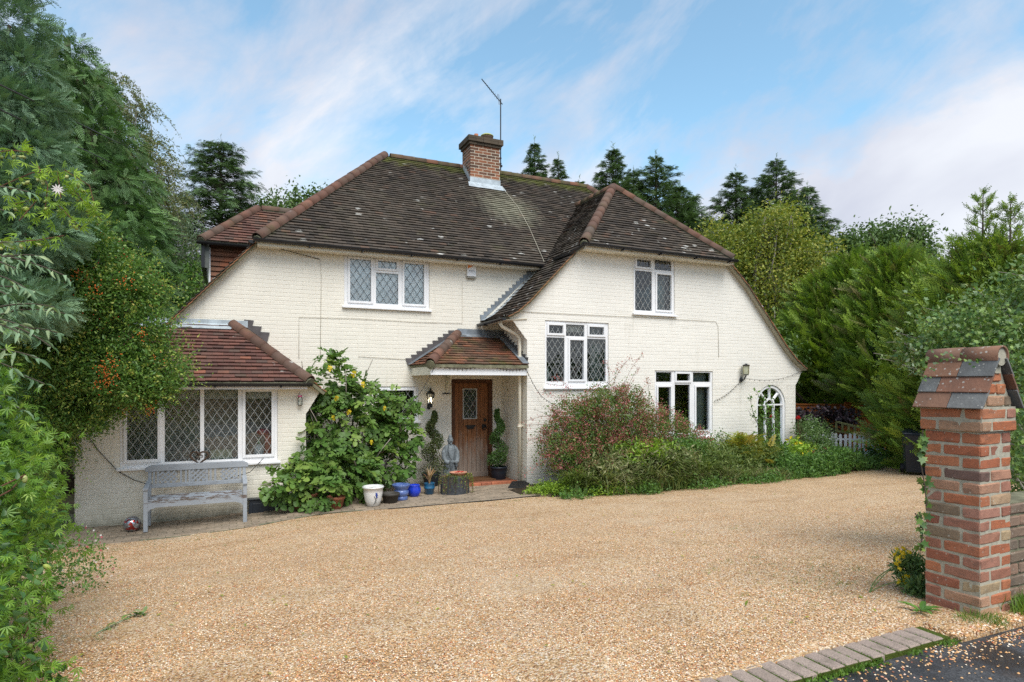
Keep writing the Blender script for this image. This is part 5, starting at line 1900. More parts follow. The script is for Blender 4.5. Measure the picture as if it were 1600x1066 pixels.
sa = thing("saucer", (3.76, 10.5, sz + 0.36), "terracotta saucer of red flower heads on the grey planter", "saucer")
MB().lathe((3.76, 10.50, sz + 0.345), [(0.11, 0), (0.13, 0.005), (0.16, 0.045), (0.165, 0.05), (0.15, 0.05), (0.12, 0.02), (0.001, 0.018)], 26, closed=False).build("dish", plain("pale_terracotta", (0.46, 0.23, 0.15), 0.75, 0.2, 0.2, 15), sa, sm=True)
rd = plain("red_petal", (0.45, 0.008, 0.015), 0.5, 0.3, 0.3, 40)
for k, (ox, oy) in enumerate(((-0.06, -0.02), (0.0, 0.02), (0.035, -0.03), (0.07, 0.0), (0.02, 0.05))):
    m = MB()
    for q in range(7):
        a = q * 0.9
        m.quad(*[(3.77 + ox + 0.02 * c * math.cos(a + b), 10.50 + oy + 0.02 * c * math.sin(a + b), sz + 0.385 + h) for c, b, h in ((0.1, 0, 0), (1.3, -.4, 0.012), (1.6, 0, 0.02), (1.3, .4, 0.012))])
    m.build("flower_head", rd, sa)

# stone figure beside the door
sg = thing("stone_figure", (3.95, 11.50, 0.02), "grey stone robed figure with topknot and folded hands beside the door", "statue")
FX, FY, FZ = 3.95, 11.50, gz(3.9, 11.5) + 0.012
m = MB()
m.lathe((FX, FY, FZ), [(0.16, 0), (0.17, 0.02), (0.165, 0.045), (0.15, 0.05)], 20, 1, 0.75)
m.lathe((FX, FY, FZ), [(0.150, 0.04), (0.158, 0.06), (0.150, 0.12), (0.142, 0.30), (0.128, 0.42), (0.122, 0.50), (0.135, 0.60), (0.145, 0.68), (0.14, 0.735), (0.11, 0.77), (0.055, 0.79), (0.042, 0.80), (0.040, 0.82)], 28, 1.0, 0.68)
# head, face, topknot
m.sphere((FX, FY - 0.005, FZ + 0.875), 0.062, 20, 14, 0.88, 0.95, 1.15)
m.sphere((FX, FY + 0.005, FZ + 0.955), 0.034, 14, 10, 1, 1, 1.0)
m.lathe((FX, FY, FZ + 0.925), [(0.045, 0), (0.047, 0.012), (0.03, 0.02)], 16)
m.prism([(FX - 0.008, FY - 0.062, FZ + 0.885), (FX + 0.008, FY - 0.062, FZ + 0.885), (FX + 0.013, FY - 0.062, FZ + 0.862), (FX - 0.013, FY - 0.062, FZ + 0.862)], (0, -0.012, 0))
for s in (-1, 1):
    m.sphere((FX + s * 0.022, FY - 0.054, FZ + 0.888), 0.009, 8, 6, 1.3, 0.6, 0.6)
    m.bar((FX + s * 0.034, FY - 0.052, FZ + 0.903), (FX + s * 0.010, FY - 0.061, FZ + 0.90), 0.006, 0.006)
    m.sphere((FX + s * 0.056, FY, FZ + 0.875), 0.016, 8, 6, 0.5, 0.8, 1.5)
m.bar((FX - 0.014, FY - 0.060, FZ + 0.846), (FX + 0.014, FY - 0.060, FZ + 0.846), 0.008, 0.006)
m.prism([(FX - 0.02, FY - 0.05, FZ + 0.832), (FX + 0.02, FY - 0.05, FZ + 0.832), (FX, FY - 0.055, FZ + 0.79)], (0, -0.01, 0))
m.build("figure_body", M["stone"], sg, sm=True)
for s in (-1, 1):
    m = MB().tube([(FX + s * 0.105, FY, FZ + 0.725), (FX + s * 0.138, FY - 0.01, FZ + 0.64), (FX + s * 0.138, FY - 0.03, FZ + 0.54), (FX + s * 0.11, FY - 0.09, FZ + 0.47), (FX + s * 0.06, FY - 0.125, FZ + 0.455)],
                  [0.042, 0.046, 0.045, 0.044, 0.05], 12)
    m.prism([(FX + s * 0.13, FY - 0.07, FZ + 0.50), (FX + s * 0.07, FY - 0.14, FZ + 0.48), (FX + s * 0.075, FY - 0.13, FZ + 0.33), (FX + s * 0.14, FY - 0.08, FZ + 0.36)], (0, 0.04, 0.0))
    m.build("sleeve", M["stone"], sg, sm=True)
m = MB()
for s in (-1, 1):
    m.sphere((FX + s * 0.018, FY - 0.145, FZ + 0.475), 0.03, 10, 8, 1.0, 0.8, 0.85)
    for k in range(4):
        z = FZ + 0.462 + k * 0.011
        m.tube([(FX + s * 0.035, FY - 0.155, z), (FX + s * 0.005, FY - 0.172, z + 0.002), (FX - s * 0.016, FY - 0.162, z + 0.004)], [0.0065, 0.006, 0.005], 6)
    m.tube([(FX + s * 0.03, FY - 0.150, FZ + 0.50), (FX + s * 0.012, FY - 0.165, FZ + 0.515)], [0.008, 0.006], 6)
m.build("hands", M["stone"], sg, sm=True)
m = MB()
for s in (-1, 1):
    m.tube([(FX + s * 0.05, FY - 0.05, FZ + 0.80), (FX + s * 0.075, FY - 0.10, FZ + 0.70), (FX + s * 0.05, FY - 0.13, FZ + 0.56), (FX + s * 0.015, FY - 0.155, FZ + 0.50)], 0.010, 8)
    m.tube([(FX + s * 0.02, FY - 0.15, FZ + 0.44), (FX + s * 0.03, FY - 0.12, FZ + 0.25), (FX + s * 0.03, FY - 0.125, FZ + 0.06)], 0.008, 6)
m.tube([(FX - 0.03, FY - 0.165, FZ + 0.45), (FX - 0.05, FY - 0.155, FZ + 0.36), (FX - 0.02, FY - 0.15, FZ + 0.33), (FX - 0.015, FY - 0.16, FZ + 0.43)], 0.008, 6)
m.build("robe_trim", plain("darker_stone", (0.11, 0.125, 0.135), 0.85, 0.2, 0.3, 20, 0.4), sg, sm=True)

# shovel head lying by the downpipe
sv = thing("black_shovel", (5.05, 10.75, 0.02), "black flat shovel lying on the paving below the downpipe", "shovel")
MB().prism([(4.80, 10.62, 0.02), (5.10, 10.50, 0.02), (5.30, 10.70, 0.03), (5.34, 10.84, 0.09), (5.02, 10.92, 0.08)], (0, 0, 0.018)).build("blade", M["iron"], sv, bevel=0.004)
MB().tube([(5.15, 10.60, 0.035), (5.42, 10.38, 0.03), (5.62, 10.23, 0.03)], 0.014, 8).build("handle", plain("pale_pink_wood", (0.50, 0.32, 0.24), 0.6, 0.2), sv)

# bin
bx, by = 13.25, 8.25
bi = thing("wheelie_bin", (bx, by, gz(bx, by)), "dark blue black wheelie bin half hidden behind the brick pier", "bin")
z0 = gz(bx, by)
a_ = 0.9
def RB(p):
    x, y, z = p
    c, s = math.cos(-a_), math.sin(-a_)
    return (bx + x * c - y * s, by + x * s + y * c, z0 + z)
m = MB().hexa([RB(p) for p in [(-.21, -.24, .06), (.21, -.24, .06), (.21, .20, .06), (-.21, .20, .06), (-.26, -.29, .86), (.26, -.29, .86), (.26, .29, .86), (-.26, .29, .86)]])
m.build("bin_body", M["bin"], bi, bevel=0.02)
m = MB().hexa([RB(p) for p in [(-.29, -.33, .865), (.29, -.33, .865), (.29, .30, .90), (-.29, .30, .90), (-.27, -.30, .90), (.27, -.30, .90), (.27, .30, .955), (-.27, .30, .955)]])
m.build("lid", M["bin"], bi, bevel=0.015)
MB().tube([RB((-.22, .36, .88)), RB((.22, .36, .88))], 0.018, 8).build("handle", M["bin"], bi)
for s in (-1, 1):
    q = MB().lathe((0, 0, 0), [(0.02, -0.03), (0.10, -0.03), (0.10, 0.03), (0.02, 0.03)], 16)
    q.v = [RB((s * 0.25 + z, 0.22 + x, 0.10 + y)) for x, y, z in q.v]
    q.build("wheel", M["iron"], bi)

# white picket fence, trellis and the orange fence behind
pf = thing("picket_fence", (15.25, 11.3, 0.0), "low white picket fence beyond the far end of the shrubs", "fence")
Pa, Pb = Vector((14.55, 12.1, 0)), Vector((15.72, 10.55, 0))
n = 19
pd = (Pb - Pa).normalized()
pm = MB()
hw = 0.034
nrm_ = Vector((-pd.y, pd.x, 0))
P = [(-hw, 0), (hw, 0), (hw, 0.66), (hw * .5, 0.69), (0, 0.70), (-hw * .5, 0.69), (-hw, 0.66)]
pm.prism([tuple(pd * s + Vector((0, 0, z))) for s, z in P], nrm_ * 0.018)
pme = bpy.data.meshes.new("picket")
pme.from_pydata(pm.v, [], pm.f)
pme.materials.append(M["picket"])
for i in range(n):
    p = Pa + (Pb - Pa) * (i / (n - 1))
    inst("picket", pme, Matrix.Translation((p.x, p.y, -0.04 + 0.02 * math.sin(i * 1.3))) @ Matrix.Rotation(R(random.uniform(-1.5, 1.5)), 4, nrm_), pf)
for z in (0.16, 0.50):
    MB().bar(Pa + Vector((0, 0, z)) + nrm_ * 0.035, Pb + Vector((0, 0, z)) + nrm_ * 0.035, 0.03, 0.05).build("rail", M["picket"], pf)
tl = thing("trellis_rail", (15.7, 11.5, 0.0), "algae green slatted rail sloping above the white pickets", "trellis")
Ta, Tb = Vector((15.71, 12.04, 0)), Vector((15.78, 10.75, 0))
for za, zb in ((0.92, 0.70), (0.66, 0.52)):
    MB().bar((Ta.x, Ta.y, za), (Tb.x, Tb.y, zb), 0.03, 0.05).build("rail", M["greenwood"], tl)
for i in range(8):
    k = i / 7
    p = Ta.lerp(Tb, k)
    MB().bar((p.x, p.y, 0.05 if i in (0, 7) else 0.66 - 0.14 * k), (p.x, p.y, 0.92 - 0.22 * k), 0.03, 0.05, (0, 1, 0)).build("slat", M["greenwood"], tl)
of = thing("board_fence", (17.8, 13.7, 0.0), "orange stained timber board fence behind the dark purple shrub", "fence")


def boardfence(a, b, zt_, parent, z0=-0.2):
    a, b = Vector(a), Vector(b)
    d_ = b - a
    n = int(d_.length / 0.125)
    u = d_.normalized()
    for i in range(n):
        p, q = a + d_ * (i / n), a + d_ * ((i + 1) / n) - u * 0.004
        z1 = zt_ + random.uniform(-0.004, 0.004)
        mb = MB().hexa([(p.x, p.y, z0), (q.x, q.y, z0), (q.x + .0, q.y + .02, z0), (p.x, p.y + .02, z0), (p.x, p.y, z1), (q.x, q.y, z1), (q.x, q.y + .02, z1), (p.x, p.y + .02, z1)])
        mb.build("board", M["orangefence"], parent)
    MB().bar((a.x, a.y - 0.01, zt_ + 0.015), (b.x, b.y - 0.01, zt_ + 0.015), 0.06, 0.03).build("capping", M["orangefence"], parent)
    MB().bar((a.x, a.y - 0.03, zt_ - 0.45), (b.x, b.y - 0.03, zt_ - 0.45), 0.04, 0.07).build("rail", M["orangefence"], parent)


boardfence((16.3, 14.6, 0), (18.4, 12.9, 0), 1.33, of)
boardfence((17.6, 13.2, 0), (20.2, 12.2, 0), 1.40, of)

# overhead wires

# ================================================================== brick pier with tiled cap
pi = thing("brick_pier", (4.30, 2.36, 0.55), "old red brick gate pier with a tiled gabled cap and lichen", "pier")
PX0, PX1, PY0, PY1 = 4.14, 4.467, 2.20, 2.527
ZB = 0.56
MB().box(PX0 + 0.003, PX1 - 0.003, PY0 + 0.003, PY1 - 0.003, ZB - 0.1, 1.85).build("mortar_core", M["mortar"], pi)


def worn(x0, x1, y0, y1, z0, z1, seed, parent, mat, name="brick", j=0.0033):
    rr = random.Random(seed)
    # a brick with worn, slightly irregular edges: three rings of eight points
    V, F = [], []
    c = 0.007
    def ring(z, ins):
        a0, a1, b0, b1 = x0 + ins, x1 - ins, y0 + ins, y1 - ins
        P = [(a0 + c, b0), ((a0 + a1) / 2, b0), (a1 - c, b0), (a1, b0 + c), (a1, (b0 + b1) / 2), (a1, b1 - c), (a1 - c, b1), ((a0 + a1) / 2, b1), (a0 + c, b1), (a0, b1 - c), (a0, (b0 + b1) / 2), (a0, b0 + c)]
        for x, y in P:
            V.append((x + rr.uniform(-j, j), y + rr.uniform(-j, j), z + rr.uniform(-j, j) * 0.6))
    ring(z0, 0.005)
    ring(z0 + 0.008, 0)
    ring(z1 - 0.008, 0)
    ring(z1, 0.005)
    for i in range(3):
        for k in range(12):
            F.append((i * 12 + k, i * 12 + (k + 1) % 12, (i + 1) * 12 + (k + 1) % 12, (i + 1) * 12 + k))
    F.append(tuple(36 + k for k in range(12)))
    F.append(tuple(range(12))[::-1])
    m = MB()
    m.v, m.f = V, F
    o = m.build(name, mat, parent)
    return o


G_ = 0.012
CHP = 0.0765
z = ZB
row = 0
while row < 17:
    pr = 0.02 if row >= 15 else 0.0
    a0, a1, b0, b1 = PX0 - pr, PX1 + pr, PY0 - pr, PY1 + pr
    hx, st_ = 0.102, (a1 - a0) - 0.102 - G_
    if row % 2 == 0:
        R4 = [(a0, a0 + st_, b0, b0 + hx), (a1 - hx, a1, b0, b0 + st_), (a1 - st_, a1, b1 - hx, b1), (a0, a0 + hx, b1 - st_, b1)]
    else:
        R4 = [(a0, a0 + hx, b0, b0 + st_), (a0 + hx + G_, a1, b0, b0 + hx), (a1 - hx, a1, b0 + hx + G_, b1), (a0, a0 + st_, b1 - hx, b1)]
    for i, (x0, x1, y0, y1) in enumerate(R4):
        e = random.uniform(-0.002, 0.003)
        worn(x0 - (e if x0 == a0 else 0), x1, y0 - (e if y0 == b0 else 0), y1, z, z + CHP - G_, row * 10 + i, pi, M["pier"])
    z += CHP
    row += 1
ZT = z
# gable end bricks under the cap
gc = (PX0 + PX1) / 2
ridge_z = ZT + 0.305


def gable(y0, y1, seed):
    k = 0
    zz = ZT
    while zz < ridge_z - 0.10:
        hw_ = 0.172 * (1 - (zz + 0.06 - ZT) / (ridge_z - ZT)) + 0.012
        if k == 0: cuts_ = [-hw_ - 0.01, -0.10, 0.09, hw_ + 0.01]
        elif k == 1: cuts_ = [-hw_, 0.0, hw_]
        else: cuts_ = [-hw_ * 0.8, hw_ * 0.8]
        for a, b in zip(cuts_[:-1], cuts_[1:]):
            if b - a < 0.03: continue
            worn(gc + a + 0.004, gc + b - 0.004, y0, y1, zz + 0.004, zz + 0.064, seed + k * 7 + int(a * 100), pi, M["pier"])
        zz += 0.075
        k += 1


gable(PY0 - 0.005, PY0 + 0.10, 900)
gable(PY1 - 0.10, PY1 + 0.005, 950)
MB().prism([(PX0 - 0.01, PY0 + 0.004, ZT), (PX1 + 0.01, PY0 + 0.004, ZT), (gc + 0.02, PY0 + 0.004, ridge_z), (gc - 0.02, PY0 + 0.004, ridge_z)], (0, PY1 - PY0 - 0.008, 0)).build("gable_mortar", M["mortar"], pi)
sl_ = Vector((0.172, 0, ridge_z - ZT + 0.01)).normalized()
for side in (1, -1):
    for k in range(3):
        z0_ = ZT - 0.02 + k * 0.098
        cuts_ = [PY0 - 0.045, PY0 + 0.16, PY1 + 0.045] if k % 2 == 0 else [PY0 - 0.045, PY0 + 0.255, PY1 + 0.045]
        for i, (ya, yb) in enumerate(zip(cuts_[:-1], cuts_[1:])):
            base = Vector((gc - side * (0.205 - k * 0.098 * 0.172 / 0.315), 0, z0_))
            d_ = Vector((side * sl_.x, 0, sl_.z))
            nn = Vector((-side * sl_.z, 0, sl_.x))
            tilt = nn * 0.012
            th = nn * 0.013
            p0, p1 = base + tilt, base + d_ * 0.135
            m = MB()
            m.hexa([(p0.x, ya + .002, p0.z), (p0.x, yb - .002, p0.z), (p1.x, yb - .002, p1.z), (p1.x, ya + .002, p1.z),
                    ((p0 + th).x, ya + .002, (p0 + th).z), ((p0 + th).x, yb - .002, (p0 + th).z), ((p1 + th).x, yb - .002, (p1 + th).z), ((p1 + th).x, ya + .002, (p1 + th).z)])
            slate = (k, i) in ((0, 0), (1, 1), (2, 0))
            m.build("cap_tile", M["pierslate"] if slate else M["piertile"], pi, bevel=0.002)
v, f = halfround(0.215, 0.066, 0.063, 12, 230, 0.012)
rm = bpy.data.meshes.new("ridge_tile")
rm.from_pydata(v, [], f)
rm.materials.append(M["piertile"])
smooth(rm)
for i in range(2):
    inst("ridge_tile", rm, Matrix.Translation((gc, PY0 - 0.04 + i * 0.212, ridge_z + 0.005)) @ Matrix.Rotation(R(90), 4, "Z"), pi)
m = MB().tube([(gc, PY0 - 0.03, ridge_z + 0.002), (gc, PY1 + 0.04, ridge_z + 0.002)], 0.056, 16)
m.box(gc - 0.03, gc + 0.03, PY0 - 0.012, PY1 + 0.012, ridge_z - 0.10, ridge_z - 0.02)
m.build("ridge_mortar", M["mortar"], pi)
MB().box(PX0 - 0.017, PX1 + 0.017, PY0 - 0.017, PY1 + 0.017, ZB + 15 * 0.0765 + 0.003, ZB + 17 * 0.0765 - 0.002).build("band_mortar", M["mortar"], pi)
MB().box(PX0 - 0.012, PX1 + 0.012, PY0 - 0.012, PY1 + 0.012, ZB - 0.12, ZB - 0.004).build("footing", M["mortardark"], pi)

# boundary wall running off the pier
bw = thing("boundary_wall", (6.0, 2.35, 0.5), "low lichened brick wall running right from the gate pier", "wall")
k = 0
z = ZB
while z < 1.20:
    x = PX1 + 0.012 - (0.11 if k % 2 else 0.0)
    while x < 6.6:
        a, b = max(x, PX1 + 0.012), x + 0.215
        if b - a > 0.04:
            worn(a, b, PY0 + 0.012 + random.uniform(-.004, .004), PY0 + 0.12, z, z + CHP - G_, int(k * 100 + x * 10), bw, M["oldwall"])
        x += 0.2265
    z += CHP
    k += 1
MB().box(PX1 - 0.02, 6.6, PY0 + 0.022, PY0 + 0.235, 0.4, z - 0.005).build("wall_core", M["mortardark"], bw)
MB().box(PX1 + 0.03, PX1 + 0.10, PY0 + 0.13, PY0 + 0.2, z - 0.1, z + 0.2).build("post_stub", M["bark"], bw)

# ================================================================== plants
def at(px, py, d):
    """the place seen at that point of the photograph (1600 wide), d metres deep"""
    t = (px - 800) / 960.0
    return np.array([(SA + t * CA) * d, (CA - t * SA) * d, 2.0 + (600 - py) / 960.0 * d])


def nrmz(a):
    return a / (np.linalg.norm(a, axis=-1, keepdims=True) + 1e-9)


def tmpl(V, F):
    return np.array(V, float), np.array(F, int)


T_LEAF = tmpl([(0, 0, 0), (-.27, .42, .07), (0, 1, -.08), (.27, .42, .07)], [(0, 2, 1), (0, 3, 2)])
T_LEAF6 = tmpl([(0, 0, 0), (-.24, .3, .07), (-.2, .66, .04), (0, 1, -.14), (.2, .66, .04), (.24, .3, .07), (0, .5, -.01)],
               [(0, 6, 1), (1, 6, 2), (2, 6, 3), (3, 6, 4), (4, 6, 5), (5, 6, 0)])
T_LANCE = tmpl([(0, 0, 0), (-.13, .35, .05), (-.10, .7, .0), (0, 1, -.16), (.10, .7, .0), (.13, .35, .05), (0, .5, -.02)],
               [(0, 6, 1), (1, 6, 2), (2, 6, 3), (3, 6, 4), (4, 6, 5), (5, 6, 0)])
T_ROUND = tmpl([(0, 0, 0), (-.36, .3, .05), (-.34, .7, .03), (0, 1, -.06), (.34, .7, .03), (.36, .3, .05)], [(0, 5, 4), (0, 4, 3), (0, 3, 2), (0, 2, 1)])
T_IVY = tmpl([(0, 0, 0), (-.38, -.05, .03), (-.26, .32, .02), (-.52, .5, 0), (-.16, .58, .03), (0, 1, -.05), (.16, .58, .03), (.52, .5, 0), (.26, .32, .02), (.38, -.05, .03), (0, .35, -.02)],
             [(10, i, i - 1) for i in range(1, 10)] + [(10, 0, 9)])
T_PALM = None


def _palm(n=5, spread=68, w=.085):
    V, F = [], []
    for i in range(n):
        a = R(-spread + 2 * spread * i / (n - 1))
        l = 1 - 0.25 * abs(i - (n - 1) / 2) / ((n - 1) / 2)
        d_ = np.array([math.sin(a), math.cos(a), 0])
        s_ = np.array([math.cos(a), -math.sin(a), 0])
        b = len(V)
        V += [(0, 0, 0), tuple(d_ * .5 * l - s_ * w + (0, 0, .05)), tuple(d_ * l + (0, 0, -.12)), tuple(d_ * .5 * l + s_ * w + (0, 0, .05)), tuple(d_ * .5 * l + (0, 0, .0))]
        F += [(b, b + 4, b + 1), (b + 1, b + 4, b + 2), (b + 2, b + 4, b + 3), (b + 3, b + 4, b)]
    return tmpl(V, F)


T_PALM = _palm()


def _fig():
    # a five lobed leaf: outline fan round a raised midrib
    out = [(0, 0), (-.12, -.02), (-.30, .02), (-.42, .14), (-.38, .26), (-.24, .30), (-.36, .42), (-.46, .56), (-.42, .68), (-.30, .66), (-.17, .50), (-.17, .68), (-.17, .86), (-.09, .98), (0, 1.02)]
    pts = out + [(-x, y) for x, y in out[-2:0:-1]]
    V = [(x, y, 0.10 * abs(x) ** 1.0 - 0.16 * y * y + (0.05 if 0.2 < abs(x) < 0.35 else 0)) for x, y in pts]
    c = len(V)
    V += [(0, .28, -.03), (0, .6, -.08)]
    n = len(pts)
    F = []
    for i in range(n):
        j = (i + 1) % n
        cc = c if (pts[i][1] < .5) else c + 1
        F.append((cc, j, i))
    F.append((c, c + 1, 10))
    F.append((c + 1, c, n - 10))
    # stalk
    b = len(V)
    V += [(-.012, -.35, -.04), (.012, -.35, -.04), (.012, 0, 0), (-.012, 0, 0)]
    F += [(b, b + 1, b + 2), (b, b + 2, b + 3)]
    return tmpl(V, F)


T_FIG = _fig()


def _plume(n=8, ang=38, l=.34, w=.035, axis=.02, droop=.12, cup=.10):
    V, F = [], []
    f = lambda y: -droop * y * y
    V += [(-axis, 0, 0), (axis, 0, 0), (0, 1, f(1))]
    F.append((0, 1, 2))
    for i in range(n):
        y = .06 + .84 * i / (n - 1)
        ll = l * (1 - .75 * (i / (n - 1)) ** 1.4) * (0.75 + 0.5 * ((i * 37) % 10) / 10)
        for s in (-1, 1):
            a = R(ang - 8 * i / n)
            d_ = np.array([s * math.sin(a), math.cos(a), 0])
            p = np.array([0, y, f(y)])
            q = p + d_ * ll + (0, 0, cup * ll - droop * .3 * ll)
            m = p + d_ * ll * .45
            sd_ = np.array([-d_[1], d_[0], 0]) * w
            b = len(V)
            V += [tuple(p), tuple(m + sd_ + (0, 0, .01)), tuple(q), tuple(m - sd_ + (0, 0, .01))]
            F += [(b, b + 1, b + 2), (b, b + 2, b + 3)] if s > 0 else [(b, b + 2, b + 1), (b, b + 3, b + 2)]
    return tmpl(V, F)


T_PLUME = _plume(8, 38, .40, .030, .020)
T_SPRAY = _plume(5, 50, .42, .06, .035, .25, .0)
T_FERN = _plume(11, 62, .26, .03, .012, .45, .0)
T_BLADE = tmpl([(-.016, 0, 0), (.016, 0, 0), (-.018, .35, .10), (.018, .35, .10), (-.014, .7, .06), (.014, .7, .06), (0, 1, -.12)],
               [(0, 1, 3), (0, 3, 2), (2, 3, 5), (2, 5, 4), (4, 5, 6)])
T_ARCH = tmpl([(-.018, 0, 0), (.018, 0, 0), (-.02, .3, .16), (.02, .3, .16), (-.016, .62, .12), (.016, .62, .12), (-.01, .86, -.06), (.01, .86, -.06), (0, 1, -.28)],
              [(0, 1, 3), (0, 3, 2), (2, 3, 5), (2, 5, 4), (4, 5, 7), (4, 7, 6), (6, 7, 8)])
T_STAR = tmpl([(0, 0, 0)] + [(.5 * math.cos(R(36 * k)) * (1 if k % 2 == 0 else .35), .5 * math.sin(R(36 * k)) * (1 if k % 2 == 0 else .35), .05 if k % 2 == 0 else 0) for k in range(10)],
              [(0, 1 + k, 1 + (k + 1) % 10) for k in range(10)])
T_BERRY = tmpl([(1, 0, 0), (0, 1, 0), (-1, 0, 0), (0, -1, 0), (0, 0, 1), (0, 0, -1)],
               [(0, 1, 4), (1, 2, 4), (2, 3, 4), (3, 0, 4), (1, 0, 5), (2, 1, 5), (3, 2, 5), (0, 3, 5)])


class Fol:
    def __init__(s):
        s.V, s.F, s.I, s.Tn, s.n = [], [], [], [], 0

    def add(s, T, P, Y, S, Z=None, mi=0, jit=0.0):
        P = np.asarray(P, float)
        n = len(P)
        if n == 0: return s
        Y = nrmz(np.broadcast_to(np.asarray(Y, float), (n, 3)))
        if Z is None: Z = rng.normal(0, 1, (n, 3))
        Z = np.broadcast_to(np.asarray(Z, float), (n, 3))
        X = nrmz(np.cross(Y, Z))
        Zz = np.cross(X, Y)
        Rm = np.stack([X, Y, Zz], -1)
        S = np.asarray(S, float)
        if S.ndim == 1: S = S[:, None]
        S = np.broadcast_to(S, (n, 3)) if S.shape[-1] == 1 else S
        V = T[0][None] * S[:, None, :]
        V = np.einsum("nij,nkj->nki", Rm, V) + P[:, None, :]
        F = T[1][None] + s.n + len(T[0]) * np.arange(n)[:, None, None]
        s.V.append(V.reshape(-1, 3))
        s.F.append(F.reshape(-1, 3))
        s.I.append(np.full(n * len(T[1]), mi))
        s.Tn.append(np.repeat(rng.random(n), len(T[0])))
        s.n += n * len(T[0])
        return s

    def build(s, name, mats, parent=None, origin=None, stuff=False):
        V = np.concatenate(s.V)
        if origin is None: origin = wl(parent) if parent else Vector((V[:, 0].mean(), V[:, 1].mean(), V[:, 2].min()))
        me = np_mesh(name, V - np.array(origin)[None], np.concatenate(s.F), mats, np.concatenate(s.I) if isinstance(mats, (list, tuple)) else None, np.concatenate(s.Tn))
        o = new(name, me, parent, origin)
        if stuff: o["kind"] = "stuff"
        return o


def dirs(n, up=0.0, out=None, k=1.0):
    d_ = rng.normal(0, 1, (n, 3))
    if out is not None: d_ = d_ + nrmz(out) * k
    d_[:, 2] += up
    return nrmz(d_)


def inlobes(lobes, n, bias=2.0):
    """n points spread through ellipsoids [(centre, (rx, ry, rz))], denser towards their surface"""
    w = np.array([l[1][0] * l[1][1] + l[1][2] * l[1][0] for l in lobes])
    idx = rng.choice(len(lobes), n, p=w / w.sum())
    C = np.array([l[0] for l in lobes], float)[idx]
    Rr = np.array([l[1] for l in lobes], float)[idx]
    u = nrmz(rng.normal(0, 1, (n, 3)))
    r = rng.random(n) ** (1 / (1 + bias))
    return C + u * r[:, None] * Rr, u


def clustered(lobes, nc, per, sig, bias=2.0):
    C, U = inlobes(lobes, nc, bias)
    n = nc * per
    P = np.repeat(C, per, 0) + rng.normal(0, 1, (n, 3)) * np.repeat(sig * rng.uniform(0.6, 1.4, nc), per)[:, None]
    return P, np.repeat(U, per, 0), C


def bend(a, b, n=5, lift=0.15, wob=0.06):
    a, b = np.array(a, float), np.array(b, float)
    L_ = np.linalg.norm(b - a)
    P = []
    w1, w2 = rng.normal(0, wob, 3) * L_, rng.normal(0, wob, 3) * L_
    for i in range(n + 1):
        t = i / n
        p = a * (1 - t) + b * t + np.array([0, 0, lift * L_ * 4 * t * (1 - t)]) + w1 * math.sin(math.pi * t) + w2 * math.sin(2 * math.pi * t) * 0.5
        P.append(tuple(p))
    return P


def woody(name, base, targets, mat, parent, r0=0.1, r1=0.012, split=0.35, top=None, seg=6, lift=0.05):
    """a trunk with limbs that run out to the given points"""
    m = MB()
    base = np.array(base, float)
    targets = np.asarray(targets, float)
    top = np.array(top if top is not None else targets.mean(0), float)
    m.tube(bend(base, top, 6, 0, 0.03), [r0 * (1 - .12 * i) for i in range(7)], seg + 2)
    for t in targets:
        k = rng.uniform(split, 0.95)
        s_ = base * (1 - k) + top * k
        q = bend(s_, t, 5, lift)
        m.tube(q, [max(r1, r0 * 0.4 * (1 - j / 5.5)) for j in range(6)], seg)
    return m.build(name, mat, parent, sm=True)


# leaf materials
def gm(name, cs, **k):
    k_ = 1.9 if "spruce" in name or "hemlock" in name else 1.9 if "firethorn" in name or "cedar" in name else 1.55 if "spruce" in name or "oak" in name or "hemlock" in name or "cedar" in name or "dark" in name or "deep" in name else (1.0 if name.split("_")[-1] in ("petal", "fruit", "berry", "twig", "blade") else 1.28)
    st = [(i / max(1, len(cs) - 1), tuple(min(0.8, x * k_) for x in c)) for i, c in enumerate(cs)]
    return leafmat(name, st, **k)


K = {}
K["fig"] = gm("fig_leaf", [(0.06, 0.125, 0.024), (0.085, 0.165, 0.032), (0.13, 0.215, 0.042), (0.075, 0.145, 0.03), (0.19, 0.27, 0.055)], rough=0.45, nscale=2)
K["figyellow"] = gm("yellow_fig_leaf", [(0.55, 0.42, 0.02), (0.62, 0.46, 0.03)], rough=0.5)
K["pyra"] = gm("firethorn_leaf", [(0.035, 0.085, 0.016), (0.06, 0.13, 0.022), (0.10, 0.17, 0.03), (0.045, 0.10, 0.02), (0.15, 0.20, 0.04)], rough=0.35, nscale=1.6)
K["pyralight"] = gm("young_firethorn_leaf", [(0.13, 0.20, 0.035), (0.20, 0.26, 0.05), (0.26, 0.22, 0.05)], rough=0.4)
K["orange"] = gm("orange_berry", [(0.55, 0.12, 0.02), (0.65, 0.18, 0.03), (0.5, 0.08, 0.02)], rough=0.35, trans=0.05, dark=0.1)
K["redberry"] = gm("red_berry", [(0.38, 0.03, 0.02), (0.5, 0.05, 0.03)], rough=0.35, trans=0.05, dark=0.1)
K["cedar"] = gm("blue_cedar_frond", [(0.065, 0.115, 0.062), (0.10, 0.165, 0.095), (0.14, 0.215, 0.135), (0.085, 0.135, 0.06)], rough=0.55, trans=0.12, nscale=1.5)
K["hemlock"] = gm("dark_hemlock_frond", [(0.035, 0.075, 0.022), (0.055, 0.11, 0.03), (0.085, 0.15, 0.04), (0.04, 0.085, 0.025)], rough=0.55, trans=0.12, nscale=1.1)
K["spruce"] = gm("spruce_frond", [(0.040, 0.075, 0.026), (0.06, 0.10, 0.035), (0.08, 0.13, 0.045)], rough=0.6, trans=0.1, nscale=0.7)
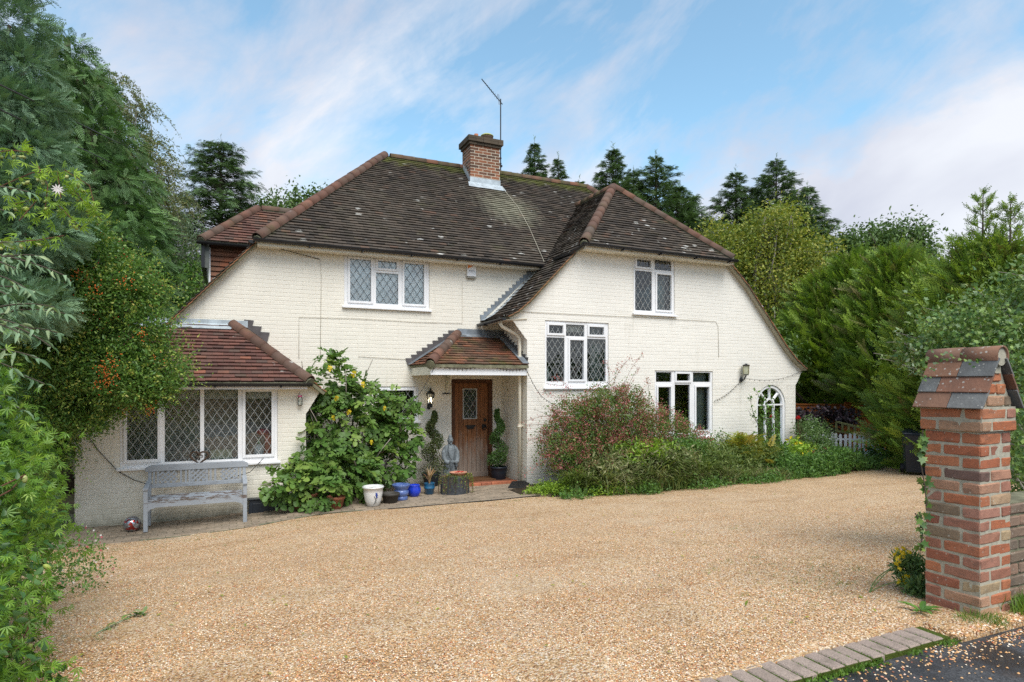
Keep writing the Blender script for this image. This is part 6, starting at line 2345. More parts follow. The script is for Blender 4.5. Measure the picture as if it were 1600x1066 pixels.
K["farspruce"] = gm("far_spruce_frond", [(0.05, 0.085, 0.034), (0.07, 0.11, 0.045), (0.10, 0.145, 0.06)], rough=0.6, trans=0.1, nscale=0.6)
K["birch"] = gm("birch_leaf", [(0.10, 0.14, 0.05), (0.14, 0.18, 0.065), (0.19, 0.21, 0.08), (0.24, 0.20, 0.07)], rough=0.5, trans=0.3, nscale=1.0)
K["willow"] = gm("grey_willow_leaf", [(0.09, 0.14, 0.07), (0.13, 0.19, 0.10), (0.18, 0.24, 0.13)], rough=0.5, trans=0.25, nscale=1.0)
K["maple"] = gm("yellow_green_maple_leaf", [(0.11, 0.16, 0.03), (0.17, 0.22, 0.04), (0.26, 0.28, 0.04), (0.36, 0.32, 0.045), (0.13, 0.18, 0.035)], rough=0.5, trans=0.3, nscale=0.7, dark=0.5)
K["oak"] = gm("dark_oak_leaf", [(0.05, 0.09, 0.025), (0.075, 0.125, 0.03), (0.10, 0.15, 0.04)], rough=0.5, trans=0.2, nscale=0.8)
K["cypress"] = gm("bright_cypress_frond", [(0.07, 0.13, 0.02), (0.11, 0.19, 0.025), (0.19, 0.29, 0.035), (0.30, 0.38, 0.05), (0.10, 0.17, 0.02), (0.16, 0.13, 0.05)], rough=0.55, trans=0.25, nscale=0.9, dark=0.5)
K["cypressshade"] = gm("inner_cypress_frond", [(0.03, 0.06, 0.014), (0.045, 0.085, 0.018), (0.06, 0.11, 0.02)], rough=0.6, trans=0.1, nscale=0.9)  # darker copy of the cypress colour, shade inside the crown painted in
K["ivy"] = gm("ivy_leaf", [(0.045, 0.10, 0.028), (0.07, 0.14, 0.035), (0.12, 0.20, 0.045), (0.19, 0.27, 0.06)], rough=0.4, trans=0.2, spec=0.35)
K["shrub"] = gm("hedge_shrub_leaf", [(0.08, 0.14, 0.03), (0.12, 0.19, 0.045), (0.18, 0.26, 0.07), (0.26, 0.31, 0.14), (0.09, 0.15, 0.04)], rough=0.45, nscale=2)
K["palegrey"] = gm("pale_grey_leaf", [(0.20, 0.27, 0.16), (0.28, 0.36, 0.24), (0.34, 0.40, 0.28), (0.22, 0.29, 0.13)], rough=0.5, trans=0.2)
K["vine"] = gm("passion_vine_leaf", [(0.08, 0.17, 0.02), (0.12, 0.23, 0.025), (0.18, 0.31, 0.035), (0.10, 0.20, 0.025), (0.26, 0.37, 0.05)], rough=0.35, trans=0.35, nscale=2.5)
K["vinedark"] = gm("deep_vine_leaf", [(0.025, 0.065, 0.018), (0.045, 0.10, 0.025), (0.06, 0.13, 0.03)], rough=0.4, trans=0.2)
K["pod"] = gm("pale_green_fruit", [(0.36, 0.42, 0.12), (0.46, 0.48, 0.18), (0.40, 0.46, 0.10)], rough=0.4, trans=0.15, dark=0.1)
K["buddleia"] = gm("grey_buddleia_leaf", [(0.11, 0.19, 0.10), (0.16, 0.26, 0.15), (0.24, 0.34, 0.20), (0.34, 0.40, 0.22)], rough=0.55, trans=0.25)
K["abelia"] = gm("abelia_leaf", [(0.06, 0.13, 0.025), (0.09, 0.17, 0.03), (0.13, 0.20, 0.04), (0.16, 0.14, 0.05)], rough=0.4, nscale=2)
K["abeliapink"] = gm("pink_abelia_sepal", [(0.36, 0.085, 0.085), (0.46, 0.14, 0.14), (0.30, 0.06, 0.065), (0.55, 0.26, 0.25)], rough=0.5, trans=0.25)
K["grass"] = gm("garden_grass_blade", [(0.10, 0.17, 0.035), (0.16, 0.23, 0.05), (0.26, 0.30, 0.09), (0.12, 0.19, 0.04)], rough=0.5, trans=0.3, nscale=2)
K["sedge"] = gm("variegated_sedge_blade", [(0.14, 0.20, 0.05), (0.22, 0.27, 0.08), (0.38, 0.38, 0.19), (0.28, 0.24, 0.12), (0.13, 0.18, 0.05)], rough=0.5, trans=0.25, nscale=2)
K["lawn"] = gm("bright_grass_blade", [(0.09, 0.18, 0.02), (0.14, 0.26, 0.03), (0.20, 0.32, 0.05)], rough=0.5, trans=0.3)
K["fern"] = gm("golden_fern_frond", [(0.22, 0.26, 0.04), (0.34, 0.32, 0.05), (0.15, 0.21, 0.035), (0.40, 0.30, 0.06)], rough=0.5, trans=0.3)
K["cover"] = gm("ground_cover_leaf", [(0.05, 0.12, 0.02), (0.08, 0.17, 0.03), (0.13, 0.24, 0.04), (0.07, 0.14, 0.04)], rough=0.45, nscale=2.5)
K["lime"] = gm("lime_leaf", [(0.20, 0.33, 0.03), (0.30, 0.42, 0.05), (0.15, 0.26, 0.03)], rough=0.45, trans=0.35)
K["purple"] = gm("purple_smoke_leaf", [(0.018, 0.010, 0.018), (0.035, 0.016, 0.026), (0.05, 0.025, 0.035), (0.03, 0.028, 0.04)], rough=0.45, trans=0.1)
K["rose"] = gm("rose_leaf", [(0.07, 0.13, 0.035), (0.10, 0.17, 0.05), (0.15, 0.22, 0.08)], rough=0.45, nscale=2)
K["box"] = gm("clipped_box_leaf", [(0.035, 0.085, 0.018), (0.055, 0.115, 0.024), (0.085, 0.15, 0.03)], rough=0.4, trans=0.15, nscale=6)
K["boxbrown"] = gm("bronzed_box_leaf", [(0.06, 0.075, 0.02), (0.085, 0.10, 0.03), (0.05, 0.085, 0.02)], rough=0.45, trans=0.15, nscale=6)
K["yellow"] = gm("yellow_petal", [(0.75, 0.55, 0.01), (0.8, 0.62, 0.02)], rough=0.5, trans=0.2, dark=0.05)
K["white"] = gm("white_petal", [(0.75, 0.73, 0.7), (0.7, 0.6, 0.6)], rough=0.5, trans=0.2, dark=0.05)
K["pink"] = gm("pink_petal", [(0.6, 0.05, 0.10), (0.55, 0.18, 0.2)], rough=0.5, trans=0.2, dark=0.05)
K["cord"] = gm("striped_cordyline_leaf", [(0.30, 0.16, 0.09), (0.42, 0.30, 0.14), (0.26, 0.10, 0.07)], rough=0.4, trans=0.15)
K["dead"] = gm("bare_grey_twig", [(0.16, 0.13, 0.10), (0.22, 0.18, 0.14)], rough=0.8, trans=0.0, dark=0.2)
K["creeper"] = gm("creeping_jenny_leaf", [(0.28, 0.34, 0.05), (0.40, 0.42, 0.08), (0.16, 0.22, 0.05)], rough=0.4, trans=0.25)


def ground_tuft(F, x, y, n, h, spread, T=T_BLADE, mi=0, lean=0.5):
    P = np.stack([x + rng.normal(0, spread, n), y + rng.normal(0, spread, n), np.zeros(n)], 1)
    P[:, 2] = [gz(a, b) - 0.005 for a, b in P[:, :2]]
    Y = rng.normal(0, lean, (n, 3))
    Y[:, 2] = 1
    F.add(T, P, Y, np.stack([h * rng.uniform(0.5, 1.2, n) * 1.3, h * rng.uniform(0.5, 1.2, n), h * rng.uniform(0.5, 1.2, n)], 1), mi=mi)


# ------------------------------------------------------------------ trees
def broadleaf(name, label, base, lobes, nc, per, sig, size, mat, bark, r0=0.15, cat="tree", group=None, T=T_LEAF, droop=-0.4, nl=26, bias=1.2, extra=None):
    t = thing(name, tuple(base), label, cat, group)
    P, U, C = clustered(lobes, nc, per, sig, bias)
    F = Fol().add(T, P, dirs(len(P), droop, U, 0.7), size * rng.uniform(0.6, 1.3, len(P)), Z=dirs(len(P), 1.2))
    F.build("crown", mat, t)
    top = np.mean([l[0] for l in lobes], 0)
    top[2] = max(l[0][2] for l in lobes)
    woody("trunk", base, C[:nl], bark, t, r0, 0.012, 0.25, top)
    return t


def conifer(name, label, base, H, Rb, mat, nb=130, size=0.34, droop=0.5, start=0.08, cat="tree", group=None, lean=0.0, T=T_SPRAY, per=20, gap=0.0, power=0.85, bark="bark"):
    t = thing(name, tuple(base), label, cat, group)
    base = np.array(base, float)
    F = Fol()
    tr_ = MB()
    tr_.tube([tuple(base), tuple(base + (lean * .5, 0, H * .5)), tuple(base + (lean, 0, H))], [0.022 * H, 0.013 * H, 0.01], 8)
    for i in range(nb):
        k = start + (1 - start) * (i + rng.random()) / nb
        k = min(k, 0.985)
        a = i * 2.39996 + rng.normal(0, 0.3)
        L_ = Rb * ((1 - k) / (1 - start)) ** power * rng.uniform(0.55, 1.15) + 0.10
        if rng.random() < gap: continue
        o = base + np.array([lean * k, 0, H * k])
        d_ = np.array([math.cos(a), math.sin(a), 0.0])
        rise = rng.uniform(0.05, 0.35) + 0.28 * k
        m = per if L_ > 0.6 else max(6, per // 2)
        tt = np.sqrt(rng.uniform(0.03, 1, m))
        zz = rise * tt - droop * tt ** 2 * (1 - 0.5 * k)
        P = o + d_ * (tt * L_)[:, None] + rng.normal(0, 0.03 + 0.025 * L_, (m, 3))
        P[:, 2] += zz * L_
        sd_ = np.array([-d_[1], d_[0], 0.0])
        side = rng.choice([-1, 1], m) * rng.uniform(0.1, 1.1, m)
        Y = d_ * 0.9 + sd_ * side[:, None]
        Y[:, 2] += rise - 2 * droop * tt * 0.7 + rng.normal(0, 0.2, m)
        P += sd_ * (side * 0.10 * L_ * (1.1 - tt))[:, None]
        F.add(T, P, Y, size * rng.uniform(0.6, 1.25, m) * (1 - 0.60 * max(0, (k - start) / (1 - start))), Z=dirs(m, 2.2))
        q = [tuple(o), tuple(o + d_ * L_ * .5 + (0, 0, (rise * .5 - droop * .25 * (1 - .5 * k)) * L_)), tuple(o + d_ * L_ * .95 + (0, 0, (rise - droop * (1 - .5 * k)) * L_ * 0.93))]
        tr_.tube(q, [0.006 * H * (1 - k) + 0.012, 0.015, 0.006], 4, cap=False)
    # leader
    F.add(T, base + np.array([lean, 0, 0]) + np.stack([rng.normal(0, .02, 14), np.zeros(14), H * np.linspace(0.94, 1.02, 14)], 1), dirs(14, 2.2), size * np.linspace(0.55, 0.35, 14))
    F.build("crown", mat, t)
    tr_.build("trunk", M[bark], t)
    return t


def g2(p, sink=0.1):
    return (float(p[0]), float(p[1]), gz(float(p[0]), float(p[1])) - sink)


def fromtop(px, py, d):
    p = at(px, py, d)
    b = g2(p)
    return b, float(p[2] - b[2])


grpF = "dark spruces standing behind the house"
for px, py, d, Rb, lb in ((835, 222, 36, 3.0, "open topped spruce just right of the chimney"), (872, 246, 37, 2.6, "lower spruce beside the one nearest the chimney"),
                          (958, 232, 31, 3.1, "tall dark spruce left of the wing's roof peak"), (1025, 244, 31, 3.5, "broad dark spruce right of the wing's roof peak"),
                          (1150, 268, 34, 3.3, "dense pointed spruce left of the tallest right hand spruce"), (1213, 250, 33, 3.3, "tall pointed spruce rising above the yellow maple"),
                          (1262, 292, 33, 2.6, "leaning spruce on the right flank of the yellow maple"), (905, 282, 38, 1.6, "small spruce tip over the ridge before the wing"),
                          (1062, 292, 29, 2.8, "lower wide spruce right of the broad one behind the wing"), (990, 268, 33, 2.6, "spruce filling the gap between the two behind the wing peak"), (1182, 292, 36, 3.0, "shorter spruce between the two right hand pointed ones")):
    b, H = fromtop(px, py, d)
    conifer("spruce_tree", lb, b, H, Rb, K["farspruce"], nb=190, size=0.46, droop=rng.uniform(0.15, 0.5), start=0.58, group=grpF, per=44, power=rng.uniform(0.85, 1.1), gap=0.10)
b, H = fromtop(345, 222, 28)
conifer("spruce_tree", "large drooping spruce left of the main roof", b, H, 3.5, K["spruce"], nb=360, size=0.46, droop=0.55, start=0.40, per=46, power=0.55, gap=0.03)


def lob(l):
    return [(at(x, y, d), (r * d / 960, r * d / 960, rz * d / 960)) for x, y, d, r, rz in l]


broadleaf("oak_tree", "ragged green treetop showing just left of the main roof hip", g2(at(455, 600, 30)),
          lob([(430, 330, 30, 26, 22), (470, 318, 30, 26, 26), (500, 318, 31, 22, 22), (455, 345, 30, 50, 24), (410, 345, 29, 25, 18)]), 420, 14, 0.22, 0.18, K["oak"], M["bark"], 0.25)
broadleaf("maple_tree", "rounded yellow green maple behind the wing's right slope", g2(at(1205, 600, 25)),
          lob([(1205, 365, 25, 52, 40), (1150, 400, 25, 50, 42), (1258, 400, 25, 48, 42), (1205, 450, 25, 80, 60), (1150, 480, 25, 50, 60), (1265, 480, 24, 50, 60), (1200, 545, 24, 75, 70), (1225, 340, 25, 28, 18), (1120, 372, 26, 26, 22)]),
          1500, 30, 0.25, 0.13, K["maple"], M["barkpale"], 0.22, nl=60)
broadleaf("oak_tree", "dark green oak rising behind the bright cypresses", g2(at(1385, 600, 27)),
          lob([(1350, 385, 27, 40, 30), (1400, 375, 27, 42, 30), (1430, 395, 27, 30, 30), (1380, 430, 27, 80, 40), (1325, 400, 27, 24, 24)]), 900, 20, 0.24, 0.17, K["oak"], M["bark"], 0.25)
broadleaf("alder_tree", "low green trees filling the gap below the yellow maple", g2(at(1290, 640, 20)),
          lob([(1250, 560, 25, 40, 40), (1250, 600, 25, 50, 28), (1330, 600, 25, 50, 28), (1180, 560, 21, 60, 60)]), 520, 20, 0.24, 0.15, K["oak"], M["bark"], 0.12)
# bare brushy thicket between maple and spruces
for px, py, lb in ((1095, 345, "bare twiggy tree behind the wing's right hip"), (1285, 385, "bare twiggy tree between the maple and the oak")):
    b = g2(at(px, 600, 28))
    t = thing("bare_tree", b, lb, "tree")
    m = MB()
    top = at(px, py + 60, 28)
    m.tube(bend(b, top, 6, 0, 0.02), [0.14 - 0.018 * i for i in range(7)], 7)
    for k in range(60):
        e = at(px + rng.normal(0, 22), py + abs(rng.normal(0, 38)), 28 + rng.normal(0, 0.8))
        s_ = np.array(b) * 0.3 + top * 0.7 + rng.normal(0, 0.3, 3)
        m.tube(bend(s_, e, 4, 0.03, 0.05), [0.03, 0.022, 0.016, 0.011, 0.007], 4)
    m.build("trunk", K["dead"], t)

# far wood: closes the horizon behind everything and across the road
F = Fol()
lb_ = []
for a in np.linspace(-3.2, 3.2, 150):
    rr2 = 52 + rng.normal(0, 4)
    x, y = rr2 * math.sin(a), rr2 * math.cos(a)
    h = rng.uniform(2.6, 4.6) + (1.5 if y < 0 else 0)
    lb_.append((np.array([x, y, h * 0.45]), (3.2, 2.2, h * 0.62)))
P, U, C = clustered(lb_, 5200, 5, 0.45, 2.5)
F.add(T_LEAF, P, dirs(len(P), -0.2, U, 0.5), 0.85 * rng.uniform(0.6, 1.3, len(P)), Z=dirs(len(P), 1.0))
o = F.build("far_woodland", K["oak"], None, origin=Vector((0, 0, 0)))
tag(o, "distant belt of dark green woodland closing the view between the trees", "woodland", kind="stuff")

# trees across the road, behind the viewer (seen only in the panes)
for x, y, h, lbx in ((-6, -24, 8.5, "leafy tree across the road, leftmost of three"), (4, -26, 7.5, "leafy tree across the road, middle of three"), (17, -22, 9.0, "leafy tree across the road, rightmost of three")):
    broadleaf("roadside_tree", lbx, (x, y, 0.4), [((x, y, h * .62), (2.6, 2.6, h * .36)), ((x + 1.6, y, h * .5), (1.8, 1.8, 1.8)), ((x - 1.5, y + .5, h * .5), (1.8, 1.8, 1.8))],
              240, 14, 0.4, 0.36, K["oak"], M["bark"], 0.25, group="roadside trees across the road")


def plumes(F, lobes, n, size, T=T_PLUME, up=0.5, out=1.0, wild=0.35, bias=2.5, mi=0, az=None, zup=0.6):
    P, U = inlobes(lobes, n, bias)
    Y = U * out + rng.normal(0, wild, (n, 3))
    Y[:, 2] += up
    if az is not None: Y += np.array(az)
    Z = rng.normal(0, 0.5, (n, 3))
    Z[:, 2] += zup
    F.add(T, P, Y, size * rng.uniform(0.55, 1.25, n), Z=Z, mi=mi)


for pts4, lb in (((( -60, 104, 5.5), (30, 147, 6.4), (160, 211, 10.6), (300, 280, 24), (345, 302, 31)), "upper black wire running from the left trees towards the spruce"),
                 ((( -60, 142, 5.5), (18, 180, 6.4), (150, 243, 10.4), (278, 304, 24), (335, 330, 31)), "lower black wire running from the left trees towards the spruce")):
    tube_thing("overhead_wire", [tuple(at(*q)) for q in pts4], 0.009, ck, lb, "wire", "overhead wires at the left")

# blue cedar, hemlock, birch and willow at the left
cd = thing("blue_cedar", g2(at(-60, 600, 7.4)), "blue green cedar filling the upper left corner", "tree")
L_ = lob([(15, 40, 7.2, 55, 50), (40, 110, 7.2, 45, 32), (0, 170, 7.0, 75, 45), (65, 165, 7.2, 38, 22), (40, 230, 7.0, 58, 28), (20, 300, 6.8, 70, 36), (80, 290, 7.0, 44, 22),
          (40, 370, 6.8, 70, 36), (95, 345, 7.0, 32, 16), (-20, 420, 6.8, 90, 60), (30, 480, 6.6, 70, 40), (0, -60, 7.2, 60, 50), (-60, 250, 7, 90, 200)])
F = Fol()
plumes(F, L_, 9500, 0.20, T_PLUME, -0.25, 1.0, 0.4, 1.8, az=(0.25, -0.1, 0))
F.build("crown", K["cedar"], cd)
woody("trunk", g2(at(-60, 600, 7.4)), [l[0] for l in L_ for _ in (0, 1)] , M["bark"], cd, 0.16, 0.02, 0.3, at(-40, -60, 7.4))
hk = thing("hemlock_tree", g2(at(110, 600, 12.5)), "dark drooping hemlock sloping down behind the blue cedar", "tree")
L_ = lob([(110, 90, 12.4, 30, 40), (130, 150, 12.4, 50, 45), (150, 220, 12.3, 65, 45), (175, 290, 12.2, 68, 45), (190, 360, 12, 68, 50), (200, 440, 11.8, 66, 50), (150, 400, 11.6, 100, 70),
          (60, 280, 11.8, 100, 100), (170, 500, 11.6, 90, 50), (80, 480, 11.6, 110, 80), (60, 120, 12, 60, 60), (200, 560, 12, 80, 60), (30, 570, 12, 100, 60)])
F = Fol()
plumes(F, L_, 12500, 0.32, T_PLUME, -0.75, 0.8, 0.35, 1.8, az=(0.25, -0.15, 0))
F.build("crown", K["hemlock"], hk)
woody("trunk", g2(at(110, 600, 12.5)), [l[0] for l in L_ for _ in (0, 1)], M["bark"], hk, 0.2, 0.02, 0.3, at(105, 60, 12.5))


def weeping(name, label, base, lobes, n, per, length, size, mat, bark, cat="tree", r0=0.1, side=(0.2, 0, 0)):
    t = thing(name, tuple(base), label, cat)
    C, U = inlobes(lobes, n, 1.2)
    F = Fol()
    m = MB()
    tt = np.linspace(0.05, 1, per)
    Ps = []
    for c, u in zip(C, U):
        L1 = length * rng.uniform(0.5, 1.2)
        d_ = np.array([u[0], u[1], 0]) * 0.5 + np.array(side) + rng.normal(0, 0.25, 3) * (1, 1, 0)
        P = c + d_ * (tt * L1)[:, None]
        P[:, 2] += (0.35 * tt - 0.95 * tt ** 2) * L1
        Ps.append(P + rng.normal(0, 0.025, P.shape))
        m.tube([tuple(P[0]), tuple(P[per // 2]), tuple(P[-1])], [0.006, 0.004, 0.002], 3, cap=False)
    P = np.concatenate(Ps)
    F.add(T_LEAF, P, dirs(len(P), -0.8), size * rng.uniform(0.6, 1.3, len(P)))
    F.build("crown", mat, t)
    top = np.mean([l[0] for l in lobes], 0)
    sub = C[:40]
    m2 = MB()
    m2.tube(bend(base, top, 6, 0, 0.03), [r0 * (1 - .13 * i) for i in range(7)], 8)
    for e in sub:
        k = rng.uniform(0.4, 0.95)
        s_ = np.array(base) * (1 - k) + top * k
        m2.tube(bend(s_, e, 4, 0.05), [r0 * .28, r0 * .2, r0 * .14, r0 * .09, 0.006], 5)
    m2.v += [v for v in m.v]
    off = len(m2.v) - len(m.v)
    m2.f += [tuple(i + off for i in f) for f in m.f]
    m2.build("trunk", bark, t)
    return t


weeping("birch_tree", "airy weeping birch with fine leaves against the sky at the left", g2(at(215, 600, 15)),
        lob([(118, 120, 15, 34, 30), (130, 140, 15, 40, 30), (165, 190, 15, 45, 35), (205, 240, 15, 45, 40), (225, 300, 15, 42, 40), (150, 250, 15, 60, 50), (200, 350, 15, 50, 40), (235, 215, 15, 18, 14), (250, 262, 15, 26, 24), (262, 310, 15, 24, 26), (205, 165, 15, 26, 20), (170, 130, 15, 26, 20)]), 1250, 34, 0.7, 0.055, K["birch"], M["barkpale"])
weeping("willow_tree", "grey green feathery tree between the birch and the spruce", g2(at(275, 600, 17)),
        lob([(260, 345, 17, 40, 30), (300, 380, 17, 40, 35), (250, 420, 17, 55, 45), (305, 440, 16.5, 36, 40), (240, 500, 16, 60, 50), (285, 480, 16, 45, 35), (200, 420, 16.5, 50, 50)]), 700, 34, 0.8, 0.065, K["willow"], M["barkpale"])
broadleaf("alder_tree", "dark shrubby tree low between hemlock and the main wall's slope", g2(at(250, 640, 14.5)),
          lob([(250, 520, 14.5, 60, 60), (200, 560, 14, 70, 60), (290, 470, 15, 40, 40), (130, 600, 13.5, 90, 60), (40, 620, 12.5, 90, 70), (300, 430, 16, 36, 36), (-60, 600, 11, 90, 90)]), 700, 18, 0.18, 0.11, K["pyra"], M["bark"], 0.08, cat="tree")
b, H = fromtop(40, 630, 10.6)
broadleaf("shadow_gap_shrub", "added dark shrub standing in for the shadow left of the bay wall", (-2.9, 10.8, -0.1),
          [((-2.95, 10.9, 0.6), (0.7, 0.7, 0.8)), ((-3.2, 10.2, 1.4), (0.7, 0.8, 0.9)), ((-2.9, 11.6, 1.4), (0.6, 0.8, 0.9)), ((-3.5, 9.2, 0.8), (0.8, 0.9, 1.0))], 420, 14, 0.14, 0.09, K["vinedark"], M["bark"], 0.05, cat="shrub", nl=14)  # dark foliage added to stand for the shadow beside the bay

# cypress screen at the right
grpC = "bright green cypresses massed at the right"
for px, py, d, Rb, thin, skirt, lb in ((1285, 440, 22.5, 1.8, 0, 0.08, "leftmost bright cypress beside the yellow maple"), (1335, 405, 22.0, 2.3, 0, 0.08, "second bright cypress from the maple, in front of the oak"),
                                (1400, 398, 18.0, 1.65, 0, 0.26, "full bright cypress right behind the black bin"), (1468, 425, 14.6, 1.2, 0, 0.08, "bright cypress left of the two thin topped ones"),
                                (1487, 372, 13.6, 1.3, 0.3, 0, "cypress with a ragged top left of the tallest one"), (1535, 305, 12.8, 1.35, 1, 0, "tallest cypress with a bare thin leader"),
                                (1578, 318, 12.2, 1.2, 1, 0, "thin topped cypress next to the tallest"), (1640, 360, 11.6, 1.4, 0.5, 0, "cypress cut off by the right edge of the picture")):
    b, H = fromtop(px, py, d)
    t = thing("cypress_tree", b, lb, "tree", grpC)
    B = np.array(b)
    F = Fol()
    n = int(1700 * Rb)
    k = skirt + (1 - skirt) * rng.random(n) ** 0.85
    body = H * (0.80 if thin else 0.97)
    a = rng.uniform(0, 2 * math.pi, n)
    prof = np.interp(k, [0, 0.12, 0.35, 0.7, 0.9, 1.0], [0.55, 0.95, 1.0, 0.72, 0.36, 0.08])
    r = Rb * prof * rng.uniform(0.55, 1.0, n) * (1 + 0.18 * np.sin(a * 3 + k * 9))
    P = B + np.stack([np.cos(a) * r, np.sin(a) * r, k * body], 1)
    Y = np.stack([np.cos(a), np.sin(a), rng.uniform(0.25, 1.0, n) + 0.5 * k], 1) + rng.normal(0, 0.42, (n, 3)) + np.array([-0.25, -0.1, 0])
    F.add(T_PLUME, P, Y, np.stack([(0.50 + 0.012 * (d - 12)) * rng.uniform(0.6, 1.2, n), (0.58 + 0.014 * (d - 12)) * rng.uniform(0.55, 1.25, n), 0.5 * np.ones(n)], 1), Z=dirs(n, 0.8), mi=0)
    # inner growth, in the frond colour darkened to stand for crown shade
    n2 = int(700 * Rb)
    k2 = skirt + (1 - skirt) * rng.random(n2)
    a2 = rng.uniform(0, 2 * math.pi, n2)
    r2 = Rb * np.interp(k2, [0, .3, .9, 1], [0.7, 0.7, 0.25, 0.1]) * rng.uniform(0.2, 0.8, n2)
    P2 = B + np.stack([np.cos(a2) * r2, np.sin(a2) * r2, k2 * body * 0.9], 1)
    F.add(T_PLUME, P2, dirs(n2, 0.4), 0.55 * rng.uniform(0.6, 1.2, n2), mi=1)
    mt = MB()
    mt.tube([tuple(B), tuple(B + (0, 0, H * 0.6)), tuple(B + (0.02, 0, H * 1.0))], [0.10, 0.05, 0.006], 7)
    if thin:
        for i in range(int(34 * max(thin, 0.5))):
            kk = 0.66 + 0.34 * i / 34 / max(thin, 0.5)
            aa = i * 2.4
            ll = (1.02 - kk) * 1.7 + 0.08
            o = B + (0.01, 0, H * kk)
            e = o + np.array([math.cos(aa) * ll, math.sin(aa) * ll, ll * 0.75])
            mt.tube([tuple(o), tuple(o * .5 + e * .5 + (0, 0, -0.03)), tuple(e)], [0.010, 0.007, 0.003], 4, cap=False)
            m_ = 12
            tt = rng.uniform(0.25, 1, m_)
            F.add(T_SPRAY, o + (e - o) * tt[:, None], dirs(m_, 0.6, np.repeat((e - o)[None], m_, 0), 1.5), 0.17 * rng.uniform(0.5, 1.2, m_), mi=0)
    F.build("crown", [K["cypress"], K["cypressshade"]], t)
    mt.build("trunk", M["bark"], t)
# low dark skirts under the screen
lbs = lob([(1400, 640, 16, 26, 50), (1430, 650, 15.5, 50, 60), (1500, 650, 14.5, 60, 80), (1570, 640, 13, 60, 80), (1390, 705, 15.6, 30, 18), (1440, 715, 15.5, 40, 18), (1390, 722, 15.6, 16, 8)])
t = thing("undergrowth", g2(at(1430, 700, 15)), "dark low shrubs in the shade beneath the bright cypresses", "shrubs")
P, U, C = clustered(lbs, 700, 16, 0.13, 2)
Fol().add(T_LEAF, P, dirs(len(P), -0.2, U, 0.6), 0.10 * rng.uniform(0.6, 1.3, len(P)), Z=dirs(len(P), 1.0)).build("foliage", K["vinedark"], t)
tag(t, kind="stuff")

# ------------------------------------------------------------------ firethorn reaching over the bay
ft = thing("firethorn_bush", g2(at(95, 700, 8.4)), "large firethorn bush with orange berries reaching over the bay roof", "bush")
L_ = lob([(60, 420, 7.6, 70, 50), (130, 385, 7.8, 60, 40), (190, 440, 7.9, 60, 45), (110, 470, 7.7, 90, 60), (210, 510, 8.0, 55, 45), (245, 575, 8.1, 50, 36), (180, 570, 7.9, 75, 45), (90, 570, 7.8, 80, 55),
          (60, 510, 7.6, 70, 60), (235, 620, 8.2, 32, 16), (170, 625, 8.2, 45, 22), (90, 635, 8.0, 55, 26), (240, 455, 8.2, 26, 16), (120, 360, 7.8, 30, 30)])
L_ += lob([(120, 655, 8.1, 60, 20), (60, 690, 8.2, 50, 40), (200, 600, 8.0, 70, 36), (90, 690, 8.3, 28, 60)])
P, U, C = clustered(L_, 4200, 22, 0.07, 1.6)
F = Fol().add(T_LEAF, P, dirs(len(P), 0.1, U, 0.7), np.stack([0.042 * rng.uniform(0.6, 1.2, len(P)), 0.050 * rng.uniform(0.6, 1.3, len(P)), 0.04 * np.ones(len(P))], 1), Z=dirs(len(P), 1.0))
tips, U2 = inlobes(L_, 900, 12)
tt = np.linspace(0, 1, 9)
D_ = nrmz(U2 + rng.normal(0, 0.4, U2.shape) + (0.1, -0.2, 0.1))
Pt = (tips[:, None] + D_[:, None] * (tt[None, :, None] * rng.uniform(0.12, 0.38, (900, 1, 1)))).reshape(-1, 3)
F.add(T_LEAF, Pt + rng.normal(0, 0.008, Pt.shape), dirs(len(Pt), 0.2, np.repeat(D_, 9, 0), 1.2), 0.038 * rng.uniform(0.6, 1.2, len(Pt)), mi=1)
F.build("foliage", [K["pyra"], K["pyralight"]], ft)
F = Fol()
for px, py, d, n in ((160, 575, 7.35, 40), (172, 592, 7.35, 40), (160, 602, 7.4, 30), (150, 450, 7.2, 20), (200, 440, 7.3, 20), (225, 520, 7.6, 18), (234, 640, 7.9, 34), (195, 640, 7.9, 12), (178, 563, 7.35, 24), (120, 430, 7.2, 20), (250, 560, 7.8, 10)):
    F.add(T_BERRY, at(px, py, d) + rng.normal(0, 0.04, (n, 3)) * (1, 1, 1.3), dirs(n), 0.0095 * np.ones(n), mi=0)
n = 520
P, U = inlobes(L_[:5], n, 14)
F.add(T_BERRY, P + rng.normal(0, 0.02, (n, 3)), dirs(n), 0.0075 * np.ones(n), mi=1)
F.build("berries", [K["orange"], K["redberry"]], ft, stuff=True)
woody("stems", g2(at(60, 700, 8.4)), np.concatenate([C[:22], tips[:14]]), M["bark"], ft, 0.035, 0.004, 0.2, at(90, 480, 8.0), lift=0.02)

# ------------------------------------------------------------------ front left: passion vine and buddleia
vn = thing("passion_vine", (-1.15, 3.7, gz(-1, 3.7)), "bright passion vine with pale green fruits hanging down the near left edge", "climber")
VL = [((-1.30, 3.45, 0.95), (0.45, 0.55, 0.50)), ((-1.28, 4.05, 1.05), (0.42, 0.6, 0.62)), ((-1.42, 4.5, 1.55), (0.42, 0.55, 0.40)), ((-1.62, 5.2, 1.2), (0.50, 0.6, 0.7)), ((-1.75, 5.9, 0.9), (0.5, 0.5, 0.5)),
      ((-1.2, 3.5, 0.62), (0.45, 0.55, 0.16)), ((-1.55, 4.4, 2.0), (0.38, 0.45, 0.24)), ((-2.1, 4.2, 1.3), (0.5, 1.2, 0.9)), ((-1.9, 3.2, 1.2), (0.4, 0.5, 0.8))]
VL = [((c[0] + 0.05, c[1], c[2]), r) for c, r in VL]
P, U, C = clustered(VL, 2500, 7, 0.055, 3.0)
Y = dirs(len(P), -0.7, U, 0.9)
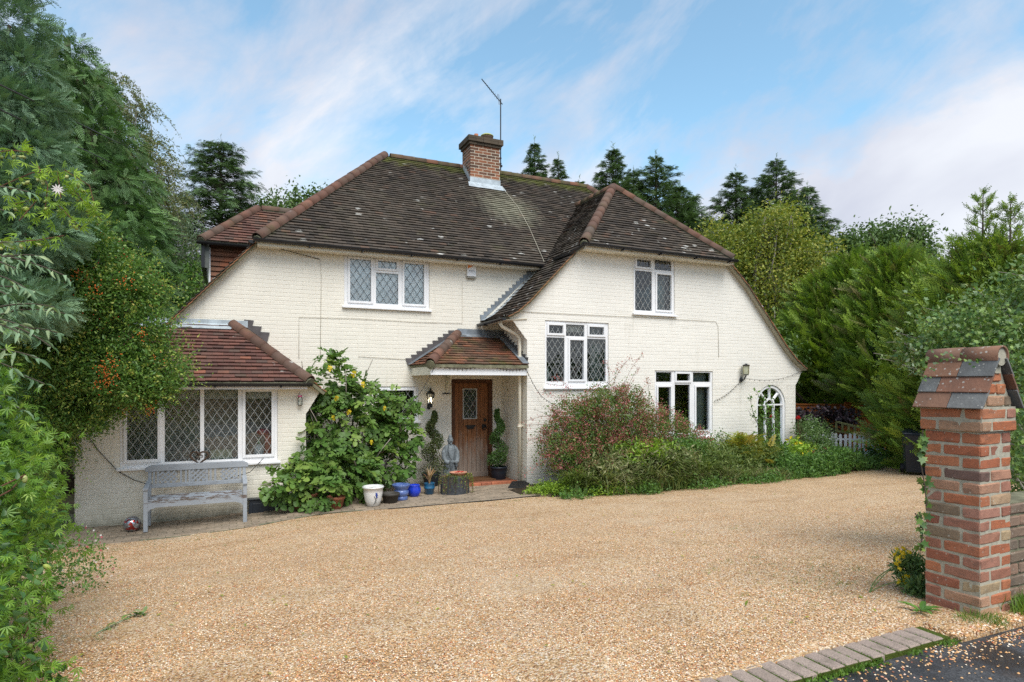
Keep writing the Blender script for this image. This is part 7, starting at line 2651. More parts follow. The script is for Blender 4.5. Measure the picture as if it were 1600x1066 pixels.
S = 0.050 * rng.uniform(0.6, 1.25, len(P))
dcam = P[:, 0] * SA + P[:, 1] * CA
front_ = np.argsort(dcam + rng.normal(0, 0.15, len(P)) - 0.6 * (P[:, 0] + 1.3))
lm_ = []
for s in range(5):
    V, F_t = T_PALM
    V2 = V * np.array([1, 1, 1]) + rng.normal(0, 0.015, V.shape)
    lm_.append(np_mesh("leaf", V2, F_t, K["vine"]))


def leafobj(name, me, p, y, z, s, parent):
    y = Vector(y).normalized()
    x = y.cross(Vector(z))
    if x.length < 1e-3: x = y.orthogonal()
    x.normalize()
    zz = x.cross(y)
    Mx = Matrix.Translation(p) @ Matrix((x, y, zz)).transposed().to_4x4() @ Matrix.Scale(s, 4)
    return inst(name, me, Mx, parent)


ind = front_[:300]
Zr = dirs(len(P), 1.0)
Zr[:, 1] -= 0.5
for i in ind:
    leafobj("leaf", lm_[i % 5], P[i], Y[i], Zr[i], float(S[i]), vn)
rest = front_[300:]
F = Fol().add(T_PALM, P[rest], Y[rest], S[rest], Z=Zr[rest])
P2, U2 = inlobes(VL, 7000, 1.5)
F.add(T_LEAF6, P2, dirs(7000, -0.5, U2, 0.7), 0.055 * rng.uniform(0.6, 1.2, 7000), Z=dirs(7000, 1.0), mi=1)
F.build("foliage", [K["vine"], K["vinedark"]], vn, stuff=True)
n = 60
P, U = inlobes([VL[0], VL[1], VL[5]], n, 20)
fv = MB().sphere((0, 0.5, 0), 0.5, 10, 8, 0.62, 1.0, 0.62)
frm = bpy.data.meshes.new("fruit")
frm.from_pydata(fv.v, [], fv.f)
frm.materials.append(K["pod"])
smooth(frm)
for q in P: leafobj("fruit", frm, q, dirs(1, -2.5)[0], (0, -1, 0.2), float(0.042 * rng.uniform(0.7, 1.2)), vn)
m = MB()
for k in range(26):
    a, b = P[rng.integers(n)], P[rng.integers(n)]
    m.tube(bend(a, b, 5, -0.06, 0.08), 0.004, 5)
m.build("stems", M["barkred"], vn)
# vine fruits and bright shoots over the cedar
sh = thing("vine_shoots", tuple(at(20, 420, 4.6)), "lime green vine shoots with a white starry flower before the blue cedar", "climber")
F = Fol()
m = MB()
for pts3 in ([(-30, 240, 4.7), (20, 235, 4.6), (45, 238, 4.6)], [(-20, 300, 4.6), (50, 270, 4.6), (90, 268, 4.6), (95, 310, 4.6)], [(60, 260, 4.6), (75, 290, 4.6), (70, 330, 4.6)],
             [(20, 320, 4.5), (60, 310, 4.6), (30, 345, 4.5)], [(100, 265, 4.6), (140, 290, 4.7), (150, 330, 4.7)], [(110, 290, 4.7), (130, 315, 4.7), (160, 345, 4.8)], [(90, 320, 4.7), (110, 340, 4.7), (130, 360, 4.8)],
             [(0, 380, 4.4), (60, 375, 4.6), (100, 368, 4.7)]):
    P = np.array([at(*q) for q in pts3])
    m.tube([tuple(p) for p in P], 0.004, 4)
    n = 26
    tt = rng.uniform(0, 1, n)
    Q = P[0] * (1 - tt)[:, None] ** 2 + 2 * P[1] * (tt * (1 - tt))[:, None] + P[2] * (tt ** 2)[:, None]
    F.add(T_PALM, Q + rng.normal(0, 0.035, Q.shape), dirs(n, -0.8), 0.07 * rng.uniform(0.6, 1.2, n), Z=dirs(n, 0.6) + (0, -0.5, 0), mi=0)
    F.add((T_BERRY[0] * (0.6, 1, 0.6), T_BERRY[1]), Q[:4] + (0, 0, -0.04), dirs(4, -1.0), 0.025 * np.ones(4), mi=2)
fl = at(90, 296, 4.5)
m2 = 10
aa = np.arange(m2) * 2 * math.pi / m2
vdir = nrmz(np.array([0.1, -1.0, 0.1]))
ex, ez = nrmz(np.cross(vdir, (0, 0, 1))), None
ez = np.cross(ex, vdir)
F.add(T_LANCE, np.repeat(fl[None], m2, 0), ex[None] * np.cos(aa)[:, None] + ez[None] * np.sin(aa)[:, None] + vdir * 0.15, 0.042 * np.ones(m2), Z=vdir, mi=3)
F.build("foliage", [K["lime"], K["vine"], K["pod"], K["white"]], sh)
m.build("stems", M["barkred"], sh)

bd = thing("buddleia_bush", (-2.6, 4.2, gz(-2.6, 4.2)), "buddleia with long grey green leaves arching in from the left edge", "bush")
F = Fol()
m = MB()
for px, py, d in ((100, 430, 4.2), (85, 480, 4.0), (102, 490, 4.1), (80, 542, 4.0), (60, 400, 3.9), (40, 450, 3.7), (60, 560, 3.8), (45, 300, 4.3), (30, 520, 3.6), (20, 380, 3.7), (70, 600, 3.9), (35, 640, 3.8), (10, 460, 3.5), (50, 515, 3.7), (20, 575, 3.6), (55, 455, 3.8), (10, 330, 4.0), (90, 520, 4.1), (15, 620, 3.6), (25, 420, 3.6)):
    tip = at(px, py, d)
    s_ = at(px - 170 - rng.uniform(0, 60), py + rng.uniform(-10, 60), d + 0.3)
    Q = np.array(bend(s_, tip, 12, 0.10, 0.02))
    m.tube([tuple(q) for q in Q], [0.009 * (1 - i / 14) + 0.002 for i in range(13)], 5)
    dd_ = nrmz(np.gradient(Q, axis=0))
    for sgn in (-1, 1):
        Yl = dd_ * 0.7 + np.array([0, 0, -0.55]) + np.cross(dd_, (0, 0, 1)) * sgn * 0.75 + rng.normal(0, 0.3, Q.shape)
        F.add(T_LANCE, Q, Yl, np.stack([0.085 * np.ones(13), 0.155 * np.linspace(1.15, 0.5, 13) * rng.uniform(0.7, 1.3, 13), 0.16 * np.ones(13)], 1), Z=dirs(13, 1.2))
F.build("foliage", K["buddleia"], bd)
m.build("stems", M["bark"], bd)
# little pink and white flowers at the hedge foot
mg = thing("daisy_clump", (-1.22, 6.5, gz(-1.2, 6.5)), "small clump of white and pink flowers at the foot of the left hedge", "flowers")
F = Fol()
P, U = inlobes([((-1.3, 6.6, 0.32), (0.36, 0.5, 0.3)), ((-1.5, 7.4, 0.3), (0.35, 0.5, 0.3))], 1500, 1.5)
F.add(T_LEAF, P, dirs(1500, 0.2, U, 0.5), 0.035 * rng.uniform(0.5, 1.2, 1500))
P, U = inlobes([((-1.3, 6.6, 0.34), (0.36, 0.5, 0.3)), ((-1.5, 7.4, 0.32), (0.35, 0.5, 0.32))], 120, 20)
F.add(T_STAR, P[:80], dirs(80, 1.0, U[:80], 1.0), 0.030 * np.ones(80), mi=1)
F.add(T_STAR, P[80:], dirs(40, 1.0, U[80:], 1.0), 0.034 * np.ones(40), mi=2)
F.build("foliage", [K["cover"], K["white"], K["pink"]], mg)

# ------------------------------------------------------------------ fig tree
fg = thing("fig_tree", (1.95, 11.1, -0.05), "big leaved fig tree with a few yellow leaves against the cream wall", "tree")
FL = [((2.0, 11.1, 1.30), (0.85, 0.48, 0.85)), ((1.62, 11.15, 2.05), (0.42, 0.40, 0.58)), ((2.35, 11.15, 1.72), (0.50, 0.40, 0.38)), ((2.82, 11.15, 1.25), (0.44, 0.38, 0.60)), ((2.5, 10.9, 0.62), (0.6, 0.40, 0.42)),
      ((1.35, 10.9, 0.85), (0.5, 0.38, 0.6)), ((1.7, 10.55, 0.5), (0.7, 0.42, 0.45)), ((0.85, 10.30, 0.42), (0.40, 0.26, 0.32)), ((1.35, 10.15, 0.28), (0.45, 0.28, 0.26)), ((1.25, 11.0, 1.55), (0.25, 0.2, 0.2))]
FL = [(np.array(c), (r[0] * 0.93, r[1], r[2] * 0.93)) for c, r in FL]
P, U = inlobes(FL, 1250, 3.5)
k = (P[:, 1] < 11.93) & (P[:, 2] > 0.03) & ~((P[:, 0] < 1.2) & (P[:, 1] > 10.68)) & ~((P[:, 0] > 1.95) & (P[:, 0] < 2.35) & (P[:, 1] < 10.3) & (P[:, 2] > 0.3) )
P, U = P[k], U[k]
n = len(P)
Y = U * 0.8 + rng.normal(0, 0.45, (n, 3)) + np.array([0, -0.35, -0.45])
Zf = U * 0.7 + rng.normal(0, 0.35, (n, 3)) + np.array([0, -0.65, 0.75])
S = 0.225 * rng.uniform(0.55, 1.15, n)
figm = []
for s in range(6):
    V = T_FIG[0] + rng.normal(0, 0.012, T_FIG[0].shape)
    V = V * np.array([rng.uniform(0.85, 1.1), 1, rng.uniform(0.6, 1.8)])
    figm.append(np_mesh("leaf", V, T_FIG[1], K["fig"]))
figy = np_mesh("leaf", T_FIG[0] * (0.9, 1, 1.5), T_FIG[1], K["figyellow"])
order = np.argsort(P[:, 1] + rng.normal(0, 0.08, n) - 0.0 * P[:, 2])
for j, i in enumerate(order[:288]):
    leafobj("leaf", figm[i % 6], P[i], Y[i], Zf[i], float(S[i]), fg)
F = Fol().add(T_FIG, P[order[288:]], Y[order[288:]], S[order[288:]], Z=Zf[order[288:]])
F.build("foliage", K["fig"], fg, stuff=True)
for px, py, d in ((516, 572, 10.3), (566, 597, 10.4), (527, 619, 10.3), (519, 650, 10.3), (601, 635, 10.4), (489, 733, 10.2), (553, 580, 10.4), (547, 641, 10.3), (580, 688, 10.3)):
    o = leafobj("leaf", figy, at(px, py, d), rng.normal(0, 0.3, 3) + (0, -0.1, -1), (0.2, -1, 0.4), 0.095 * rng.uniform(0.7, 1.2), fg)
    o["label"] = "yellowing leaf"
m = MB()
for c, r in FL:
    for q in range(4):
        e = np.array(c) + rng.normal(0, 0.55, 3) * np.array(r)
        e[1] = min(e[1], 11.85)
        m.tube(bend((1.95 + rng.normal(0, .1), 11.2 + rng.normal(0, .06), -0.05), e, 6, 0.02, 0.06), [0.028, 0.024, 0.02, 0.016, 0.012, 0.009, 0.006], 6)
m.build("stems", M["barkpale"], fg, sm=True)

# ------------------------------------------------------------------ spiral topiary
def spiral(name, label, x, y, zb, zt, r0, mats, turns=3.0, phase=0.0, ball=None):
    t = thing(name, (x, y, zb), label, "topiary")
    n = 5200
    k = rng.random(n) ** 0.8
    H = zt - zb
    rad = r0 * (1 - k) ** 0.75 + 0.035
    a = phase + k ** 0.85 * turns * 2 * math.pi
    off = rad * 0.48
    u = nrmz(rng.normal(0, 1, (n, 3)))
    tr2 = rad * 0.62 + 0.01
    rr3 = rng.random(n) ** 0.25
    P = np.stack([x + np.cos(a) * off, y + np.sin(a) * off, zb + k * H], 1) + u * (tr2 * rr3)[:, None] * (1, 1, 0.85)
    F = Fol().add(T_LEAF, P, dirs(n, 0.1, u, 1.0), 0.034 * rng.uniform(0.6, 1.3, n), mi=0)
    if ball:
        P2, U2 = inlobes([((x, y, zb + ball * .7), (ball, ball, ball * .8))], 1500, 6)
        F.add(T_LEAF, P2, dirs(1500, 0.1, U2, 1.0), 0.028 * rng.uniform(0.6, 1.3, 1500), mi=1)
    F.build("foliage", mats, t)
    MB().tube([(x, y, zb - 0.08), (x, y, zt - 0.05)], [0.014, 0.006], 6).build("stem", M["bark"], t)


spiral("spiral_topiary", "spiral clipped box left of the door behind the cordyline", 3.62, 11.55, 0.24, 1.45, 0.26, [K["boxbrown"], K["box"]], 2.6, 2.6)
spiral("spiral_topiary", "spiral clipped box in the grey pot right of the door", 4.98, 11.50, 0.36, 1.47, 0.20, [K["box"], K["box"]], 2.4, 1.0, 0.17)
# cordyline in the teal pot
cl = thing("cordyline_plant", (3.28, 10.70, tz + 0.16), "spiky pink and cream striped cordyline in the teal pot", "plant")
F = Fol()
n = 26
a = rng.uniform(0, 6.28, n)
F.add(T_BLADE, np.repeat(np.array([[3.28, 10.70, tz + 0.165]]), n, 0), np.stack([np.cos(a) * 0.45, np.sin(a) * 0.45, rng.uniform(0.6, 1.6, n)], 1), np.stack([0.45 * np.ones(n), 0.34 * rng.uniform(0.6, 1.1, n), 0.3 * np.ones(n)], 1), Z=(0, 0, 1))
F.build("leaves", K["cord"], cl)
# creeper trailing over the grey planter
cr = thing("trailing_creeper", (3.72, 10.5, sz + 0.3), "yellow green creeper trailing down the front of the grey planter", "plant")
F = Fol()
m = MB()
for k in range(64):
    a = rng.uniform(-3.0, 0.3) if rng.random() < 0.8 else rng.uniform(0, 6.28)
    r1 = 0.25
    L1 = rng.uniform(0.05, 0.36)
    P0 = np.array([3.72 + 0.16 * math.cos(a), 10.56 + 0.12 * math.sin(a), sz + 0.36])
    P1 = np.array([3.72 + (r1 + .04) * 1.1 * math.cos(a), 10.56 + (r1 + .03) * 0.8 * math.sin(a), sz + 0.34])
    P2 = P1 + np.array([0.02 * math.cos(a), 0.02 * math.sin(a), -L1])
    m.tube([tuple(P0), tuple(P1), tuple(P2)], 0.0025, 3, cap=False)
    q = 22
    tt = rng.uniform(0, 1, q)
    Q = np.where((tt < 0.4)[:, None], P0 + (P1 - P0) * (tt / 0.4)[:, None], P1 + (P2 - P1) * ((tt - 0.4) / 0.6)[:, None])
    F.add(T_LEAF, Q + rng.normal(0, 0.008, Q.shape), dirs(q, -0.3), 0.018 * rng.uniform(0.6, 1.4, q), mi=0 if rng.random() < 0.3 else 1)
F.build("foliage", [K["creeper"], K["cover"]], cr)
m.build("stems", M["barkred"], cr)

# ------------------------------------------------------------------ the long bed before the wing
def hill(lobes, n, T, size, mats, name, label, cat, group=None, up=0.0, bias=2.0, out=0.7, extra=None, stems=0, base=None, mi=None):
    c = np.mean([l[0] for l in lobes], 0)
    b = base or (float(c[0]), float(c[1]), gz(float(c[0]), float(c[1])))
    t = thing(name, b, label, cat, group)
    P, U, C = clustered(lobes, max(1, n // 14), 14, 0.05, bias)
    z = np.array([gz(a, b2) for a, b2 in P[:, :2]])
    P = P[P[:, 2] > z]
    F = Fol().add(T, P, dirs(len(P), up, None), size * rng.uniform(0.55, 1.3, len(P)), Z=dirs(len(P), 0.8))
    if extra: extra(F, lobes)
    F.build("foliage", mats, t)
    if stems:
        woody("stems", b, C[:stems], M["barkred"], t, 0.012, 0.003, 0.0, c)
    return t


AB = [((6.1, 10.1, 0.9), (0.85, 0.5, 0.65)), ((6.9, 10.1, 1.15), (0.75, 0.5, 0.60)), ((7.5, 10.05, 1.0), (0.6, 0.5, 0.55)), ((6.5, 9.9, 1.5), (0.45, 0.35, 0.36)), ((7.1, 10.0, 1.55), (0.4, 0.3, 0.3)), ((5.70, 10.1, 0.75), (0.5, 0.4, 0.55)), ((6.6, 9.9, 0.6), (1.3, 0.5, 0.5)), ((5.95, 10.05, 1.35), (0.5, 0.35, 0.35)), ((8.05, 10.1, 0.95), (0.6, 0.4, 0.40)), ((8.8, 10.15, 0.75), (0.55, 0.35, 0.34))]
AB = [((c[0], c[1], c[2] + (0.14 if c[2] > 0.8 else 0.04)), (r[0] * 1.04, r[1], r[2] * 1.04)) for c, r in AB]
t = thing("flowering_shrub", (6.7, 10.1, 0.0), "large abelia shrub with pink red flower heads before the leaded wing window", "shrub")
m = MB()
F = Fol()
P, U, C = clustered(AB, 2000, 16, 0.065, 1.5)
F.add(T_LEAF6, P, dirs(len(P), 0.1, U, 0.5), 0.042 * rng.uniform(0.6, 1.3, len(P)), mi=0)
# long arching shoots, each ending in a pink cluster
ends = []
Q0, U0 = inlobes(AB, 260, 12)
for e in Q0: ends.append((e, 0.25))
for px, py, d in ((985, 560, 11.9), (1003, 556, 12.0), (960, 590, 11.8), (975, 600, 11.8), (1010, 590, 12), (840, 612, 11.2), (815, 660, 11.0), (825, 690, 11.0), (820, 740, 10.6), (1020, 625, 12.0), (1040, 640, 12.1),
                 (945, 565, 11.8), (998, 575, 12), (968, 572, 11.9), (835, 640, 11.1), (822, 666, 11.0), (1030, 660, 12.0), (1050, 690, 12.0), (1000, 640, 11.8), (870, 590, 11.4), (855, 600, 11.4)):
    ends.append((at(px, py, d), 0.6))
for e, ln in ends:
    s_ = np.array([6.7, 10.15, 0.1]) + rng.normal(0, 0.35, 3) * (1, .5, 0)
    if ln < 0.5:
        dv = nrmz(e - s_)
        Q = np.array(bend(e - dv * 0.45, e + np.array([0, 0, 0.03]), 8, 0.08, 0.03))
    else:
        Q = np.array(bend(s_ + (0, 0, 0.5), e, 14, 0.12, 0.03))
    m.tube([tuple(q) for q in Q], 0.003, 3, cap=False)
    q = len(Q) * 3
    idx = rng.integers(len(Q) // 3, len(Q), q)
    F.add(T_LEAF, Q[idx] + rng.normal(0, 0.012, (q, 3)), dirs(q, 0.0), 0.024 * rng.uniform(0.6, 1.2, q), mi=0)
    if rng.random() < 0.85:
        c = 46
        kk = rng.integers(max(0, len(Q) - 4), len(Q), c)
        F.add(T_LEAF6, Q[kk] + rng.normal(0, 0.035, (c, 3)), dirs(c, 0.1), 0.028 * rng.uniform(0.6, 1.3, c), mi=1)
Q0, U0 = inlobes(AB, 1250, 9)
c = 14
F.add(T_LEAF6, np.repeat(Q0, c, 0) + rng.normal(0, 0.03, (1250 * c, 3)), dirs(1250 * c, 0.1), 0.027 * rng.uniform(0.6, 1.3, 1250 * c), mi=1)
F.build("foliage", [K["abelia"], K["abeliapink"]], t)
woody("stems", (6.7, 10.15, 0.0), C[:40], M["barkred"], t, 0.014, 0.003, 0.0, (6.7, 10.1, 0.9))
m.build("shoots", M["barkred"], t)


def tussock(x, y, n, h, mat, label, name="grass_clump", spread=0.07, group=None, T=T_ARCH, lean=0.75, width=1.0):
    z = gz(x, y)
    t = thing(name, (x, y, z), label, "grass clump", group)
    P = np.stack([x + rng.normal(0, spread, n), y + rng.normal(0, spread, n), np.full(n, z)], 1)
    a = rng.uniform(0, 6.28, n)
    Y = np.stack([np.cos(a) * lean * rng.uniform(.3, 1.2, n), np.sin(a) * lean * rng.uniform(.3, 1.2, n), np.ones(n)], 1)
    s = h * rng.uniform(0.6, 1.2, n)
    Fol().add(T, P, Y, np.stack([s * width, s, s], 1), Z=(0, 0, 1)).build("blades", mat, t)


gt = "clumps of long grass along the front of the bed"
for x, y, n, h, mt, lb in ((5.75, 9.62, 260, 0.62, "grass", "upright green grass clump at the left end of the bed"), (6.2, 9.35, 300, 0.55, "sedge", "pale sedge clump below the abelia's left side"),
                           (6.65, 9.36, 300, 0.46, "sedge", "second pale sedge clump below the abelia"), (7.15, 9.28, 300, 0.60, "sedge", "dense pale sedge clump in the middle of the bed"),
                           (7.55, 9.5, 260, 0.85, "grass", "tall green grass clump before the plain glazed window"), (8.05, 9.36, 300, 0.44, "sedge", "sedge clump in front of the plain window's left light"),
                           (8.5, 9.45, 300, 0.62, "grass", "green grass clump in front of the plain window"), (8.95, 9.34, 260, 0.42, "sedge", "sedge clump below the plain window's right light"),
                           (9.4, 9.42, 200, 0.36, "grass", "low grass clump left of the golden fern"), (9.9, 9.35, 200, 0.32, "sedge", "low pale sedge clump before the golden fern"),
                           (10.4, 9.35, 200, 0.32, "sedge", "last pale sedge clump before the arched window")):
    tussock(x, y, n, h, K[mt], lb, group=gt, lean=0.95, spread=0.10)
for i, wh in enumerate(("left of the first tall clump, by the bed's left end", "spilling onto the gravel below the abelia's left edge", "below the middle of the abelia", "below the abelia's right edge", "between the two middle sedge clumps",
                         "in front of the tall green clump under the plain window", "under the plain window's middle light", "under the plain window's right edge", "right of the plain window", "left of the golden fern at the gravel",
                         "in front of the golden fern", "between the golden fern and the arched window")):
    x = 5.95 + 0.42 * i + rng.normal(0, 0.06)
    tussock(x, 9.2 + abs(rng.normal(0, 0.22)) + (0.1 if x > 9 else 0), int(rng.uniform(90, 200)), rng.uniform(0.22, 0.5), K["sedge" if i % 2 else "grass"], "short grass tuft " + wh, group="short grass tufts at the bed's gravel edge", spread=0.12, lean=1.1)
hill([((5.5 + 0.42 * i + rng.normal(0, .05), 9.12 + 0.14 * math.sin(i * 1.7) + (0.12 if i < 3 or i > 12 else 0), 0.05), (0.30, 0.16 + 0.08 * (i % 3 == 0), 0.10 + 0.09 * ((i * 5) % 4) / 3)) for i in range(17)], 11000, T_LEAF6, 0.045, [K["cover"]],
     "creeping_plant", "low creeping leafy plants sprawling out over the gravel along the whole bed", "ground cover", up=0.2)
# mixed green shrub mass between them
hill([((7.9, 9.95, 0.5), (0.7, 0.45, 0.42)), ((8.7, 10.05, 0.55), (0.7, 0.45, 0.42)), ((7.3, 9.75, 0.45), (0.6, 0.35, 0.35)), ((8.2, 9.8, 0.75), (0.4, 0.3, 0.22))], 9000, T_LEAF6, 0.055, [K["cover"]], "green_shrub", "leafy green shrub below the plain glazed window", "shrub", stems=16)
hill([((9.0, 9.75, 0.42), (0.7, 0.35, 0.34)), ((9.9, 9.75, 0.35), (0.6, 0.3, 0.28)), ((10.5, 9.8, 0.4), (0.45, 0.3, 0.3))], 9000, T_LANCE, 0.085, [K["grass"]], "willow_herb", "soft green narrow leaved plants between the plain window and the fern", "plant", up=0.5)
hill([((6.6, 9.55, 0.38), (0.8, 0.3, 0.34)), ((7.7, 9.55, 0.45), (0.8, 0.3, 0.36))], 8000, T_LANCE, 0.10, [K["sedge"]], "straw_plant", "straw coloured seed heads and leaves tumbling in front of the abelia", "plant", up=0.0)
hill([((6.9, 9.62, 0.62), (0.35, 0.25, 0.26)), ((7.5, 9.6, 0.70), (0.42, 0.25, 0.20))], 1500, T_LANCE, 0.11, [K["lime"]], "lime_shrub", "lime green narrow leaved shrub in front of the abelia", "shrub", up=0.6, stems=8)
hill([((5.6, 9.72, 0.12), (0.45, 0.22, 0.14)), ((6.3, 9.28, 0.10), (0.55, 0.14, 0.12)), ((5.2, 9.9, 0.08), (0.35, 0.2, 0.09))], 5200, T_ROUND, 0.035, [K["lime"], K["cover"]], "lady_mantle", "low bright round leaved plant at the bed's left front edge", "plant")
# fern, spindle and the tall whippy shrub before the arched window
fn = thing("golden_fern", (10.1, 9.85, 0.0), "golden green fern clump left of the arched window", "fern")
n = 150
a = rng.uniform(0, 6.28, n)
P = np.stack([10.1 + rng.normal(0, 0.22, n), 9.95 + rng.normal(0, 0.15, n), rng.uniform(0.3, 0.75, n)], 1)
Fol().add(T_FERN, P, np.stack([np.cos(a) * .8, np.sin(a) * .8, rng.uniform(0.3, 1.4, n)], 1), 0.52 * rng.uniform(0.6, 1.1, n), Z=(0, 0, 1)).build("fronds", K["fern"], fn)
hill([((9.7, 10.2, 0.55), (0.35, 0.3, 0.42))], 2600, T_LEAF, 0.045, [K["rose"]], "small_shrub", "dark reddish green shrub left of the golden fern", "shrub", stems=12)
tw = thing("whippy_shrub", (11.25, 10.05, 0.0), "tall thin leafy shrub rising before the left of the arched window", "shrub")
m = MB()
F = Fol()
for px, py, d in ((1178, 605, 13.6), (1168, 640, 13.6), (1195, 615, 13.6), (1200, 600, 13.7), (1185, 650, 13.5), (1205, 655, 13.5), (1215, 665, 13.6), (1225, 690, 13.5), (1180, 675, 13.5), (1195, 690, 13.5), (1190, 630, 13.6), (1172, 618, 13.6), (1210, 640, 13.6)):
    e = at(px, py, d)
    Q = np.array(bend((11.3, 10.05, 0.0), e, 12, 0.04, 0.04))
    m.tube([tuple(q) for q in Q], [0.009 - 0.0005 * i for i in range(13)], 4)
    q = 46
    tt = rng.uniform(3, 12, q)
    Qi = np.stack([np.interp(tt, range(13), Q[:, j]) for j in range(3)], 1)
    F.add(T_LEAF6, Qi + rng.normal(0, 0.02, (q, 3)), dirs(q, -0.3), 0.075 * rng.uniform(0.6, 1.2, q), Z=dirs(q, 1))
F.build("foliage", K["cover"], tw)
m.build("stems", M["bark"], tw)
tw = thing("dead_stems", (12.35, 10.3, 0.0), "bare brown dead stems right of the arched window", "dead plant")
m = MB()
for k in range(16):
    e = at(rng.uniform(1228, 1262), rng.uniform(645, 700), 14.2)
    m.tube(bend((12.2 + rng.normal(0, .1), 10.15, 0.1), e, 6, 0.03, 0.06), [0.006, 0.005, 0.004, 0.004, 0.003, 0.002, 0.002], 4)
m.build("stems", M["barkred"], tw)


def ylw(F, lobes):
    P, U = inlobes(lobes, 70, 12)
    F.add(T_LEAF6, P, dirs(70), 0.09 * rng.uniform(0.7, 1.2, 70), mi=1)


hill([((11.5, 9.85, 0.42), (0.45, 0.3, 0.36)), ((12.0, 9.9, 0.35), (0.35, 0.3, 0.3))], 2600, T_LEAF6, 0.075, [K["lime"], K["yellow"]], "hydrangea_shrub", "yellowing broad leaved shrub at the foot of the arched window", "shrub", stems=10, extra=ylw)


def pinks(F, lobes):
    P, U = inlobes(lobes, 16, 14)
    c = 26
    F.add(T_STAR, np.repeat(P, c, 0) + rng.normal(0, 0.035, (16 * c, 3)), dirs(16 * c, 0.5), 0.03 * np.ones(16 * c), mi=1)


hill([((12.1, 9.65, 0.42), (0.3, 0.22, 0.18)), ((11.8, 9.6, 0.35), (0.3, 0.2, 0.16))], 900, T_LEAF, 0.04, [K["rose"], K["abeliapink"]], "sedum_plant", "dusty pink flower heads low before the arched window", "flowers", extra=pinks)
hill([((10.9, 9.55, 0.22), (0.7, 0.3, 0.24)), ((11.7, 9.35, 0.22), (0.7, 0.25, 0.24)), ((12.3, 9.5, 0.28), (0.6, 0.35, 0.3)), ((12.9, 9.7, 0.25), (0.5, 0.4, 0.28)), ((11.0, 9.9, 0.35), (0.6, 0.3, 0.3))], 15000, T_LANCE, 0.085, [K["cover"]], "ground_cover",
     "spreading green ground cover at the right end of the bed", "ground cover", up=0.3)


def whites(F, lobes):
    P, U = inlobes(lobes, 260, 10)
    F.add(T_STAR, P, dirs(260, 0.3, U, 1.0), 0.030 * rng.uniform(0.7, 1.2, 260), mi=1)


hill([((12.55, 10.2, 0.60), (0.55, 0.45, 0.55)), ((12.2, 9.95, 0.5), (0.45, 0.4, 0.5)), ((12.85, 10.2, 0.35), (0.3, 0.3, 0.3)), ((12.5, 10.3, 0.95), (0.28, 0.28, 0.25)), ((13.2, 10.0, 0.12), (0.35, 0.25, 0.14))], 11000, T_LEAF6, 0.045, [K["rose"], K["white"]], "rose_bush",
     "loose rose bush with small pale flowers between wing and pickets", "shrub", stems=30, extra=whites)
hill([((14.2, 9.75, 0.12), (0.8, 0.25, 0.14)), ((15.4, 10.0, 0.12), (0.7, 0.25, 0.14)), ((13.4, 9.5, 0.15), (0.5, 0.2, 0.16))], 6000, T_LANCE, 0.06, [K["cover"]], "edge_plants", "low weedy plants along the far edge of the gravel", "ground cover")
hill([((15.3, 12.9, 0.95), (0.75, 0.5, 0.30)), ((15.9, 12.5, 1.15), (0.35, 0.4, 0.2)), ((14.9, 12.8, 0.9), (0.6, 0.5, 0.3)), ((16.3, 12.2, 1.05), (0.45, 0.4, 0.3)), ((15.4, 12.6, 0.5), (1.0, 0.5, 0.5))], 6500, T_ROUND, 0.085, [K["purple"]], "smoke_bush", "dark purple smoke bush in front of the orange fence", "bush", stems=30)
rf = thing("red_rose", tuple(at(1247, 652, 14.6)), "single red rose bloom at the wing's right corner", "flower")
m = MB()
c = at(1247, 652, 14.6)
for k in range(4):
    m.lathe(tuple(c + (0, 0, -0.01 * k)), [(0.005, -0.03), (0.025 + 0.012 * k, -0.005), (0.03 + 0.014 * k, 0.035 - 0.008 * k)], 9, closed=False)
m.build("petals", plain("crimson_petal", (0.5, 0.01, 0.015), 0.5, 0.3, 0.2, 30), rf)
MB().tube([tuple(c - (0, 0, 0.03)), tuple(c - (0.05, 0.0, 0.6)), (float(c[0]) - 0.1, float(c[1]), 0.0)], 0.004, 5).build("stem", M["barkred"], rf)

# ------------------------------------------------------------------ by the pier: hedge, ivy, flowers, grass
hd = thing("mixed_hedge", (5.6, 4.3, 0.5), "tall leafy hedge of ivy and pale shrub behind the brick pier", "hedge")
HL = [(np.array([6.35, 2.85, 1.0]), (0.30, 0.2, 0.6)), (np.array([6.9, 3.1, 1.0]), (0.45, 0.3, 0.8)), (np.array([7.4, 3.6, 1.1]), (0.45, 0.4, 0.9))] + lob([(1500, 515, 5.2, 60, 40), (1560, 490, 5.3, 60, 50), (1600, 540, 4.9, 60, 60), (1610, 620, 4.6, 50, 70), (1615, 720, 4.4, 45, 60), (1460, 545, 5.4, 45, 24), (1530, 570, 5.0, 60, 50), (1520, 640, 5.2, 40, 60), (1590, 660, 5.0, 60, 80),
          (1640, 800, 4.2, 60, 60), (1640, 450, 5.2, 60, 60), (1490, 600, 5.6, 36, 60), (1500, 700, 5.6, 34, 60)])
P, U, C = clustered(HL, 1500, 15, 0.07, 2.2)
k = ~((P[:, 0] > 4.0) & (P[:, 0] < 4.52) & (P[:, 1] < 2.62)) & (P[:, 1] > 2.5)
P, U = P[k], U[k]
half = len(P) * 6 // 10
perm = rng.permutation(len(P))
F = Fol().add(T_IVY, P[perm[:half]], dirs(half, -0.6, U[perm[:half]], 0.8), 0.038 * rng.uniform(0.55, 1.3, half), Z=dirs(half, 0.7) + (-0.3, -0.6, 0), mi=0)
F.add(T_LEAF6, P[perm[half:]], dirs(len(P) - half, 0.1, U[perm[half:]], 0.9), 0.040 * rng.uniform(0.6, 1.3, len(P) - half), Z=dirs(len(P) - half, 1.0), mi=1)
m = MB()
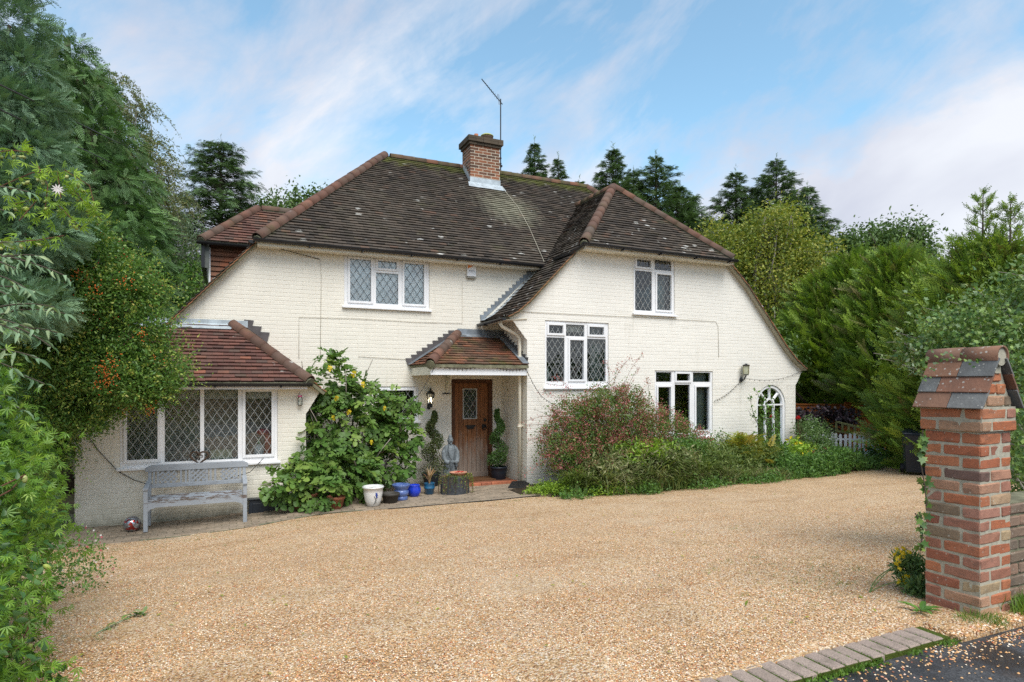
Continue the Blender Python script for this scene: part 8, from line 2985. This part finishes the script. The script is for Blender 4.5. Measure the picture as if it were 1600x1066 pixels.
for px, py, d in ((1365, 552, 5.6), (1385, 535, 5.6), (1400, 520, 5.5), (1430, 500, 5.4), (1375, 560, 5.5), (1420, 545, 5.3), (1560, 425, 5.2), (1595, 430, 5.0), (1520, 450, 5.3), (1480, 470, 5.4), (1410, 570, 5.3), (1395, 548, 5.5), (1440, 480, 5.5)):
    e = at(px, py, d)
    s_ = at(px + 150, py + 70, d - 0.1)
    Q = np.array(bend(s_, e, 16, 0.06, 0.03))
    m.tube([tuple(q) for q in Q], [0.006 - 0.0002 * i for i in range(17)], 4)
    q = 66
    tt = rng.uniform(0, 16, q)
    Qi = np.stack([np.interp(tt, range(17), Q[:, j]) for j in range(3)], 1)
    F.add(T_LEAF6, Qi + rng.normal(0, 0.022, (q, 3)), dirs(q, 0.1), 0.05 * rng.uniform(0.5, 1.2, q), Z=dirs(q, 1), mi=2 if rng.random() < 0.6 else 1)
for k in range(30):
    m.tube(bend(C[rng.integers(len(C))], C[rng.integers(len(C))], 5, 0.0, 0.05), 0.006, 5)
F.build("foliage", [K["ivy"], K["shrub"], K["palegrey"]], hd, stuff=True)
m.build("stems", M["barkpale"], hd)
iv = thing("ivy_trails", (4.12, 2.5, 0.6), "trails of ivy clinging to the left edge and cap of the pier", "ivy")
F = Fol()
m = MB()
for pts3 in ([(1441, 690), (1438, 720), (1445, 760), (1448, 790)], [(1437, 800), (1442, 830), (1438, 860)], [(1430, 802), (1438, 815), (1445, 835)], [(1442, 672), (1440, 690), (1437, 705)]):
    Q = np.array([at(x, y, 3.93) for x, y in pts3])
    m.tube([tuple(q) for q in Q], 0.004, 5)
    q = 13
    tt = rng.uniform(0, len(Q) - 1, q)
    Qi = np.stack([np.interp(tt, range(len(Q)), Q[:, j]) for j in range(3)], 1)
    F.add(T_IVY, Qi + rng.normal(0, 0.012, (q, 3)), dirs(q, -0.8), 0.050 * rng.uniform(0.5, 1.2, q), Z=(-0.6, -0.7, 0.2))
for x, y in ((1500, 560), (1512, 562), (1522, 566), (1490, 556), (1482, 561), (1530, 565), (1470, 560), (1455, 575), (1450, 590), (1445, 570), (1465, 568), (1440, 562), (1450, 555), (1460, 552), (1475, 550), (1438, 580), (1442, 592)):
    Q = at(x, y, 3.72 + (1530 - x) * 0.0035)[None] + rng.normal(0, 0.012, (3, 3))
    F.add(T_IVY, Q, dirs(3, -0.5), 0.024 * rng.uniform(0.6, 1.2, 3), Z=(-0.5, -0.7, 0.4))
F.build("leaves", K["ivy"], iv)
m.build("stems", M["bark"], iv)

rg = thing("yellow_ragwort", (4.02, 2.85, gz(4.0, 2.85)), "yellow flowered ragwort growing at the left foot of the pier", "flowers")
F = Fol()
RL = lob([(1425, 895, 4.35, 26, 32), (1435, 925, 4.2, 22, 22), (1412, 880, 4.4, 16, 16)])
P, U = inlobes(RL, 1500, 1.2)
F.add(T_LANCE, P, dirs(1500, 0.5, U, 0.5), 0.055 * rng.uniform(0.5, 1.2, 1500), mi=0)
for px, py in ((1402, 858), (1408, 862), (1412, 870), (1405, 875), (1400, 880), (1405, 890), (1420, 862), (1413, 902), (1418, 900), (1414, 910), (1418, 908), (1402, 870), (1406, 908), (1420, 916), (1410, 856), (1398, 866)):
    q = 7
    F.add(T_STAR, at(px, py, 4.28)[None] + rng.normal(0, 0.009, (q, 3)), dirs(q, 0.8) + (0, -0.6, 0), 0.030 * np.ones(q), mi=1)
F.build("foliage", [K["rose"], K["yellow"]], rg)
m = MB()
for px, py in ((1412, 875), (1420, 870), (1416, 905)):
    m.tube(bend((4.05, 2.85, gz(4.05, 2.85)), at(px, py, 4.3), 5, 0.03, 0.03), 0.003, 4)
m.build("stems", K["rose"], rg)
m = Fol()
n = 9
a = rng.uniform(0, 6.28, n)
p = np.array([3.93, 2.42, gz(3.93, 2.42) + 0.01])
m.add(T_LANCE, np.repeat(p[None], n, 0), np.stack([np.cos(a), np.sin(a), 0.35 * np.ones(n)], 1), 0.13 * rng.uniform(0.7, 1.1, n), Z=(0, 0, 1))
tag(m.build("broadleaf_weed", K["cover"]), "broad leaved weed rosette on the gravel beside the pier foot", "weed")

# grass and weeds: too many to count
F = Fol()
for k in range(60):
    ground_tuft(F, 4.75 + rng.normal(0, 0.22), 2.12 + rng.normal(0, 0.05), 26, 0.14, 0.03)
for k in range(16):
    ground_tuft(F, 4.12 + rng.normal(0, 0.06), 2.16 + rng.normal(0, 0.04), 18, 0.07, 0.03)
tag(F.build("grass", K["lawn"]), "bright green grass growing at the foot of the pier and wall", "grass", kind="stuff")
F = Fol()
spots = [(4.3, 3.35, .30, 60), (3.9, 3.1, .25, 40), (3.5, 3.0, .25, 20), (4.1, 3.9, .3, 30), (4.6, 4.3, .5, 10), (-0.8, 4.6, .18, 16), (-1.0, 6.0, .25, 24), (-0.9, 5.4, .2, 10), (-0.3, 8.6, .4, 10), (-1.4, 9.1, .3, 26), (-0.5, 9.35, .5, 24), (0.5, 9.4, .5, 20), (1.4, 9.5, .4, 22), (1.5, 7.4, .3, 8),
         (3.0, 9.5, .6, 26), (4.4, 9.55, .5, 30), (5.4, 9.3, .4, 34), (6.5, 9.0, .6, 30), (8.0, 8.95, .8, 30), (10.0, 9.0, .8, 30), (12.0, 9.1, .8, 30), (2.0, 5.0, 1.2, 12), (7.0, 6.0, 1.5, 14), (3.0, 7.0, 1.5, 12), (0.3, 5.6, .8, 10)]
for x, y, s_, n in spots:
    for k in range(n):
        ground_tuft(F, x + rng.normal(0, s_), y + rng.normal(0, min(s_, 0.12) if 8.9 < y < 9.7 else s_ * .6), 9, rng.uniform(0.02, 0.05), 0.022, lean=1.0)
for x in np.arange(-1.9, 5.2, 0.11):
    ground_tuft(F, x + rng.normal(0, .05), paveE(float(x)) + rng.normal(0.05, .10), 8, rng.uniform(0.02, 0.045), 0.03, lean=1.0)
for k in range(70):
    ground_tuft(F, rng.uniform(2.2, 5.2), rng.uniform(9.8, 10.6), 9, 0.025, 0.03, lean=1.0)
for k in range(40):
    x = rng.uniform(-1.9, 0.9)
    ground_tuft(F, x, rng.uniform(10.45, 10.7), 9, 0.03, 0.03, lean=1.0)
tag(F.build("weeds", K["cover"]), "small green weeds sprouting through the gravel and paving", "weeds", kind="stuff")
F = Fol()
n = 1500
x = rng.uniform(1.0, 3.75, n)
y = 2.125 - np.abs(rng.normal(0, 0.022, n))
z = np.array([gz(a, b) for a, b in zip(x, y)]) - 0.038
kk = (np.sin(x * 7) + np.sin(x * 17 + 1) > -0.4)
F.add(T_LEAF, np.stack([x, y, z], 1)[kk], dirs(kk.sum(), 1.5), 0.022 * rng.uniform(0.5, 1.3, kk.sum()))
gx_ = rng.integers(0, 44, 1500)
xj = -0.6 + gx_ * 0.1015 + rng.normal(0, 0.003, 1500)
yj = rng.uniform(2.1, 2.3, 1500)
zj = np.array([gz(a, b) for a, b in zip(xj, yj)]) - 0.016
sel = (xj < 3.7)
F.add(T_LEAF, np.stack([xj, yj, zj], 1)[sel], dirs(sel.sum(), 1.5), 0.010 * np.ones(sel.sum()))
tag(F.build("moss", K["lawn"]), "green moss in the kerb joints and along the tarmac edge", "moss", kind="stuff")
# snapped off twig lying on the drive
tg = thing("fallen_twig", (-0.2, 4.4, gz(-0.2, 4.4)), "snapped leafy twig lying on the gravel at the lower left", "twig")
Q = []
for px, py in ((150, 990), (180, 975), (205, 962), (225, 958)):
    d_ = 3.35
    for _ in range(6):
        p = at(px, py, d_)
        d_ *= (2.0 - gz(p[0], p[1]) - 0.015) / (2.0 - p[2])
    Q.append(at(px, py, d_))
MB().tube([tuple(q) for q in Q], 0.004, 5).build("stem", K["palegrey"], tg)
F = Fol()
n = 22
tt = rng.uniform(0.6, 3, n)
Qi = np.stack([np.interp(tt, range(4), np.array(Q)[:, j]) for j in range(3)], 1)
F.add(T_LEAF6, Qi + rng.normal(0, 0.008, (n, 3)) + (0, 0, 0.008), dirs(n, 0.0) * (1, 1, 0.25), 0.06 * rng.uniform(0.6, 1.1, n), Z=(0, 0, 1))
F.build("leaves", K["shrub"], tg)
# fallen leaves
F = Fol()
n = 260
x = rng.uniform(-1.2, 10, n)
y = rng.uniform(2.5, 9.3, n)
F.add(T_LEAF6, np.stack([x, y, [gz(a, b) + 0.012 for a, b in zip(x, y)]], 1), dirs(n) * (1, 1, .15), 0.035 * rng.uniform(0.5, 1.3, n), Z=(0, 0, 1))
tag(F.build("fallen_leaves", K["fern"]), "scattered small fallen leaves lying over the gravel drive", "leaves", kind="stuff")
